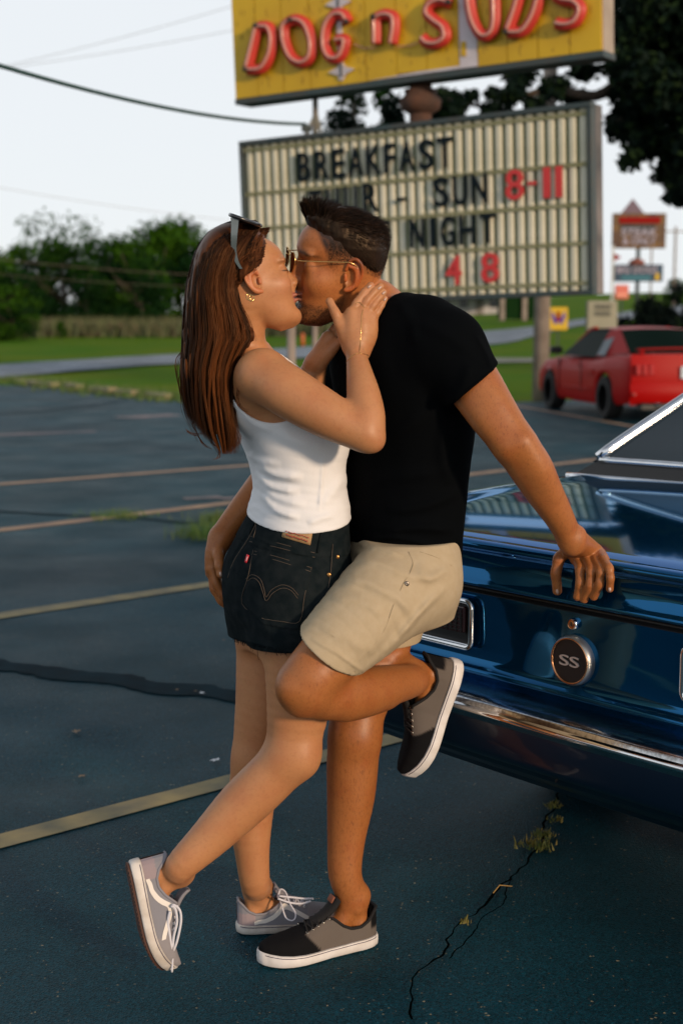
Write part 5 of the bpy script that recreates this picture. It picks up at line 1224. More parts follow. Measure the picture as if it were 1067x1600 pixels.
w_leg2 = [Limb([Wa(432, 950, 3.19), Wa(424, 1020, 3.18), Wa(416, 1090, 3.17), Wa(406, 1150, 3.165), Wa(402, 1185, 3.165)], [.090, .080, .070, .060, .055], .03, 4),
          Limb([Wa(402, 1185, 3.165), Wa(396, 1225, 3.175), Wa(392, 1275, 3.175), Wa(394, 1330, 3.17), Wa(399, 1380, 3.18), sl(SF_W1, .052, 0, .110)], [.054, .0555, .0510, .0405, .0345, .0330], .025, 4),
          *foot(SF_W1, SL_W1, .031)]
w_prims = w_torso + w_neck + [WHead] + w_sh + w_arm + w_hand + w_farm + w_leg + w_leg2
def w_color(V):
    base = lerp3((.43, .19, .080), (.48, .225, .100), .5 + .5 * vnoise(V, 28, 1)); q = WHead.loc(V); x, y, z = q.T
    near = (np.abs(q - A((.03, 0, .1))) < .12).all(1)
    lip = near & (x > .078) & (np.abs(y) < .024) & (z > .043) & (z < .0665); base[lip] = (.40, .15, .10)
    ch = np.exp(-(((x - .055) / .03) ** 2 + ((np.abs(y) - .05) / .03) ** 2 + ((z - .08) / .022) ** 2)) * near; base = base * (1 - .25 * ch[:, None]) + A((.55, .22, .15)) * .25 * ch[:, None]
    ls = np.exp(-((z - (.1135 + .10 * (np.abs(np.abs(y) - .031)) ** 1.0)) / .0020) ** 2) * near * (x > .060) * (np.abs(np.abs(y) - .033) < .017); base = base * (1 - .93 * ls)[:, None]
    ay = np.abs(y); bw = np.exp(-((z - (.1405 - .20 * np.maximum(0, ay - .036) - .04 * np.maximum(0, .03 - ay))) / .0036) ** 2) * near * (x > .05) * np.clip((.020 - np.abs(ay - .033)) / .008, 0, 1) * (.6 + .3 * vnoise(V, 1500, 3)); base = base * (1 - .92 * np.clip(bw * 1.3, 0, 1))[:, None]
    ear = near & (np.abs(y) > .073) & (x < .01); base[ear] = base[ear] * A((1.05, .8, .75))
    return base
def bx_(prims, m=.012): return (np.min([q.lo for q in prims], 0) - m, np.max([q.hi for q in prims], 0) + m)
hb = bx_(w_hand, .004)
w_body, w_fn, w_V = body_mesh('body', w_prims, [(WHead.wpt((0, 0, .11)) - .118, WHead.wpt((0, 0, .11)) + .118, .0020), (hb[0], hb[1], .0019), (*bx_(w_farm[2:], .002), .0028)], .0058, M_skinW, None, w_color)
plink(w_body, woman)

# white tank top
tk_f = folds([([(398, 728), (430, 742), (475, 744)], 3.0, .010, .0045), ([(394, 744), (425, 762), (470, 768)], 3.0, .009, .005), ([(396, 757), (430, 778), (480, 786)], 3.0, .010, .004), ([(400, 772), (430, 795), (470, 806)], 3.0, .009, .0045), ([(384, 712), (400, 722), (440, 726)], 3.0, .009, .003),
              ([(500, 790), (520, 770), (541, 745)], 3.0, .012, .003), ([(480, 815), (500, 808), (530, 800)], 3.0, .008, .002), ([(430, 668), (470, 690), (520, 700)], 3.0, .012, .002), ([(505, 715), (502, 760), (498, 800)], 3.0, .004, .0015), ([(378, 640), (398, 662), (430, 672)], 3.0, .008, .002)])
bust = [Ell(Wa(493, 672, 3.06), (.058, .055, .050), k=.05), Ell(Wa(496, 672, 3.15), (.055, .055, .05), k=.05)]
hemA, hemB, hemC = Wa(400, 795, 3.15), Wa(470, 827, 3.0), Wa(541, 813, 3.06)
hn = np.cross(hemB - hemA, hemC - hemA); hn = hn if hn[2] > 0 else -hn
ah_c = Wa(426, 577, 3.0); s14 = .00141
def tank_fn(p, lo, hi):
    d = field(w_torso + bust + w_sh[1:2], p, lo, hi) - .0070 - .0045 * np.clip((Wa(470, 770, 3.0)[2] - p[:, 2]) / .04, 0, 1) - 1.5 * tk_f(p) * (p[:, 1] < 3.14) - .0012 * vnoise(p * A((.4, .4, 1)), 160, 3) * np.clip((.99 - 0 + .25 - p[:, 2]) / .2, 0, 1)
    q = np.sqrt(((p[:, 0] - ah_c[0]) / (70 * s14)) ** 2 + ((p[:, 2] - ah_c[2]) / (79 * s14)) ** 2) - 1
    d = smax(d, -np.where(p[:, 1] < 3.13, q * .07, .05), .0025)
    q2 = np.sqrt(((p[:, 0] - ah_c[0] - .04) / .085) ** 2 + ((p[:, 2] - ah_c[2]) / .09) ** 2) - 1
    d = smax(d, -np.where(p[:, 1] > 3.15, q2 * .07, .05), .003)
    nk = np.sqrt(((p - Wa(412, 520, 3.11)) ** 2 * A((1, 1, 1))).sum(1)) - .062; d = smax(d, -nk, .003)
    d = smax(d, -half(p, hemB, hn), .003)
    return d
tb = bx_(w_torso + bust + w_sh[1:2])
tank = plink(cloth('tank_top', tank_fn, (tb[0][0], tb[0][1], Wa(470, 850, 3.0)[2]), tb[1], .0032, M_white_knit, None), woman)
def trim(pts, r, m, par, base, name, fn, off=.0, flat=1.0):
    P = hits(fn, pts, off=off); 
    if len(P) < 2: return None
    P = catmull(P, 4); o = MB().tube(P, r, 6, flat=flat).build(name, m, None, True); o.data.transform(Matrix.Translation(-Vector(base.location))); o.parent = par; return o
trim([(361, 553), (356, 573), (360, 592), (366, 604), (376, 619), (386, 630), (397, 640), (410, 648), (424, 653)], .0032, M_white_knit, tank, woman, 'armhole_binding', tank_fn, .001)

# black cut-off shorts
sw_leg = [Limb([Wa(476, 930, 3.05), Wa(470, 975, 3.035), Wa(463, 1025, 3.03)], [.100, .100, .098], .03, 3), Limb([Wa(430, 930, 3.18), Wa(426, 975, 3.18), Wa(421, 1020, 3.18)], [.098, .092, .086], .03, 3)]
sw_f = folds([([(402, 813), (385, 845), (365, 875), (355, 905)], 3.0, .0035, -.003), ([(360, 955), (395, 1000)], 3.0, .012, .003), ([(520, 850), (515, 920), (500, 960)], 3.0, .004, .002), ([(396, 842), (440, 853), (492, 866)], 3.0, .003, .0018), ([(372, 985), (400, 990), (440, 1000)], 3.0, .012, -.003), ([(470, 960), (505, 935), (540, 900)], 3.0, .014, .004), ([(400, 960), (430, 985), (440, 1005)], 3.0, .010, .003)])
pocket = np.array([Wa(x, y, 3.0)[[0, 2]] for x, y in [(396, 858), (487, 884), (468, 972), (412, 968), (378, 944)]])
def inpoly(q, P):
    ins = np.zeros(len(q), bool); j = len(P) - 1
    for i in range(len(P)):
        c = ((P[i, 1] > q[:, 1]) != (P[j, 1] > q[:, 1])) & (q[:, 0] < (P[j, 0] - P[i, 0]) * (q[:, 1] - P[i, 1]) / (P[j, 1] - P[i, 1] + 1e-12) + P[i, 0]); ins ^= c; j = i
    return ins
def shorts_fn(p, lo, hi):
    d = field(w_torso + sw_leg, p, lo, hi) - .006 - sw_f(p) - .001 * vnoise(p, 60, 9)
    m = (p[:, 1] < 3.12) & inpoly(p[:, [0, 2]], pocket); d = d - .0022 * m
    wz = p[:, 2]; band = (wz > Wa(470, 862, 3.0)[2] - (p[:, 0] + .1) * .10) ; d = d - .0016 * band * (p[:, 1] < 3.2)
    d = smax(d, -half(p, Wa(440, 1012, 3.0), (-.02, .05, 1)), .003)
    d = smax(d, half(p, Wa(470, 812, 3.0), (.14, .0, 1)), .003)
    return d
sb = bx_(w_torso[:1] + sw_leg)
sb_lo = (sb[0][0], sb[0][1], Wa(440, 1035, 3.0)[2]); sb_hi = (sb[1][0], sb[1][1], Wa(470, 770, 3.0)[2])
shorts = plink(cloth('denim_shorts', shorts_fn, sb_lo, sb_hi, .003, M_denim, None), woman)
def stitch(pts, r=.0007, m=None, name='stitching', fn=shorts_fn, par=None, base=None): return trim(pts, r, m or M_stitch, par or shorts, base or woman, name, fn, .0009)
stitch([(398, 861), (440, 872), (486, 887)]); stitch([(397, 866), (440, 878), (485, 893)]); stitch([(396, 858), (388, 900), (378, 943), (412, 967)]); stitch([(412, 967), (440, 971), (468, 971), (476, 930), (487, 886)])
stitch([(384, 905), (394, 898), (407, 905), (413, 922), (416, 933), (424, 922), (440, 914), (455, 918), (466, 930)]); stitch([(385, 910), (395, 903), (405, 910), (411, 926), (416, 939), (426, 927), (441, 919), (455, 923), (465, 935)])
stitch([(403, 812), (388, 842), (366, 876), (356, 903)], .0012); stitch([(392, 838), (440, 850), (492, 864)]); stitch([(390, 846), (440, 857), (492, 871)]); stitch([(520, 850), (516, 900), (508, 945)]); stitch([(394, 806), (400, 822), (396, 840)], .001)
for pts in ([(503, 828), (499, 846), (496, 864)], [(402, 796), (398, 815), (390, 834)]):
    P = hits(shorts_fn, pts); o = MB().tube(catmull(P, 3), .0052, 8, flat=.35).build('belt_loop', M_denim, None, True); o.data.transform(Matrix.Translation(-Vector(woman.location))); o.parent = shorts
def surf_patch(name, quad, nu, nv, off, m, fn, par, base, thick=.0015):
    """sheet lying on a garment: quad of photo pixels"""
    V = []
    for i in range(nu + 1):
        for j in range(nv + 1):
            s, t = i / nu, j / nv; a = A(quad[0]) * (1 - s) + A(quad[1]) * s; b = A(quad[3]) * (1 - s) + A(quad[2]) * s; q = a * (1 - t) + b * t; h_ = hit(fn, q[0], q[1], off=off)
            V.append(h_ if h_ is not None else Wa(q[0], q[1], 3.0))
    V = np.array(V); n = len(V); V = np.concatenate([V, V + A((0, thick * 1.5, 0))])
    f = []
    for i in range(nu):
        for j in range(nv):
            a, b, c, d = i * (nv + 1) + j, (i + 1) * (nv + 1) + j, (i + 1) * (nv + 1) + j + 1, i * (nv + 1) + j + 1; f += [(a, b, c, d), (a + n, d + n, c + n, b + n)]
    rim = [i * (nv + 1) for i in range(nu + 1)] + [nu * (nv + 1) + j for j in range(1, nv + 1)] + [i * (nv + 1) + nv for i in range(nu - 1, -1, -1)] + [j for j in range(nv - 1, 0, -1)]
    f += [(rim[i], rim[i] + n, rim[(i + 1) % len(rim)] + n, rim[(i + 1) % len(rim)]) for i in range(len(rim))]
    me = mesh_py(name, V - A(base.location), f, True); return link(name, me, m, par)
M_leather = mat('leather_patch', (.36, .22, .10), .7, noise=(80, (.28, .16, .07), .7)); M_patchred = mat('patch_print_red', (.38, .04, .03), .7); M_tab = mat('red_tab', (.6, .015, .03), .6)
patch = surf_patch('leather_patch', [(443, 823), (489, 830), (485, 852), (440, 839)], 8, 4, .0015, M_leather, shorts_fn, shorts, woman)
for x0, x1, y0 in ((446, 484, 830), (447, 482, 835.5)):
    for k in range(9):
        xa = x0 + (x1 - x0) * k / 9; ya = y0 + k * 1.15; P = hits(shorts_fn, [(xa, ya), (xa + 2.6, ya + .6 + (k % 3 - 1) * .8)], off=.0042)
        if len(P) == 2: o = MB().tube(P, .0011 if y0 < 833 else .0015, 5).build('patch_lettering', M_patchred, None, True); o.data.transform(Matrix.Translation(-Vector(woman.location))); o.parent = shorts
tabo = surf_patch('red_tab', [(385.5, 866), (389.5, 868), (385.5, 880), (382, 878)], 2, 4, .004, M_tab, shorts_fn, shorts, woman)
P = hits(shorts_fn, [(387, 869.5), (384.8, 876.5)], off=.006); o = MB().tube(P, .0007, 5).build('tab_lettering', M_whitep, None, True); o.data.transform(Matrix.Translation(-Vector(woman.location))); o.parent = shorts
for x, y in ((514, 898), (527, 870)):
    P = hit(shorts_fn, x, y); T = Matrix.Translation(Vector(P) - Vector(woman.location) + Vector((0, -.001, 0))) @ Matrix.Rotation(math.pi / 2, 4, 'X'); MB().lathe([(.0048, -.001), (.0048, .001), (.003, .0022), (0, .0018)], T, 14).build('rivet', mat('copper', (.75, .36, .12), .3, 1.0) if x == 514 else bpy.data.materials['copper'], shorts, True)
# frayed hem threads
r = random.Random(9); mb = MB()
for i in range(150):
    x = 366 + (i / 150) * 82 + r.uniform(-1, 1); y = 1000 + (x - 366) * .24; P = hit(shorts_fn, x, y - 3, off=.0015)
    if P is None: continue
    ln = r.uniform(.003, .012) * (1.6 if r.random() < .15 else 1); dx = r.uniform(-.006, .006)
    mb.tube([P, P + A((dx * .4, -.002, -ln * .55)), P + A((dx, -.001, -ln))], [.0007, .0006, .0003], 4, caps=False)
P = hit(shorts_fn, 402, 1008); mb.tube([P, P + A((.001, -.002, -.02)), P + A((.003, -.002, -.032))], .0005, 4)
o = mb.build('frayed_threads', M_denim, None); o.data.transform(Matrix.Translation(-Vector(woman.location))); o.parent = shorts; o['kind'] = 'stuff'

# ---------------------------------------------------------------- MAN
man = tag(empty('person', tuple(WZ(520, 1490))), 'dark haired man in black t-shirt and khaki shorts leaning on the blue car', 'person')
MH_F = rot_frame((-math.cos(.20), -math.sin(.20), .05), (.05, -.20, 1))
msc = 1.04; ear_m = Wa(552, 433, 3.060); mo = ear_m - MH_F @ (A((-.012, .078, .112)) * msc)
MHead = Head(mo, MH_F, msc, 1.10, 1.10, ears=(1,), zm=([-.05, .0, .09, .149, .234, .3], [-.05, .0, .09, .142, .226, .29]), fwd=.008, back=.93)
YM = -66
m_torso = [Loft([sec(624, 955, 3.16, .145, .102, YM), sec(624, 915, 3.16, .162, .115, YM), sec(623, 870, 3.16, .160, .115, YM), sec(628, 820, 3.16, .160, .110, YM), sec(633, 760, 3.16, .160, .110, YM), sec(636, 700, 3.16, .168, .116, YM), sec(634, 645, 3.16, .180, .125, YM), sec(628, 590, 3.16, .190, .132, YM), sec(622, 545, 3.16, .190, .125, YM), sec(618, 510, 3.16, .165, .100, YM), sec(608, 487, 3.16, .105, .078, YM), sec(598, 470, 3.16, .070, .066, YM)], k=.02, n=4)]
m_neck = [Limb([MHead.wpt((-.030, 0, .085)), MHead.wpt((-.036, 0, .045)), Wa(585, 480, 3.15), Wa(608, 520, 3.16)], [.058, .057, .062, .075], .025, 4)]
m_sh = [Ell(Wa(698, 540, 2.995), (.070, .062, .068), k=.05), Ell(Wa(655, 500, 3.06), (.07, .06, .045), k=.05), Ell(Wa(575, 535, 3.32), (.065, .06, .065), k=.05)]
m_arm = [Limb([Wa(700, 545, 2.985), Wa(738, 597, 2.955), Wa(770, 645, 2.93), Wa(803, 694, 2.91)], [.062, .0570, .0490, .0435], .02, 4),
         Limb([Wa(803, 694, 2.91), Wa(826, 727, 2.925), Wa(846, 762, 2.945), Wa(872, 806, 2.975), Wa(886, 834, 2.995), Wa(893, 850, 3.0)], [.0435, .0450, .0400, .0315, .0275, .0265], .015, 4)]
def ch_(px, py, u): return CU(px, py, u)
m_arm += [Limb([Wa(735, 580, 2.955), Wa(768, 628, 2.92), Wa(798, 668, 2.90)], [.026, .028, .020], .025, 3), Limb([Wa(735, 622, 2.94), Wa(758, 655, 2.91), Wa(788, 698, 2.89)], [.022, .026, .016], .025, 3), Limb([Wa(818, 690, 2.885), Wa(842, 732, 2.90), Wa(862, 770, 2.93)], [.020, .024, .014], .02, 3), Ell(Wa(906, 832, 2.992), (.009, .009, .010), k=.016)]
m_hand = [Limb([Wa(890, 840, 3.0), ch_(896, 862, .02), ch_(901, 874, -.008)], [.025, .0215, .0150], .012, 3), Limb([Wa(892, 842, 3.0), ch_(908, 862, .03), ch_(917, 874, .0)], [.025, .0215, .0150], .012, 3), Limb([Wa(896, 842, 3.0), ch_(919, 862, .03), ch_(930, 875, .0)], [.023, .0205, .0145], .012, 3), Limb([Wa(898, 842, 3.0), ch_(929, 862, .03), ch_(942, 874, -.0)], [.021, .0185, .0130], .012, 3),
          finger([ch_(901, 874, -.012), ch_(906, 891, -.034), ch_(906, 912, -.042), ch_(902, 932, -.038)], .0118, .0098), finger([ch_(917, 874, -.010), ch_(923, 893, -.034), ch_(921, 915, -.040), ch_(912, 936, -.032)], .0118, .0096), finger([ch_(930, 875, -.008), ch_(938, 893, -.032), ch_(936, 913, -.036), ch_(927, 932, -.030)], .0112, .0092), finger([ch_(942, 874, -.008), ch_(951, 888, -.028), ch_(953, 903, -.034), ch_(952, 920, -.030)], .0102, .0082),
          finger([ch_(886, 858, .0), ch_(873, 873, -.022), ch_(868, 895, -.030), ch_(870, 923, -.022)], .0148, .0105, .008)]
m_farm = [Limb([Wa(575, 540, 3.32), Wa(530, 610, 3.36), Wa(480, 690, 3.37)], [.06, .052, .046], .02, 3), Limb([Wa(480, 690, 3.37), Wa(430, 740, 3.33), Wa(390, 786, 3.28), Wa(362, 817, 3.245), Wa(345, 840, 3.225)], [.046, .044, .037, .029, .0265], .015, 4),
          Limb([Wa(345, 840, 3.225), Wa(337, 862, 3.215), Wa(333, 888, 3.21)], [.026, .024, .019], .012, 3), Limb([Wa(347, 840, 3.24), Wa(336, 866, 3.245), Wa(333, 894, 3.24)], [.025, .023, .018], .012, 3),
          finger([Wa(332, 888, 3.20), Wa(338, 912, 3.195), Wa(349, 930, 3.195), Wa(360, 942, 3.20)], .0112, .009), finger([Wa(331, 894, 3.225), Wa(335, 920, 3.22), Wa(346, 939, 3.22), Wa(359, 950, 3.225)], .0112, .009), finger([Wa(334, 896, 3.25), Wa(338, 922, 3.25), Wa(348, 940, 3.25), Wa(360, 950, 3.25)], .0108, .009), finger([Wa(338, 896, 3.27), Wa(342, 918, 3.27), Wa(350, 934, 3.27), Wa(360, 944, 3.27)], .010, .008),
          finger([Wa(341, 852, 3.205), Wa(341, 868, 3.185), Wa(343, 884, 3.17), Wa(345, 897, 3.165)], .0135, .0098, .008)]
m_leg = [Limb([Wa(640, 915, 3.03), Wa(590, 955, 2.96), Wa(530, 1010, 2.90), Wa(492, 1050, 2.865), Wa(478, 1068, 2.86)], [.092, .082, .068, .061, .059], .03, 4),
         Limb([Wa(476, 1078, 2.87), Wa(515, 1085, 2.91), Wa(560, 1082, 2.97), Wa(612, 1070, 3.06), Wa(645, 1062, 3.13), sl(SF_M2, .058, 0, .125)], [.0560, .0545, .0535, .0445, .0365, .0325], .022, 4),
         Ell(Wa(455, 1076, 2.838), (.028, .028, .030), k=.018), Ell(Wa(470, 1102, 2.845), (.018, .016, .018), k=.02), Limb([Wa(520, 1060, 2.90), Wa(480, 1058, 2.842)], [.03, .022], .02, 3), Limb([Wa(540, 1104, 2.93), Wa(600, 1092, 3.03)], [.022, .016], .03, 3), *foot(SF_M2, SL_M2, .033)]
m_leg2 = [Limb([Wa(600, 930, 3.23), Wa(585, 1000, 3.21), Wa(570, 1070, 3.18), Wa(558, 1120, 3.16), Wa(555, 1150, 3.15)], [.095, .085, .070, .060, .057], .03, 4),
          Limb([Wa(555, 1145, 3.15), Wa(551, 1187, 3.155), Wa(548, 1245, 3.155), Wa(541, 1310, 3.15), Wa(539, 1365, 3.145), sl(SF_M1, .058, 0, .125)], [.057, .0595, .0550, .0440, .0385, .0360], .022, 4),
          *foot(SF_M1, SL_M1, .035)]
m_prims = m_torso + m_neck + [MHead] + m_sh + m_arm + m_hand + m_farm + m_leg + m_leg2
def m_color(V):
    base = lerp3((.33, .115, .030), (.38, .140, .042), .5 + .5 * vnoise(V, 25, 2)); q = MHead.loc(V); x, y, z = q.T; ay = np.abs(y)
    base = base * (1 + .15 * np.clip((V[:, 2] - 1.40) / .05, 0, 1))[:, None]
    near = (np.abs(q - A((.0, 0, .1))) < .14).all(1)
    nz = .5 + .5 * vnoise(V, 900, 5); nz2 = .5 + .5 * vnoise(V, 2300, 6)
    jl = np.clip((.050 + .9 * np.clip(.030 - x, 0, .05) - z) / .016, 0, 1) * np.clip((x + .012) / .012, 0, 1) * near          # beard line rises to the sideburn
    ms = np.exp(-(((z - .072) / .006) ** 2)) * (x > .07) * (ay < .03) * near
    nb = near & (z > -.02); bd = np.clip(np.maximum(jl, ms), 0, 1) * nb * (.38 + .5 * nz * nz2); base = base * (1 - bd[:, None]) + A((.035, .02, .013)) * bd[:, None]
    lip = near & (x > .080) & (ay < .023) & (z > .044) & (z < .0655); base[lip] = (.30, .12, .075)
    bw = np.exp(-((z - (.149 - .22 * np.maximum(0, ay - .038) - .05 * np.maximum(0, .03 - ay))) / .0040) ** 2) * near * (x > .05) * np.clip((.026 - np.abs(ay - .034)) / .008, 0, 1) * (.85 + .3 * vnoise(V, 1500, 3)); base = base * (1 - .88 * np.clip(bw, 0, 1))[:, None]
    # hair on the sides, fading to skin above the ear and at the nape
    line = .128 + .05 * np.clip((x - .0) / .04, 0, 1) ** 1 * 0
    up = np.clip((z - (.118 + .012 * (x > -.02) - .35 * np.clip(-.03 - x, 0, .07))) / .040, 0, 1) * np.clip((.048 - x + .45 * np.clip(z - .15, 0, .05)) / .010, 0, 1) * near
    up = np.clip(up ** .8 * (.75 + .4 * nz), 0, .96); base = base * (1 - up[:, None]) + A((.018, .011, .008)) * up[:, None]
    ear = near & (ay > .076) & (x < .01); base[ear] = base[ear] * A((1.1, .8, .7))
    # leg and forearm hair, reddish knuckles
    lower = (V[:, 2] < .62); lh = lower * np.clip(vnoise(V * A((1, 1, .35)), 700, 8) - .35, 0, 1) * .5; base = base * (1 - lh[:, None])
    return base
hb1 = bx_(m_hand, .002); hb2 = bx_(m_farm[2:], .002)
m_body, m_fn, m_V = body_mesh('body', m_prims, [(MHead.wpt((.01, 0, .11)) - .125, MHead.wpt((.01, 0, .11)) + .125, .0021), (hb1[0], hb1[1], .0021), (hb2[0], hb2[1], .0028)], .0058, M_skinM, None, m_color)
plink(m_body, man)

# black t-shirt
ts_arm = [Limb([Wa(700, 545, 2.985), Wa(738, 597, 2.955), Wa(765, 638, 2.93)], [.068, .066, .064], .035, 4), Limb([Wa(575, 540, 3.32), Wa(540, 595, 3.355)], [.066, .062], .03, 3)]
ts_f = folds([([(690, 640), (715, 600), (730, 560)], 3.0, .012, .004), ([(700, 655), (690, 700), (700, 760)], 3.0, .014, .004), ([(640, 500), (690, 520), (735, 555)], 3.0, .014, .003), ([(600, 800), (660, 790), (720, 770)], 3.0, .012, .004), ([(590, 835), (650, 822), (715, 830)], 3.0, .011, .005), ([(560, 760), (620, 745), (690, 735)], 3.0, .014, .003), ([(620, 470), (640, 500), (645, 540)], 3.0, .012, .003), ([(736, 520), (752, 548), (762, 580)], 3.0, .006, .003), ([(560, 700), (610, 680), (670, 640)], 3.0, .014, .003), ([(570, 848), (620, 840), (680, 852)], 3.0, .006, .003)])
sl_a, sl_b = Wa(770, 577, 2.92), Wa(705, 627, 2.94); slv = sl_b - sl_a; sl_n = np.cross(slv, A((0, 1, 0))); sl_n = sl_n if sl_n[0] > 0 else -sl_n
def tee_fn(p, lo, hi):
    dT = field(m_torso + m_sh, p, lo, hi) - .009
    dS = field(ts_arm[:1], p, lo, hi); dS = smax(dS, half(p, sl_a, sl_n), .004)
    dF = field(ts_arm[1:], p, lo, hi); d = smin(smin(dT, dS, .03), dF, .03) - 1.5 * ts_f(p) * (p[:, 1] < 3.2) - .0012 * vnoise(p, 45, 4)
    z1 = Wa(600, 856, 3.02)[2]; z2 = Wa(712, 880, 3.1)[2]
    xx = np.clip((p[:, 0] - Wa(638, 856, 3.0)[0]) / (Wa(712, 880, 3.1)[0] - Wa(638, 856, 3.0)[0]), 0, 1.2)
    hem = z1 + (z2 - z1) * xx - .02 * (p[:, 1] - 3.1); d = smax(d, hem - p[:, 2], .003)
    nk = np.sqrt(((p - Wa(578, 470, 3.13)) ** 2 * A((.8, 1, 1))).sum(1)) - .075; d = smax(d, -nk, .003)
    return d
b_ = bx_(m_torso + m_sh + ts_arm, .02)
tee = plink(cloth('t_shirt', tee_fn, (b_[0][0], b_[0][1], Wa(640, 900, 3.0)[2]), b_[1], .0038, M_blacktee, None), man)
trim([(768, 579), (750, 593), (728, 610), (708, 625)], .0018, M_blacktee, tee, man, 'sleeve_hem', tee_fn, .0005)

# khaki shorts
ks_leg = [Limb([Wa(640, 905, 3.04), Wa(600, 935, 2.985), Wa(555, 978, 2.925), Wa(512, 1018, 2.885), Wa(490, 1040, 2.87)], [.108, .102, .090, .0785, .076], .04, 4)]
ks_leg2 = [Limb([Wa(605, 930, 3.22), Wa(592, 990, 3.21), Wa(582, 1060, 3.19)], [.105, .096, .088], .03, 3)]
hA, hB = Wa(472, 986, 2.87), Wa(560, 1045, 2.90); hv = hB - hA; h_n = np.cross(hv, A((.25, 1, 0))); h_n = h_n if h_n[0] < 0 else -h_n
ks_f = folds([([(530, 905), (570, 900), (620, 925), (650, 960)], 2.95, .012, .007), ([(515, 925), (560, 925), (600, 950)], 2.95, .010, .004), ([(545, 880), (590, 875), (640, 895), (690, 905)], 2.95, .010, .005), ([(620, 985), (655, 950), (700, 915)], 2.95, .010, .005), ([(600, 1010), (640, 965), (680, 925)], 2.95, .009, .004), ([(560, 1025), (600, 990), (620, 960)], 2.95, .012, -.003), ([(500, 960), (540, 975), (585, 1005)], 2.95, .012, .003), ([(548, 868), (590, 858), (632, 868)], 2.95, .006, .004), ([(650, 880), (670, 900), (705, 890)], 2.95, .010, .005), ([(486, 975), (530, 998), (570, 1035)], 2.95, .004, .0025)])
def khaki_fn(p, lo, hi):
    dl = field(ks_leg, p, lo, hi); dl = smax(dl, half(p, hA, h_n), .003)
    inner = field(m_leg[:1], p, lo, hi) - .003; dl = smax(dl, -np.where(half(p, hA, h_n) > -.03, inner, .05), .002)
    d2 = field(ks_leg2, p, lo, hi); d2 = smax(d2, Wa(600, 1040, 3.15)[2] - p[:, 2], .003)
    d = smin(smin(field(m_torso, p, lo, hi) - .006, dl, .035), d2, .035) - 1.25 * ks_f(p) * (p[:, 1] < 3.15) - .0010 * vnoise(p, 50, 12)
    d = smax(d, p[:, 2] - Wa(640, 845, 3.05)[2], .003); d = smax(d, Wa(600, 1052, 2.9)[2] - p[:, 2], .003)
    return d
b_ = bx_(m_torso + ks_leg + ks_leg2, .01)
khaki = plink(cloth('khaki_shorts', khaki_fn, (b_[0][0], b_[0][1], Wa(600, 1060, 2.9)[2] - .02), (b_[1][0], b_[1][1], Wa(640, 835, 3.1)[2]), .0032, M_khaki, None), man)
kst = lambda pts, r=.00045: trim(pts, r, M_khst, khaki, man, 'stitching', khaki_fn, .0007)
kst([(480, 976), (520, 994), (562, 1032)]); kst([(638, 862), (645, 880), (640, 896), (632, 908)], .0006); kst([(632, 908), (615, 945), (600, 985), (575, 1020)]); kst([(656, 862), (680, 870), (706, 884)])
P = hit(khaki_fn, 635, 912); MB().lathe([(.0055, -.001), (.0055, .001), (.003, .002), (0, .001)], Matrix.Translation(Vector(P) - Vector(man.location) + Vector((0, -.001, 0))) @ Matrix.Rotation(math.pi / 2, 4, 'X'), 14).build('rivet', mat('dull_metal', (.35, .3, .25), .4, 1.0), khaki, True)
# ================================================================ HAIR, SHOES, GLASSES, JEWELLERY
def flat_ribbons(P, widths, outw, cols, name, m, parent, base, seed=0):
    N, K, _ = P.shape; T = np.gradient(P, axis=1); T /= np.maximum(np.linalg.norm(T, axis=2, keepdims=True), 1e-9); S = np.cross(T, outw); S /= np.maximum(np.linalg.norm(S, axis=2, keepdims=True), 1e-9)
    a = np.random.default_rng(seed).uniform(-.75, .75, N)[:, None, None]; S = S * np.cos(a) + np.cross(T, S) * np.sin(a)
    w = widths[:, None] * np.minimum(1, np.linspace(1.5, .10, K) * 1.4)[None]; S = S * w[:, :, None] * .5
    V = np.stack([P - S, P + S], 2).reshape(-1, 3) - A(base.location); i = (np.arange(N)[:, None] * K + np.arange(K - 1)[None]) * 2
    me = np_mesh(name, V, np.stack([i, i + 1, i + 3, i + 2], -1).reshape(-1, 4)); c = np.repeat(cols.reshape(-1, 3), 2, axis=0) if cols.ndim == 3 else np.repeat(cols, K * 2, axis=0); set_col(me, c); o = link(name, me, m, parent); o['kind'] = 'stuff'; return o
def ribbons(paths, widths, outw, cols, name, m, parent, base, taper=True):
    """paths: N x K x 3 ; outw: N x K x 3 outward direction ; flat narrow strands lying on the hair surface"""
    P = np.asarray(paths); N, K, _ = P.shape; T = np.gradient(P, axis=1); T /= np.maximum(np.linalg.norm(T, axis=2, keepdims=True), 1e-9)
    S = np.cross(T, outw); S /= np.maximum(np.linalg.norm(S, axis=2, keepdims=True), 1e-9)
    w = widths[:, None] * (np.minimum(1, np.linspace(1.15, .12, K) * 1.6)[None] if taper else 1); S = S * w[:, :, None] * .5
    O = np.cross(S, T); O /= np.maximum(np.linalg.norm(O, axis=2, keepdims=True), 1e-9); O = -O * (w[:, :, None] * .28); O = np.where((O * outw).sum(2, keepdims=True) < 0, -O, O)
    V = np.stack([P - S, P + O, P + S], 2).reshape(-1, 3) - A(base.location)
    i = (np.arange(N)[:, None] * K + np.arange(K - 1)[None]) * 3
    f = np.concatenate([np.stack([i, i + 1, i + 4, i + 3], -1).reshape(-1, 4), np.stack([i + 1, i + 2, i + 5, i + 4], -1).reshape(-1, 4)])
    me = np_mesh(name, V, f); c = np.repeat(cols, K * 3, axis=0); set_col(me, c); o = link(name, me, m, parent); o['kind'] = 'stuff'; return o
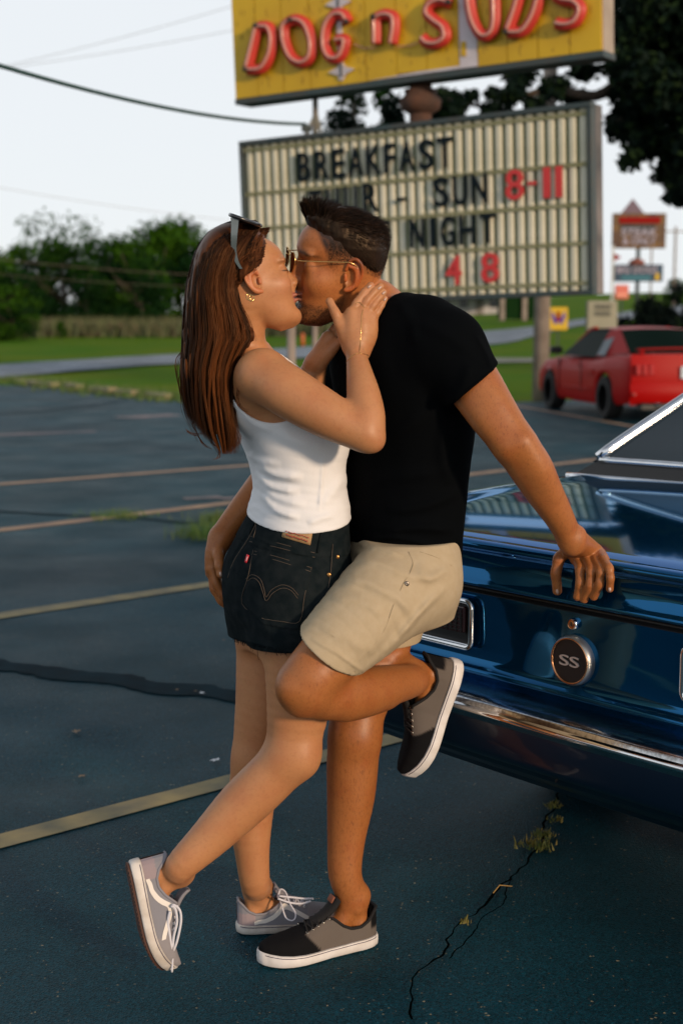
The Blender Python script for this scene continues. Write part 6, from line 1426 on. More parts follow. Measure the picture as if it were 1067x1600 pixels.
M_strand = mat('auburn_strands', (.1, .04, .01), .45, vcol='Col', spec=.4); M_strandM = mat('dark_strands', (.01, .01, .01), .5, vcol='Col', spec=.25)
for _m, _c in ((M_strand, (.55, .28, .14, 1)), (M_hairW, (.5, .25, .12, 1)), (M_strandM, (.5, .35, .25, 1)), (M_hairM, (.4, .3, .2, 1))): _m.node_tree.nodes['Principled BSDF'].inputs['Specular Tint'].default_value = _c
M_hairW.node_tree.nodes['Principled BSDF'].inputs['Specular IOR Level'].default_value = .2
# ---- woman
LV = np.array([  # y, xL, xR, Yc, half depth
    (343, 366, 402, 3.085, .030), (350, 345, 414, 3.075, .060), (360, 328, 412, 3.07, .078), (378, 313, 398, 3.065, .088), (400, 303, 386, 3.06, .092), (420, 298, 378, 3.06, .094), (440, 293, 375, 3.06, .093), (462, 290, 377, 3.055, .090),
    (482, 288, 386, 3.05, .086), (505, 286, 396, 3.045, .080), (528, 285, 402, 3.035, .072), (550, 283, 388, 3.03, .066), (580, 281, 374, 3.02, .058), (615, 283, 371, 3.015, .052), (650, 291, 372, 3.01, .046), (680, 300, 377, 3.005, .038), (700, 316, 376, 3.0, .028), (716, 328, 370, 3.0, .018)], dtype=float)
def lev(y): return [np.interp(y, LV[:, 0], LV[:, j]) for j in range(1, 5)]
hv_secs = []
for row_ in LV[1:-2]:
    y, xl, xr, Yc, hd = row_; sh_ = np.clip((y - 590) / 90, 0, 1); xc_ = (xl + xr) / 2; xl, xr = xc_ + (xl - xc_) * (1 - .75 * sh_), xc_ + (xr - xc_) * (1 - .75 * sh_); hd = max(.009, hd * (1 - .7 * sh_)); hv_secs.append(sec((xl + xr) / 2 - 2, y, Yc, max(.012, (xr - xl) / 2 * .00141 - .007), hd - .008, 0, 2.1))
hair_vol = Loft(hv_secs, .01, 4)
XH = ([.09, .115, .130, .143, .16, .177, .195, .215, .235], [-.055, -.040, -.018, .012, .026, .036, .052, .072, .085])
def whair_fn(p, lo, hi):
    q = WHead.loc(p); cap = WHead.f(p) - .0085 - .003 * np.clip((q[:, 2] - .17) / .05, 0, 1); cap = smax(cap, (q[:, 0] - np.interp(q[:, 2], *XH)) * .9, .006)
    cap = np.where(q[:, 2] < .06, .06, cap)
    v = hair_vol.f(p); v = smax(v, -(WHead.f(p) - .004) * 1.0 * (q[:, 2] < .15) + np.where(q[:, 2] < .15, 0, -1), .004) if True else v
    face_keep = (q[:, 0] > np.interp(q[:, 2], *XH)) & (q[:, 2] > .05) & (np.abs(q[:, 1]) < .11); v = np.where(face_keep, np.maximum(v, .004), v)
    g = .0022 * np.sin(p[:, 0] * 520 + 3 * np.sin(p[:, 2] * 18)) + .0016 * np.sin(p[:, 1] * 430 + p[:, 0] * 200 + 2 * np.sin(p[:, 2] * 22))
    return smin(cap, v + 0 * g, .012) + g * .6 * np.clip((1.62 - p[:, 2]) / .12, 0, 1) + .001
vb = hair_vol.box()
whair = plink(cloth('long_hair', whair_fn, np.minimum(vb[0], WHead.lo) - .005, np.maximum(vb[1], WHead.hi) + .01, .0036, M_hairW, None), woman)
rg_ = np.random.default_rng(5)
def lvpt(y, th, rho):
    xl, xr, Yc, hd = lev(y); cx_ = (xl + xr) / 2; hx = (xr - xl) / 2
    X = (cx_ + hx * rho * np.cos(th)); Y = Yc + hd * rho * np.sin(th)
    d = np.stack([(X - 533.5) / FPX, np.full_like(X, math.cos(PITCH)) + (800 - y) / FPX * math.sin(PITCH), -math.sin(PITCH) + (800 - y) / FPX * math.cos(PITCH)], -1); return A((0, 0, CAM_H)) + d * (Y / d[..., 1])[..., None]
N = 17000; K = 14
th = rg_.uniform(-math.pi, math.pi, N); th = np.where(rg_.random(N) < .45, -np.abs(th), th); rho = rg_.uniform(.88, 1.035, N)
y0 = 343.5 + rg_.uniform(0, 1, N) ** 2 * 26; y1 = rg_.choice([rg_.uniform(560, 640), 700], N, p=[.0, 1.0]) if False else 710 - 52 * np.maximum(0, -np.cos(th)) ** 1.2 - np.abs(rg_.normal(0, 30, N))
tt = np.linspace(0, 1, K); clump = np.floor((th + math.pi) / .16).astype(int); cr_ = np.random.default_rng(8); cph = cr_.uniform(0, 6, 60)[clump]; camp = cr_.uniform(.4, 1.5, 60)[clump]; cth = (np.floor((th + math.pi) / .16) + .5) * .16 - math.pi
PA = []; OU = []; ends = rg_.normal(-.12, .22, N)
for k in range(K):
    y = y0 + (y1 - y0) * tt[k]; y = np.maximum(y, 344.0); g = np.clip((y - 430) / 230, 0, 1); th2 = th + (cth - th) * .55 * g; w_ = g * .055 * camp * np.sin(y / 33 + cph)
    rr_ = rho * (1 - .05 * g) + w_ * .8 + rg_.normal(0, .006, N) + ends * np.clip((y - 600) / 100, 0, 1) ** 1.5
    rr_ = rr_ * (.94, .985)[k] if k < 2 else rr_; th3 = th2 + w_ * 1.4; PA.append(lvpt(y, th3, rr_)); OU.append(np.stack([np.cos(th3), np.sin(th3), 0 * th3], -1))
PA = np.stack(PA, 1); OU = np.stack(OU, 1)
q = WHead.loc(PA.reshape(-1, 3)).reshape(N, K, 3); bad = ((q[:, :, 0] > np.interp(q[:, :, 2], *XH) + .006) & (q[:, :, 2] > .045) & (np.abs(q[:, :, 1]) < .1)).any(1)
# keep strands off the ear
nearear = (np.linalg.norm(PA - ear_w, axis=2) < .026).any(1); PA = PA[~(bad | nearear)]; OU = OU[~(bad | nearear)]; n_ = len(PA)
cb = cr_.uniform(0, 1, 60)[clump[~(bad | nearear)]] * .6 + rg_.uniform(0, 1, n_) * .4
cb = cb ** 2.0; hz = np.clip((Wa(340, 400, 3.0)[2] + .02 - PA[:, :, 2]) / .28, 0.0, 1); mixf = (cb[:, None] * (.22 + .70 * hz))[:, :, None]
cols = A((.010, .005, .0035)) * (1 - mixf) + A((.17, .047, .010)) * mixf
flat_ribbons(PA, rg_.uniform(.0006, .0013, n_), OU, cols, 'hair_strands', M_strand, whair, woman, 3)
# swept-back strands from the hairline over the near side of the head
N = 3600; zz = rg_.uniform(.135, .222, N); xh = np.interp(zz, *XH) + rg_.normal(.002, .003, N); sgn = np.where(rg_.random(N) < .85, -1, 1)
def head_y(x, z):                   # half width of the skull at x,z (local)
    T = WHead.T; fr = np.interp(z, T[:, 0], T[:, 1]); bk = np.interp(z, T[:, 0], T[:, 2]); w = np.interp(z, T[:, 0], T[:, 3]); xc = (fr + bk) / 2; a = (fr - bk) / 2; t = np.clip((x - xc) / a, -.999, .999); wf = w * (1 - .16 * np.clip(t, 0, 1) ** 2); return wf * (1 - np.abs(t) ** 2.25) ** (1 / 2.25)
u_ = rg_.uniform(0, 1, N); PB = []; OB = []
off = rg_.uniform(.004, .013, N); ph = rg_.uniform(0, 6, N)
for k in range(12):
    t = k / 11; x = xh * (1 - t) + (-.050 - .045 * u_) * t; z = zz * (1 - t) + (.105 + .07 * (zz - .135) / .087) * t + .020 * np.sin(t * math.pi) * (zz - .13) / .09 + .0015 * np.sin(t * 9 + ph)
    yy = (head_y(x, z) + off * min(1, t * 4 + .25)) * sgn; PB.append(WHead.o + (np.stack([x, yy, z], -1) * wsc) @ WH_F.T); OB.append((np.stack([x * 3, yy * 2, (z - .12)], -1)) @ WH_F.T)
PB = np.stack(PB, 1); OB = np.stack(OB, 1); OB /= np.linalg.norm(OB, axis=2, keepdims=True)
flat_ribbons(PB, rg_.uniform(.0008, .0015, N), OB, lerp3((.014, .006, .004), (.11, .034, .010), rg_.uniform(0, 1, N) ** 1.7), 'swept_strands', M_strand, whair, woman)
# loose wisps
def wisp(lines, n, jit, w, name, par, base, m, seed=1):
    r_ = np.random.default_rng(seed); PW = []
    for pts, Y in lines:
        for _ in range(n):
            Q = [Wa(x + r_.normal(0, jit), y + r_.normal(0, jit), Y + r_.normal(0, .004)) for x, y in pts]; C = catmull(Q, 8); idx = np.linspace(0, len(C) - 1, 22).astype(int); PW.append(C[idx])
    PW = np.array(PW); OW = np.tile(A((.2, -1, .1)), PW.shape[:2] + (1,)); return ribbons(PW, np.full(len(PW), w), OW, np.tile(A((.07, .024, .010)), (len(PW), 1)), name, m, par, base)
wisp([([(292, 540), (276, 565), (282, 610), (290, 650), (310, 690)], 3.02), ([(300, 560), (282, 590), (292, 640), (305, 675)], 3.01), ([(372, 600), (372, 625), (378, 638), (388, 644)], 2.97), ([(378, 476), (388, 502), (400, 534)], 2.995), ([(380, 555), (376, 580), (382, 600), (392, 606)], 2.965),
      ([(330, 690), (342, 704), (342, 714), (334, 718)], 3.0), ([(350, 690), (368, 696), (376, 684), (370, 670)], 2.99), ([(292, 672), (304, 678), (318, 676)], 3.0), ([(345, 670), (352, 688), (362, 690), (366, 676), (356, 662)], 2.985), ([(300, 660), (315, 690), (330, 702)], 3.0)], 5, 1.6, .0011, 'loose_wisps', whair, woman, M_strand)
wisp([([(404, 372), (398, 384), (392, 398), (386, 414)], 2.985), ([(410, 366), (404, 380), (400, 396), (393, 420)], 2.985), ([(402, 392), (400, 404), (392, 420), (384, 428)], 2.982), ([(398, 404), (400, 416), (394, 428)], 2.98), ([(414, 360), (405, 371), (398, 388)], 2.99)], 9, 2.2, .0008, 'temple_wisps', whair, woman, M_strand, 3)

# ---- man: swept-up short cut
MT = np.array([(.122, -.050, -.078, .060), (.136, -.005, -.086, .0695), (.152, .034, -.091, .0755), (.168, .052, -.092, .0780), (.188, .069, -.087, .0755), (.206, .078, -.076, .068), (.220, .086, -.058, .059), (.231, .084, -.034, .046), (.239, .066, -.012, .031), (.243, .042, .008, .014)])
def mh_local(q):
    x, y, z = q.T; fr, bk, w = [np.interp(z, MT[:, 0], MT[:, j]) for j in (1, 2, 3)]; xc = (fr + bk) / 2; a = (fr - bk) / 2
    r_ = (np.abs((x - xc) / a) ** 2.3 + np.abs(y / w) ** 2.3) ** (1 / 2.3); d = (r_ - 1) * np.minimum(a, w) * .9; return np.maximum(d, np.maximum(MT[0, 0] - z, z - MT[-1, 0]))
def mhair_fn(p, lo, hi):
    q = MHead.loc(p); d = mh_local(q) * msc
    g = .0012 * np.sin(q[:, 0] * 210 + 3 * np.sin(q[:, 1] * 55)) * np.sin(q[:, 1] * 150 + q[:, 2] * 60) + .0012 * vnoise(q, 330, 4)
    return d + g * np.clip((q[:, 2] - .15) / .05, 0, 1)
mhair = plink(cloth('short_hair', mhair_fn, MHead.o + A((-.15, -.15, .05)), MHead.o + A((.17, .15, .31)), .0032, M_hairM, None), man)
N = 14000; z = rg_.uniform(.130, .242, N); th = rg_.uniform(-math.pi, math.pi, N); fr, bk, w = [np.interp(z, MT[:, 0], MT[:, j]) for j in (1, 2, 3)]; xc = (fr + bk) / 2; a = (fr - bk) / 2
x = xc + a * np.cos(th); y = w * np.sin(th); front = np.clip((x - .02) / .06, 0, 1); top = np.clip((z - .165) / .05, 0, 1)
root = np.stack([x, y, z], -1); nrm = np.stack([np.cos(th) / a, np.sin(th) / w, 0 * th], -1); nrm /= np.linalg.norm(nrm, axis=1)[:, None]; nrm = nrm * (1 - .6 * top[:, None]) + A((0, 0, 1)) * (.9 * top[:, None])
flow = np.stack([-.80 + .95 * front * top, .10 * rg_.normal(size=N) + 0 * x, -.65 * (1 - top) + .50 * front * top], -1) + rg_.normal(0, .09, (N, 3)); flow /= np.linalg.norm(flow, axis=1)[:, None]
ln = .008 + .020 * top * rg_.uniform(.5, 1.15, N)
PM = np.stack([root - nrm * .002 + flow * (ln * t)[:, None] + nrm * (ln * (.18 * t * (1.2 - .7 * t)))[:, None] for t in np.linspace(0, 1, 5)], 1)
PMw = MHead.o + (PM * msc) @ MH_F.T; OM = np.repeat((nrm @ MH_F.T)[:, None], 5, 1) + 1e-4
ribbons(PMw, rg_.uniform(.0009, .0017, N), OM, lerp3((.004, .003, .002), (.030, .015, .009), rg_.uniform(0, 1, N) ** 2.4), 'hair_strands', M_strandM, mhair, man)
# clipped hair on the sides and stubble: very short strands on the skin
def short_hairs(name, head, sc, F, n, zr, test, ln, w, cols, par, base, drop, seed):
    r_ = np.random.default_rng(seed); z = r_.uniform(*zr, n); th = r_.uniform(-math.pi, math.pi, n)
    T = head.T; zi = np.interp(z, *head.zm) if head.zm is not None else z; fr = np.interp(zi, T[:, 0], T[:, 1]); bk = np.interp(zi, T[:, 0], T[:, 2]); ww = np.interp(zi, T[:, 0], T[:, 3]); bk = np.where(bk < 0, bk * head.back, bk)
    xc = (fr + bk) / 2; a = (fr - bk) / 2; q = np.stack([xc + a * np.cos(th) * .98, ww * np.sin(th) * .98, z], -1); keep = test(q); q = q[keep]; n = len(q)
    P = head.o + (q * sc) @ F.T; P = project(lambda p, lo, hi: head.f(p), P, 2, lim=.01); nr = np.stack([np.cos(th[keep]), np.sin(th[keep]), 0 * th[keep]], -1) @ F.T
    d = (drop + r_.normal(0, .35, (n, 3))) @ F.T; L = ln * r_.uniform(.5, 1.2, n)[:, None]
    PP = np.stack([P - nr * .0006, P + nr * .0006 + d * L * .5, P + nr * .0009 + d * L], 1); return ribbons(PP, np.full(n, w) * r_.uniform(.7, 1.2, n), np.repeat(nr[:, None], 3, 1) + 1e-4, lerp3(*cols, r_.uniform(0, 1, n)), name, M_strandM, par, base)
short_hairs('clipped_sides', MHead, msc, MH_F, 17000, (.108, .185), lambda q: (q[:, 0] < .040) & (q[:, 1] > -.02) & (rg_.random(len(q)) < np.clip((q[:, 2] - .122 - .25 * np.clip(-.03 - q[:, 0], -.02, .07) * -1 * 0 + .35 * np.clip(-.03 - q[:, 0], 0, .05)) / .03, 0, 1)) & ~((np.abs(q[:, 0] + .01) < .03) & (q[:, 2] < .143)), .0045, .0007, ((.012, .008, .006), (.04, .024, .015)), mhair, man, A((-.5, 0, -.7)), 31)
stub = short_hairs('stubble', MHead, msc, MH_F, 13000, (-.0, .10), lambda q: (q[:, 0] > -.002) & (rg_.random(len(q)) < np.clip((.050 + .9 * np.clip(.030 - q[:, 0], 0, .05) - q[:, 2]) / .014, 0, 1)) & ~((q[:, 0] > .078) & (np.abs(q[:, 1]) < .022) & (np.abs(q[:, 2] - .055) < .011)), .0024, .00045, ((.012, .007, .004), (.09, .045, .022)), mhair, man, A((.2, 0, -.9)), 33)

# ---- gold framed sunglasses on the man (head-local: x forward, +y towards the camera)
def L2W(head, F, sc, q): return Vector(head.o + F @ (A(q) * sc))
glasses = tag(empty('sunglasses', tuple(L2W(MHead, MH_F, msc, (.105, 0, .13)))), 'gold wire framed sunglasses worn on the man\'s nose', 'sunglasses')
def gadd(mb, name, m, par, smooth=True, base=None):
    me = mesh_py(name, mb.v, mb.f, smooth); me.transform(Matrix.Translation(-Vector((base or glasses).location))); return link(name, me, m, par)
M_lens = mat('tinted_lens', (.10, .028, .010), .35, 0, spec=0.0)
tear = [(0, .018), (.012, .0185), (.022, .012), (.0255, .0), (.020, -.014), (.008, -.0235), (-.006, -.0235), (-.018, -.014), (-.0235, 0), (-.020, .012), (-.010, .0175)]
for sg in (1, -1):
    cyy = .034 * sg; pts = catmull([(.111 - .30 * max(0, (dy * 1 + .0)) ** 1.5 - .10 * abs(dy) , cyy + sg * dy, .131 + dz) for dy, dz in tear], 4, True)
    P = [L2W(MHead, MH_F, msc, p) for p in pts]; fr_ = gadd(MB().tube(P, .0011, 8, closed=True), 'lens_frame', M_gold, glasses)
    c = sum(P, Vector()) / len(P); m = MB(); m.add([c + (L2W(MHead, MH_F, msc, (.003, 0, 0)) - L2W(MHead, MH_F, msc, (0, 0, 0)))] + P, [(0, 1 + i, 1 + (i + 1) % len(P)) for i in range(len(P))]); gadd(m, 'lens', M_lens, glasses)
    T_ = [(.1055, sg * .0595, .137), (.098, sg * .068, .137), (.06, sg * .076, .139), (.02, sg * .081, .141), (-.005, sg * .083, .141), (-.022, sg * .082, .128), (-.028, sg * .080, .112)]
    gadd(MB().tube([L2W(MHead, MH_F, msc, p) for p in catmull(T_, 4)], .0011, 8), 'temple_arm', M_gold, glasses)
for zt, xx in ((.1465, .113), (.1395, .116)): gadd(MB().tube([L2W(MHead, MH_F, msc, p) for p in [(xx - .004, -.018, zt), (xx + .002, 0, zt + .0015), (xx - .004, .018, zt)]], .001, 6), 'bridge', M_gold, glasses)

# ---- dark sunglasses pushed up on the woman's head (near side is -y)
shades = tag(empty('sunglasses', tuple(L2W(WHead, WH_F, wsc, (.03, 0, .24)))), 'chunky dark sunglasses pushed up on top of the woman\'s head', 'sunglasses')
M_sframe = mat('grey_blue_acetate', (.10, .13, .145), .3, coat=.5); M_sdark = mat('black_acetate', (.01, .01, .012), .25, coat=.6)
arm_px = [(367, 340), (367, 352), (366, 372), (366, 392), (370, 408), (377, 420)]
for Yq, nm in ((2.968, 'near'), (3.15, 'far')):
    C = catmull([Wa(x, y, Yq + (.0 if i < 3 else .004 * i)) for i, (x, y) in enumerate(arm_px)], 5); n = len(C); wd = np.interp(np.linspace(0, 1, n), [0, .15, .45, .7, 1], [.0085, .0075, .0060, .0045, .003])
    m = MB(); v = []
    for p_, w_ in zip(C, wd): v += [(p_[0] - w_, p_[1] - .002, p_[2]), (p_[0] + w_, p_[1] - .002, p_[2]), (p_[0] + w_, p_[1] + .002, p_[2]), (p_[0] - w_, p_[1] + .002, p_[2])]
    f = [(4 * i + a, 4 * i + (a + 1) % 4, 4 * i + 4 + (a + 1) % 4, 4 * i + 4 + a) for i in range(n - 1) for a in range(4)] + [(3, 2, 1, 0), (4 * n - 4, 4 * n - 3, 4 * n - 2, 4 * n - 1)]
    m.add(v, f); gadd(m, 'temple_arm', M_sframe, shades, False, shades)
pA, pB, pC, pD = Wa(364, 337, 2.965), Wa(364, 337, 3.155), Wa(403, 351, 3.14), Wa(403, 351, 2.985)
for i_, (a0, a1) in enumerate(((0, .46), (.54, 1))):
    P = [Vector(pA).lerp(Vector(pB), a0), Vector(pA).lerp(Vector(pB), a1), Vector(pD).lerp(Vector(pC), min(1, a1 * .98)), Vector(pD).lerp(Vector(pC), max(.02, a0))]; c = sum(P, Vector()) / 4
    R4 = [Vector(q_) for q_ in catmull([tuple(c + (p_ - c) * .98) for p_ in P], 5, True)]
    gadd(MB().tube(R4, .0042, 8, closed=True), 'lens_frame', M_sdark, shades, True, shades)
    n_ = Vector((-.25, 0, .9)).normalized(); gadd(MB().add([c + n_ * .002] + [tuple(q_) for q_ in R4], [(0, 1 + i, 1 + (i + 1) % len(R4)) for i in range(len(R4))]), 'lens', mat('dark_lens', (.008, .009, .012), .05, coat=1) if i_ == 0 else bpy.data.materials['dark_lens'], shades, True, shades)
gadd(MB().tube([Vector(pA).lerp(Vector(pB), .44), Vector(pA).lerp(Vector(pB), .56)], .004, 8), 'bridge', M_sdark, shades, True, shades)

# ---- earring, bracelet and hand chain
er = tag(empty('hoop_earring', tuple(Wa(392, 464, 2.975))), 'small gold hoop earring in the woman\'s ear', 'earring')
for k_, (px, py) in enumerate([(393, 466), (389, 464)]):
    c = Vector(Wa(px, py, 2.972 + .004 * k_)); P = [c + Vector((math.cos(a) * .0055, math.sin(a) * .003, math.sin(a) * .0062)) - Vector(er.location) for a in np.linspace(0, 6.283, 20, endpoint=False)]; MB().tube(P, .0011, 6, closed=True).build('hoop', M_gold, er, True)
br = tag(empty('bracelet', tuple(Wa(560, 556, 2.98))), 'thin gold chain bracelet running over the back of her hand', 'bracelet')
P = hits(w_fn, [(541, 566), (545, 561), (552, 555), (560, 552), (568, 553), (575, 555)], off=.0006); MB().tube([Vector(p_) - Vector(br.location) for p_ in catmull(P, 4)], .0007, 5).build('wrist_chain', M_gold, br, True)
P = hits(w_fn, [(562, 551), (563, 535), (564, 515), (565, 495), (567, 484)], off=.0006); MB().tube([Vector(p_) - Vector(br.location) for p_ in catmull(P, 4)], .0006, 5).build('hand_chain', M_gold, br, True)
P = hits(w_fn, [(555, 475), (561, 472), (566, 476), (569, 481)], off=.0006); MB().tube([Vector(p_) - Vector(br.location) for p_ in catmull(P, 4)], .0007, 5).build('ring_chain', M_gold, br, True)
# fingernails
M_nail = mat('fingernail', (.55, .36, .28), .25, coat=.5)
def nail(fn, px, py, dx, dy, w, par, base, y0=2.6):
    P = hits(fn, [(px - dx / 2, py - dy / 2), (px, py), (px + dx / 2, py + dy / 2)], off=.0003, y0=y0)
    if len(P) == 3: MB().tube([Vector(p_) - Vector(base.location) for p_ in P], [w * .7, w, w * .75], 8, flat=1.0).build('fingernail', M_nail, par, True)
for px, py, dx, dy in ((577, 448, 5, -4), (593, 450, 5, -4), (599, 458, 4, -4), (601, 468, 3, -4)): nail(w_fn, px, py, dx, dy, .0028, w_body, woman)
for px, py, dx, dy in ((870, 924, 1, 7), (952, 921, 0, 6)): nail(m_fn, px, py, dx, dy, .0036, m_body, man)
nail(m_fn, 345, 897, 1, 7, .0036, m_body, man)

# ---------------------------------------------------------------- SHOES
def shoe(org, xd, up, L, pal, par, base, bend=0.0, label=None, side=1, outsole=None):
    """canvas low-top. local x heel->toe, z up from the sole; side=+1: the viewer sees +y"""
    xd = Vector(xd).normalized(); up = Vector(up); up = (up - xd * up.dot(xd)).normalized(); yd = up.cross(xd); M = Matrix.Translation(-Vector(base.location)) @ frame_M(org, xd, yd, up)
    k = L / .29
    ts = [0, .012, .04, .08, .15, .3, .45, .58, .68, .78, .87, .94, .98, 1.0]; hw_ = [.006, .016, .0245, .0300, .0345, .0345, .0355, .0415, .0455, .0450, .0385, .027, .016, .004]
    HW_ = lambda t: float(np.interp(t, ts, hw_)) * k; CY = lambda t: -.006 * k * math.sin(math.pi * min(1, max(0, (t - .2) / .8))) * side * -1
    HH = lambda t: float(np.interp(t, [0, .05, .2, .38, .45, .55, .65, .75, .85, .93, .98, 1], [.090, .092, .090, .099, .097, .085, .073, .065, .060, .053, .046, .034])) * k
    HC = lambda t: float(np.interp(t, [0, .04, .10, .17, .25, .33, .43], [.095, .087, .067, .057, .057, .069, .095])) * k
    HF = lambda t: float(np.interp(t, [0, .1, .4, .7, .9, 1], [.028, .027, .025, .026, .030, .032])) * k
    BZ = lambda t: bend * max(0, t - .58) ** 2 + .004 * k * max(0, (t - .8) / .2) ** 2
    # sample t denser at the ends
    tl = [.5 - .5 * math.cos(math.pi * i / 130) for i in range(131)]; J = 20; V = []; C = []; CUTJ = 7
    def spt(t, j):                # surface point of the upper, j in -J..J
        s = 1 if j >= 0 else -1; a = abs(j); hw2 = HW_(t) * .96; hf = HF(t) - .006 * k
        zc, yc = 0, 0
        ph = a / J * math.pi / 2; z1 = hf + (HH(t) - hf) * math.cos(ph) ** .72; y1 = hw2 * math.sin(ph) ** .70
        w = min(1, (J - a) / (J - CUTJ)); z2 = hf + (HC(t) - hf) * w; y2 = hw2 * (1 - .12 * w * w)
        m_ = min(1, max(0, (t - .40) / .07)); 
        if a < CUTJ and m_ < 1: z2 = HC(t); y2 = hw2 * .88 * a / CUTJ
        z = z2 * (1 - m_) + z1 * m_; y = y2 * (1 - m_) + y1 * m_; return (t * L, CY(t) + s * y, z + BZ(t))
    for t in tl:
        for j in range(-J, J + 1):
            p_ = spt(t, j); V.append(p_); C.append(pal['color'](t, (p_[2] - BZ(t)) / k, j / J))
    nJ = 2 * J + 1; F_ = []
    for i in range(130):
        for j in range(nJ - 1):
            if tl[i + 1] < .435 and abs(j - J + .5) < CUTJ: continue
            F_.append((i * nJ + j, (i + 1) * nJ + j, (i + 1) * nJ + j + 1, i * nJ + j + 1))
    me = mesh_py('shoe', V, F_, True); set_col(me, np.array(C)); me.transform(M); so = link('shoe', me, pal['upper'], par)
    if label: so['label'] = label
    def add(mb, name, m, smooth=True, auto=None):
        me = mesh_py(name, mb.v, mb.f, smooth); me.transform(M); o = link(name, me, m, so)
        if auto: me.set_sharp_from_angle(angle=math.radians(auto))
        return o
    # sole: foxing band with rounded edge
    n = 90; out = []
    for i in range(n):
        a = 2 * math.pi * i / n; t = .5 - .5 * math.cos(a); s = 1 if a < math.pi else -1; out.append((t, s))
    V = []; rows_ = [(.0, -.004), (.0015, -.0005), (.004, .0022), (.5, .003), (.86, .0028), (.97, .0018), (1.0, -.001)]
    for fz, ofs in rows_:
        for t, s in out:
            h = HW_(t) + ofs * k; x = t * L + (ofs * k * (1 if t > .5 else -1) if (t < .02 or t > .98) else 0); V.append((x, CY(t) + s * max(h, .001), (fz if fz > .01 else fz / (HF(t))) * HF(t) + BZ(t)))
    F_ = [(r * n + i, r * n + (i + 1) % n, (r + 1) * n + (i + 1) % n, (r + 1) * n + i) for r in range(len(rows_) - 1) for i in range(n)]; F_ += [tuple(range(n - 1, -1, -1)), tuple((len(rows_) - 1) * n + i for i in range(n))]
    add(MB().add(V, F_), 'sole', pal['sole'], True, 50)
    def ring_at(fz, ofs, r, nm, m):
        add(MB().tube([(t * L, CY(t) + s * (HW_(t) + ofs * k), fz * HF(t) + BZ(t)) for t, s in out], r, 6, closed=True), nm, m)
    ring_at(.84, .0030, .00085, 'sole_line', pal['line']); ring_at(.97, .0022, .0012, 'sole_rim', pal['sole'])
    if outsole:
        V = [(t * L, CY(t) + s * (HW_(t) - .001), -.001 + BZ(t)) for t, s in out] + [(t * L, CY(t) + s * (HW_(t) - .002), -.0050 + BZ(t)) for t, s in out]
        add(MB().add(V, [(i, i + n, (i + 1) % n + n, (i + 1) % n) for i in range(n)] + [tuple(range(n, 2 * n))]), 'outsole', outsole, True, 40)
        mb = MB()
        for i in range(26):
            t = .05 + i * .035; mb.box((t * L, CY(t), -.0058 + BZ(t)), (.004, 1.8 * HW_(t), .002))
        add(mb, 'tread', outsole, False)['kind'] = 'stuff'
    # padded collar
    col = [spt(t, -CUTJ) for t in np.linspace(.44, .012, 20)] + [spt(t, CUTJ) for t in np.linspace(.012, .44, 20)]
    add(MB().tube(col, .0036 * k, 8), 'collar', pal['collar'])
    # heel strip, tongue, eyelets, laces
    tg = [(.66 * L, 0, HH(.66) - .004), (.56 * L, 0, HH(.56) + .002), (.46 * L, 0, HH(.46) + .006), (.40 * L, 0, .118 * k), (.365 * L, 0, .134 * k)]
    V = []; 
    tgc = catmull(tg, 4); 
    for i, p_ in enumerate(tgc):
        w = .017 * k * (1 + .25 * i / len(tgc)); nr = A((.0045, 0, .0045)) * k
        for yy, dz in ((-1, -.004), (-.6, 0), (0, .0015), (.6, 0), (1, -.004)): V.append((p_[0] + dz * .7, CY(.5) + yy * w, p_[2] + dz + BZ(p_[0] / L)))
        for yy, dz in ((1, -.004), (.6, 0), (0, .0015), (-.6, 0), (-1, -.004)): V.append((p_[0] + dz * .7 - nr[0], CY(.5) + yy * w * .97, p_[2] + dz - nr[2] + BZ(p_[0] / L)))
    m_ = len(tgc); F_ = [(i * 10 + a, i * 10 + (a + 1) % 10, (i + 1) * 10 + (a + 1) % 10, (i + 1) * 10 + a) for i in range(m_ - 1) for a in range(10)] + [tuple((m_ - 1) * 10 + a for a in range(10))]
    add(MB().add(V, F_), 'tongue', pal['tongue'])
    if pal.get('badge'):
        p_ = tgc[-3]; add(MB().box((p_[0] + .004, CY(.5), p_[2] + .002), (.004, .024, .016), Matrix.Rotation(-.55, 3, 'Y'), .001), 'tongue_label', pal['badge'])
    ey = []
    for r_, t in enumerate(np.linspace(.445, .635, 5)):
        for s in (1, -1):
            j = 4.6; a_ = spt(t, 6 * s); b_ = spt(t, 7 * s); p_ = (Vector(a_) + Vector(b_)) / 2; nn = Vector((0.25, s * .55, .8)).normalized(); p_ = p_ + nn * .001
            Q = nn.to_track_quat('Z', 'Y').to_matrix().to_4x4(); Q.translation = p_
            add(MB().lathe([(.0020 * k, .0008), (.0028 * k, .0014), (.0036 * k, .0006), (.0036 * k, -.001)], Q, 12), 'eyelet', pal['eyelet']); ey.append(p_ + nn * .0015)
    for r_ in range(4):
        a_, b_, c_, d_ = ey[2 * r_], ey[2 * r_ + 1], ey[2 * r_ + 2], ey[2 * r_ + 3]; lift = Vector((.002, 0, .007 * k))
        for u_, v_ in ((a_, d_), (b_, c_)): add(MB().tube(catmull([tuple(u_), tuple((u_ + v_) / 2 + lift), tuple(v_)], 5), .0022 * k, 6, flat=.6), 'lace', pal['lace'])
    return so, M, spt, add, k
def lin(r, g, b): return tuple(((c / 255) / 12.92 if c < 11 else ((c / 255 + .055) / 1.055) ** 2.4) for c in (r, g, b))
M_upperM = mat('canvas_black_grey', (.1, .1, .1), .9, vcol='Col', bump=(700, .4, .001), spec=.15); M_upperW = mat('canvas_lilac_grey', (.3, .3, .3), .9, vcol='Col', bump=(700, .4, .001), spec=.15)
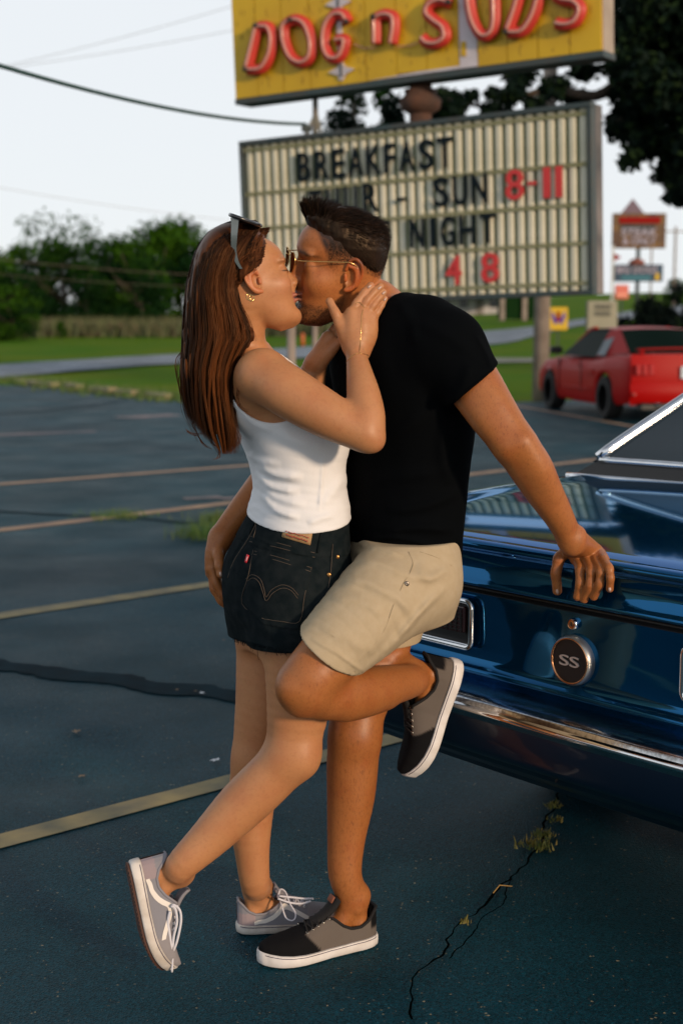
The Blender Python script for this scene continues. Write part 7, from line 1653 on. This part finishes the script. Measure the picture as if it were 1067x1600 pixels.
M_soleW = mat('white_rubber', (.72, .70, .70), .5, noise=(30, (.55, .50, .46), .6), bump=(90, .1, .001)); M_soleD = mat('dirty_white_rubber', (.66, .62, .58), .6, noise=(25, (.40, .34, .28), .8)); M_line = mat('navy_line', (.03, .02, .07), .5); M_canvblk = mat('black_canvas', (.006, .006, .007), .9); M_lilac2 = mat('lilac_lining', (.22, .215, .245), .9)
M_laceW = mat('white_lace', (.62, .62, .68), .85, bump=(900, .4, .0005)); M_steel = mat('steel_eyelet', (.6, .55, .48), .25, 1.0); M_brownl = mat('brown_label', (.22, .07, .035), .7); M_gum = mat('brown_gum_outsole', (.075, .030, .018), .7); M_stripe = mat('white_side_stripe', (.70, .66, .62), .6); M_eyew = mat('white_eyelet', (.6, .58, .58), .5)
def colM(t, z, j):
    hb_ = max(0, min(1, .5 + (.080 - t) / .014)) * max(0, min(1, .5 + (z - .048) / .006))
    zf = (z - .03) / .05
    e = (.545 + .15 * max(0, min(1, zf)) - t) / .012; e = max(0, min(1, .5 + e)); e = 0 if (abs(j) < .32 and t > .43) else e
    e = e * (1 - hb_); return (.005 + .12 * e, .005 + .100 * e, .006 + .086 * e)
def colW(t, z, j):
    if t < .16 and z < .060: return (.30, .245, .265)
    return (.225, .225, .255) if t < .66 else (.26, .245, .26)
palM = dict(color=colM, upper=M_upperM, sole=M_soleW, line=M_line, collar=M_canvblk, tongue=M_canvblk, lace=M_canvblk, eyelet=M_steel, badge=M_brownl)
palW = dict(color=colW, upper=M_upperW, sole=M_soleD, line=M_line, collar=M_lilac2, tongue=M_lilac2, lace=M_laceW, eyelet=M_eyew)
shoe(tuple(SF_M1[0]), SF_M1[1], SF_M1[3], SL_M1, palM, man, man, 0, 'black and grey canvas shoe flat on the ground', 1)
shoe(tuple(SF_M2[0]), SF_M2[1], SF_M2[3], SL_M2, palM, man, man, .10, 'black and grey canvas shoe raised against the bumper', -1)
r1_ = shoe(tuple(SF_W1[0]), SF_W1[1], SF_W1[3], SL_W1, palW, woman, woman, 0, 'lilac grey canvas shoe flat on the ground', -1)
so, Ms, spt, add, kk = shoe(tuple(SF_W2[0]), SF_W2[1], SF_W2[3], SL_W2, palW, woman, woman, .16, 'lilac grey canvas shoe balanced on its toe with hanging laces', -1, M_gum)
def side_stripe(spt, add, s, J=14):
    path = [(.15, 11.0), (.20, 9.9), (.28, 9.4), (.36, 8.4), (.42, 7.4), (.48, 7.8), (.57, 9.2), (.68, 11.4)]
    C = catmull([(a, b * J / 14) for a, b in path], 5); m = MB(); V = []
    for i, (t, j) in enumerate(C):
        w = np.interp(i / len(C), [0, .1, .5, .9, 1], [1.1, 1.4, 1.3, 1.2, .9]) * J / 14
        for jj in (j - w, j, j + w):
            j0 = int(math.floor(jj)); f = jj - j0; a = A(spt(t, s * j0)); b = A(spt(t, s * (j0 + 1))); p_ = a * (1 - f) + b * f; V.append(tuple(p_ + A((0, s * .0014, .0006))))
    F_ = [(i * 3 + a, (i + 1) * 3 + a, (i + 1) * 3 + a + 1, i * 3 + a + 1) for i in range(len(C) - 1) for a in (0, 1)]; add(MB().add(V, F_), 'side_stripe', M_stripe)
side_stripe(spt, add, -1, 20); side_stripe(r1_[2], r1_[3], -1, 20)
# second standing shoe gets its stripe too
woman_shoes = [o for o in woman.children if o.name.startswith('shoe')]
hw_s = Vector((1, .20, 0)).normalized(); 
def px_lace(pts, Y, r, par, base, name='lace_loop', m=None): 
    P = [Vector(Wa(x, y, Y + dz)) - Vector(base.location) for x, y, dz in [(p_ + (0,))[:3] for p_ in pts]]; return MB().tube([tuple(q_) for q_ in catmull([tuple(p_) for p_ in P], 6)], r, 6, flat=1.5).build(name, m or M_laceW, par, True)
sT = so
px_lace([(268, 1418), (272, 1414), (281, 1422), (283, 1440), (277, 1470), (271, 1486)], 2.955, .0019, sT, woman); px_lace([(268, 1416), (274, 1420), (277, 1440), (272, 1462), (270, 1480)], 2.952, .0019, sT, woman)
px_lace([(266, 1424), (263, 1440), (266, 1465), (268, 1483)], 2.95, .0021, sT, woman); px_lace([(258, 1440), (253, 1460), (256, 1482), (263, 1491), (268, 1488)], 2.96, .0018, sT, woman)
px_lace([(269, 1484), (270, 1500), (269, 1519)], 2.952, .0016, sT, woman, 'lace_end')
ws = [o for o in woman.children if o.type == 'MESH' and 'flat on the ground' in str(o.get('label', ''))][0]
px_lace([(434, 1402, .04), (438, 1390, .035), (446, 1394, .03), (453, 1412, .01), (462, 1428, -.01), (458, 1438, -.02), (447, 1434, -.015), (440, 1414, .01), (436, 1403, .04)], 3.18, .0019, ws, woman)
px_lace([(436, 1400), (455, 1402), (475, 1404), (490, 1404)], 3.20, .0018, ws, woman); px_lace([(434, 1404), (452, 1410), (470, 1412), (486, 1408)], 3.19, .0018, ws, woman)
# loose grit on the near asphalt
r = random.Random(77); mb = MB()
for i in range(420):
    p = WZ(r.uniform(-40, 1100), r.uniform(1120, 1640)); s = r.uniform(.0008, .0022) * (1.5 if r.random() < .08 else 1)
    q_ = [Vector((r.uniform(-1, 1), r.uniform(-1, 1), r.uniform(0, 1))) * s for _ in range(5)]; mb.add([p + v_ + Vector((0, 0, .004)) for v_ in q_], [(0, 1, 2), (0, 2, 3), (1, 3, 4), (2, 4, 0), (1, 2, 4)])
tag(mb.build('grit', mat('grit_tan', (.34, .24, .12), .8, noise=(9, (.12, .12, .12), .9)), None), 'scattered tan grit lying on the near asphalt', 'grit', kind='stuff')
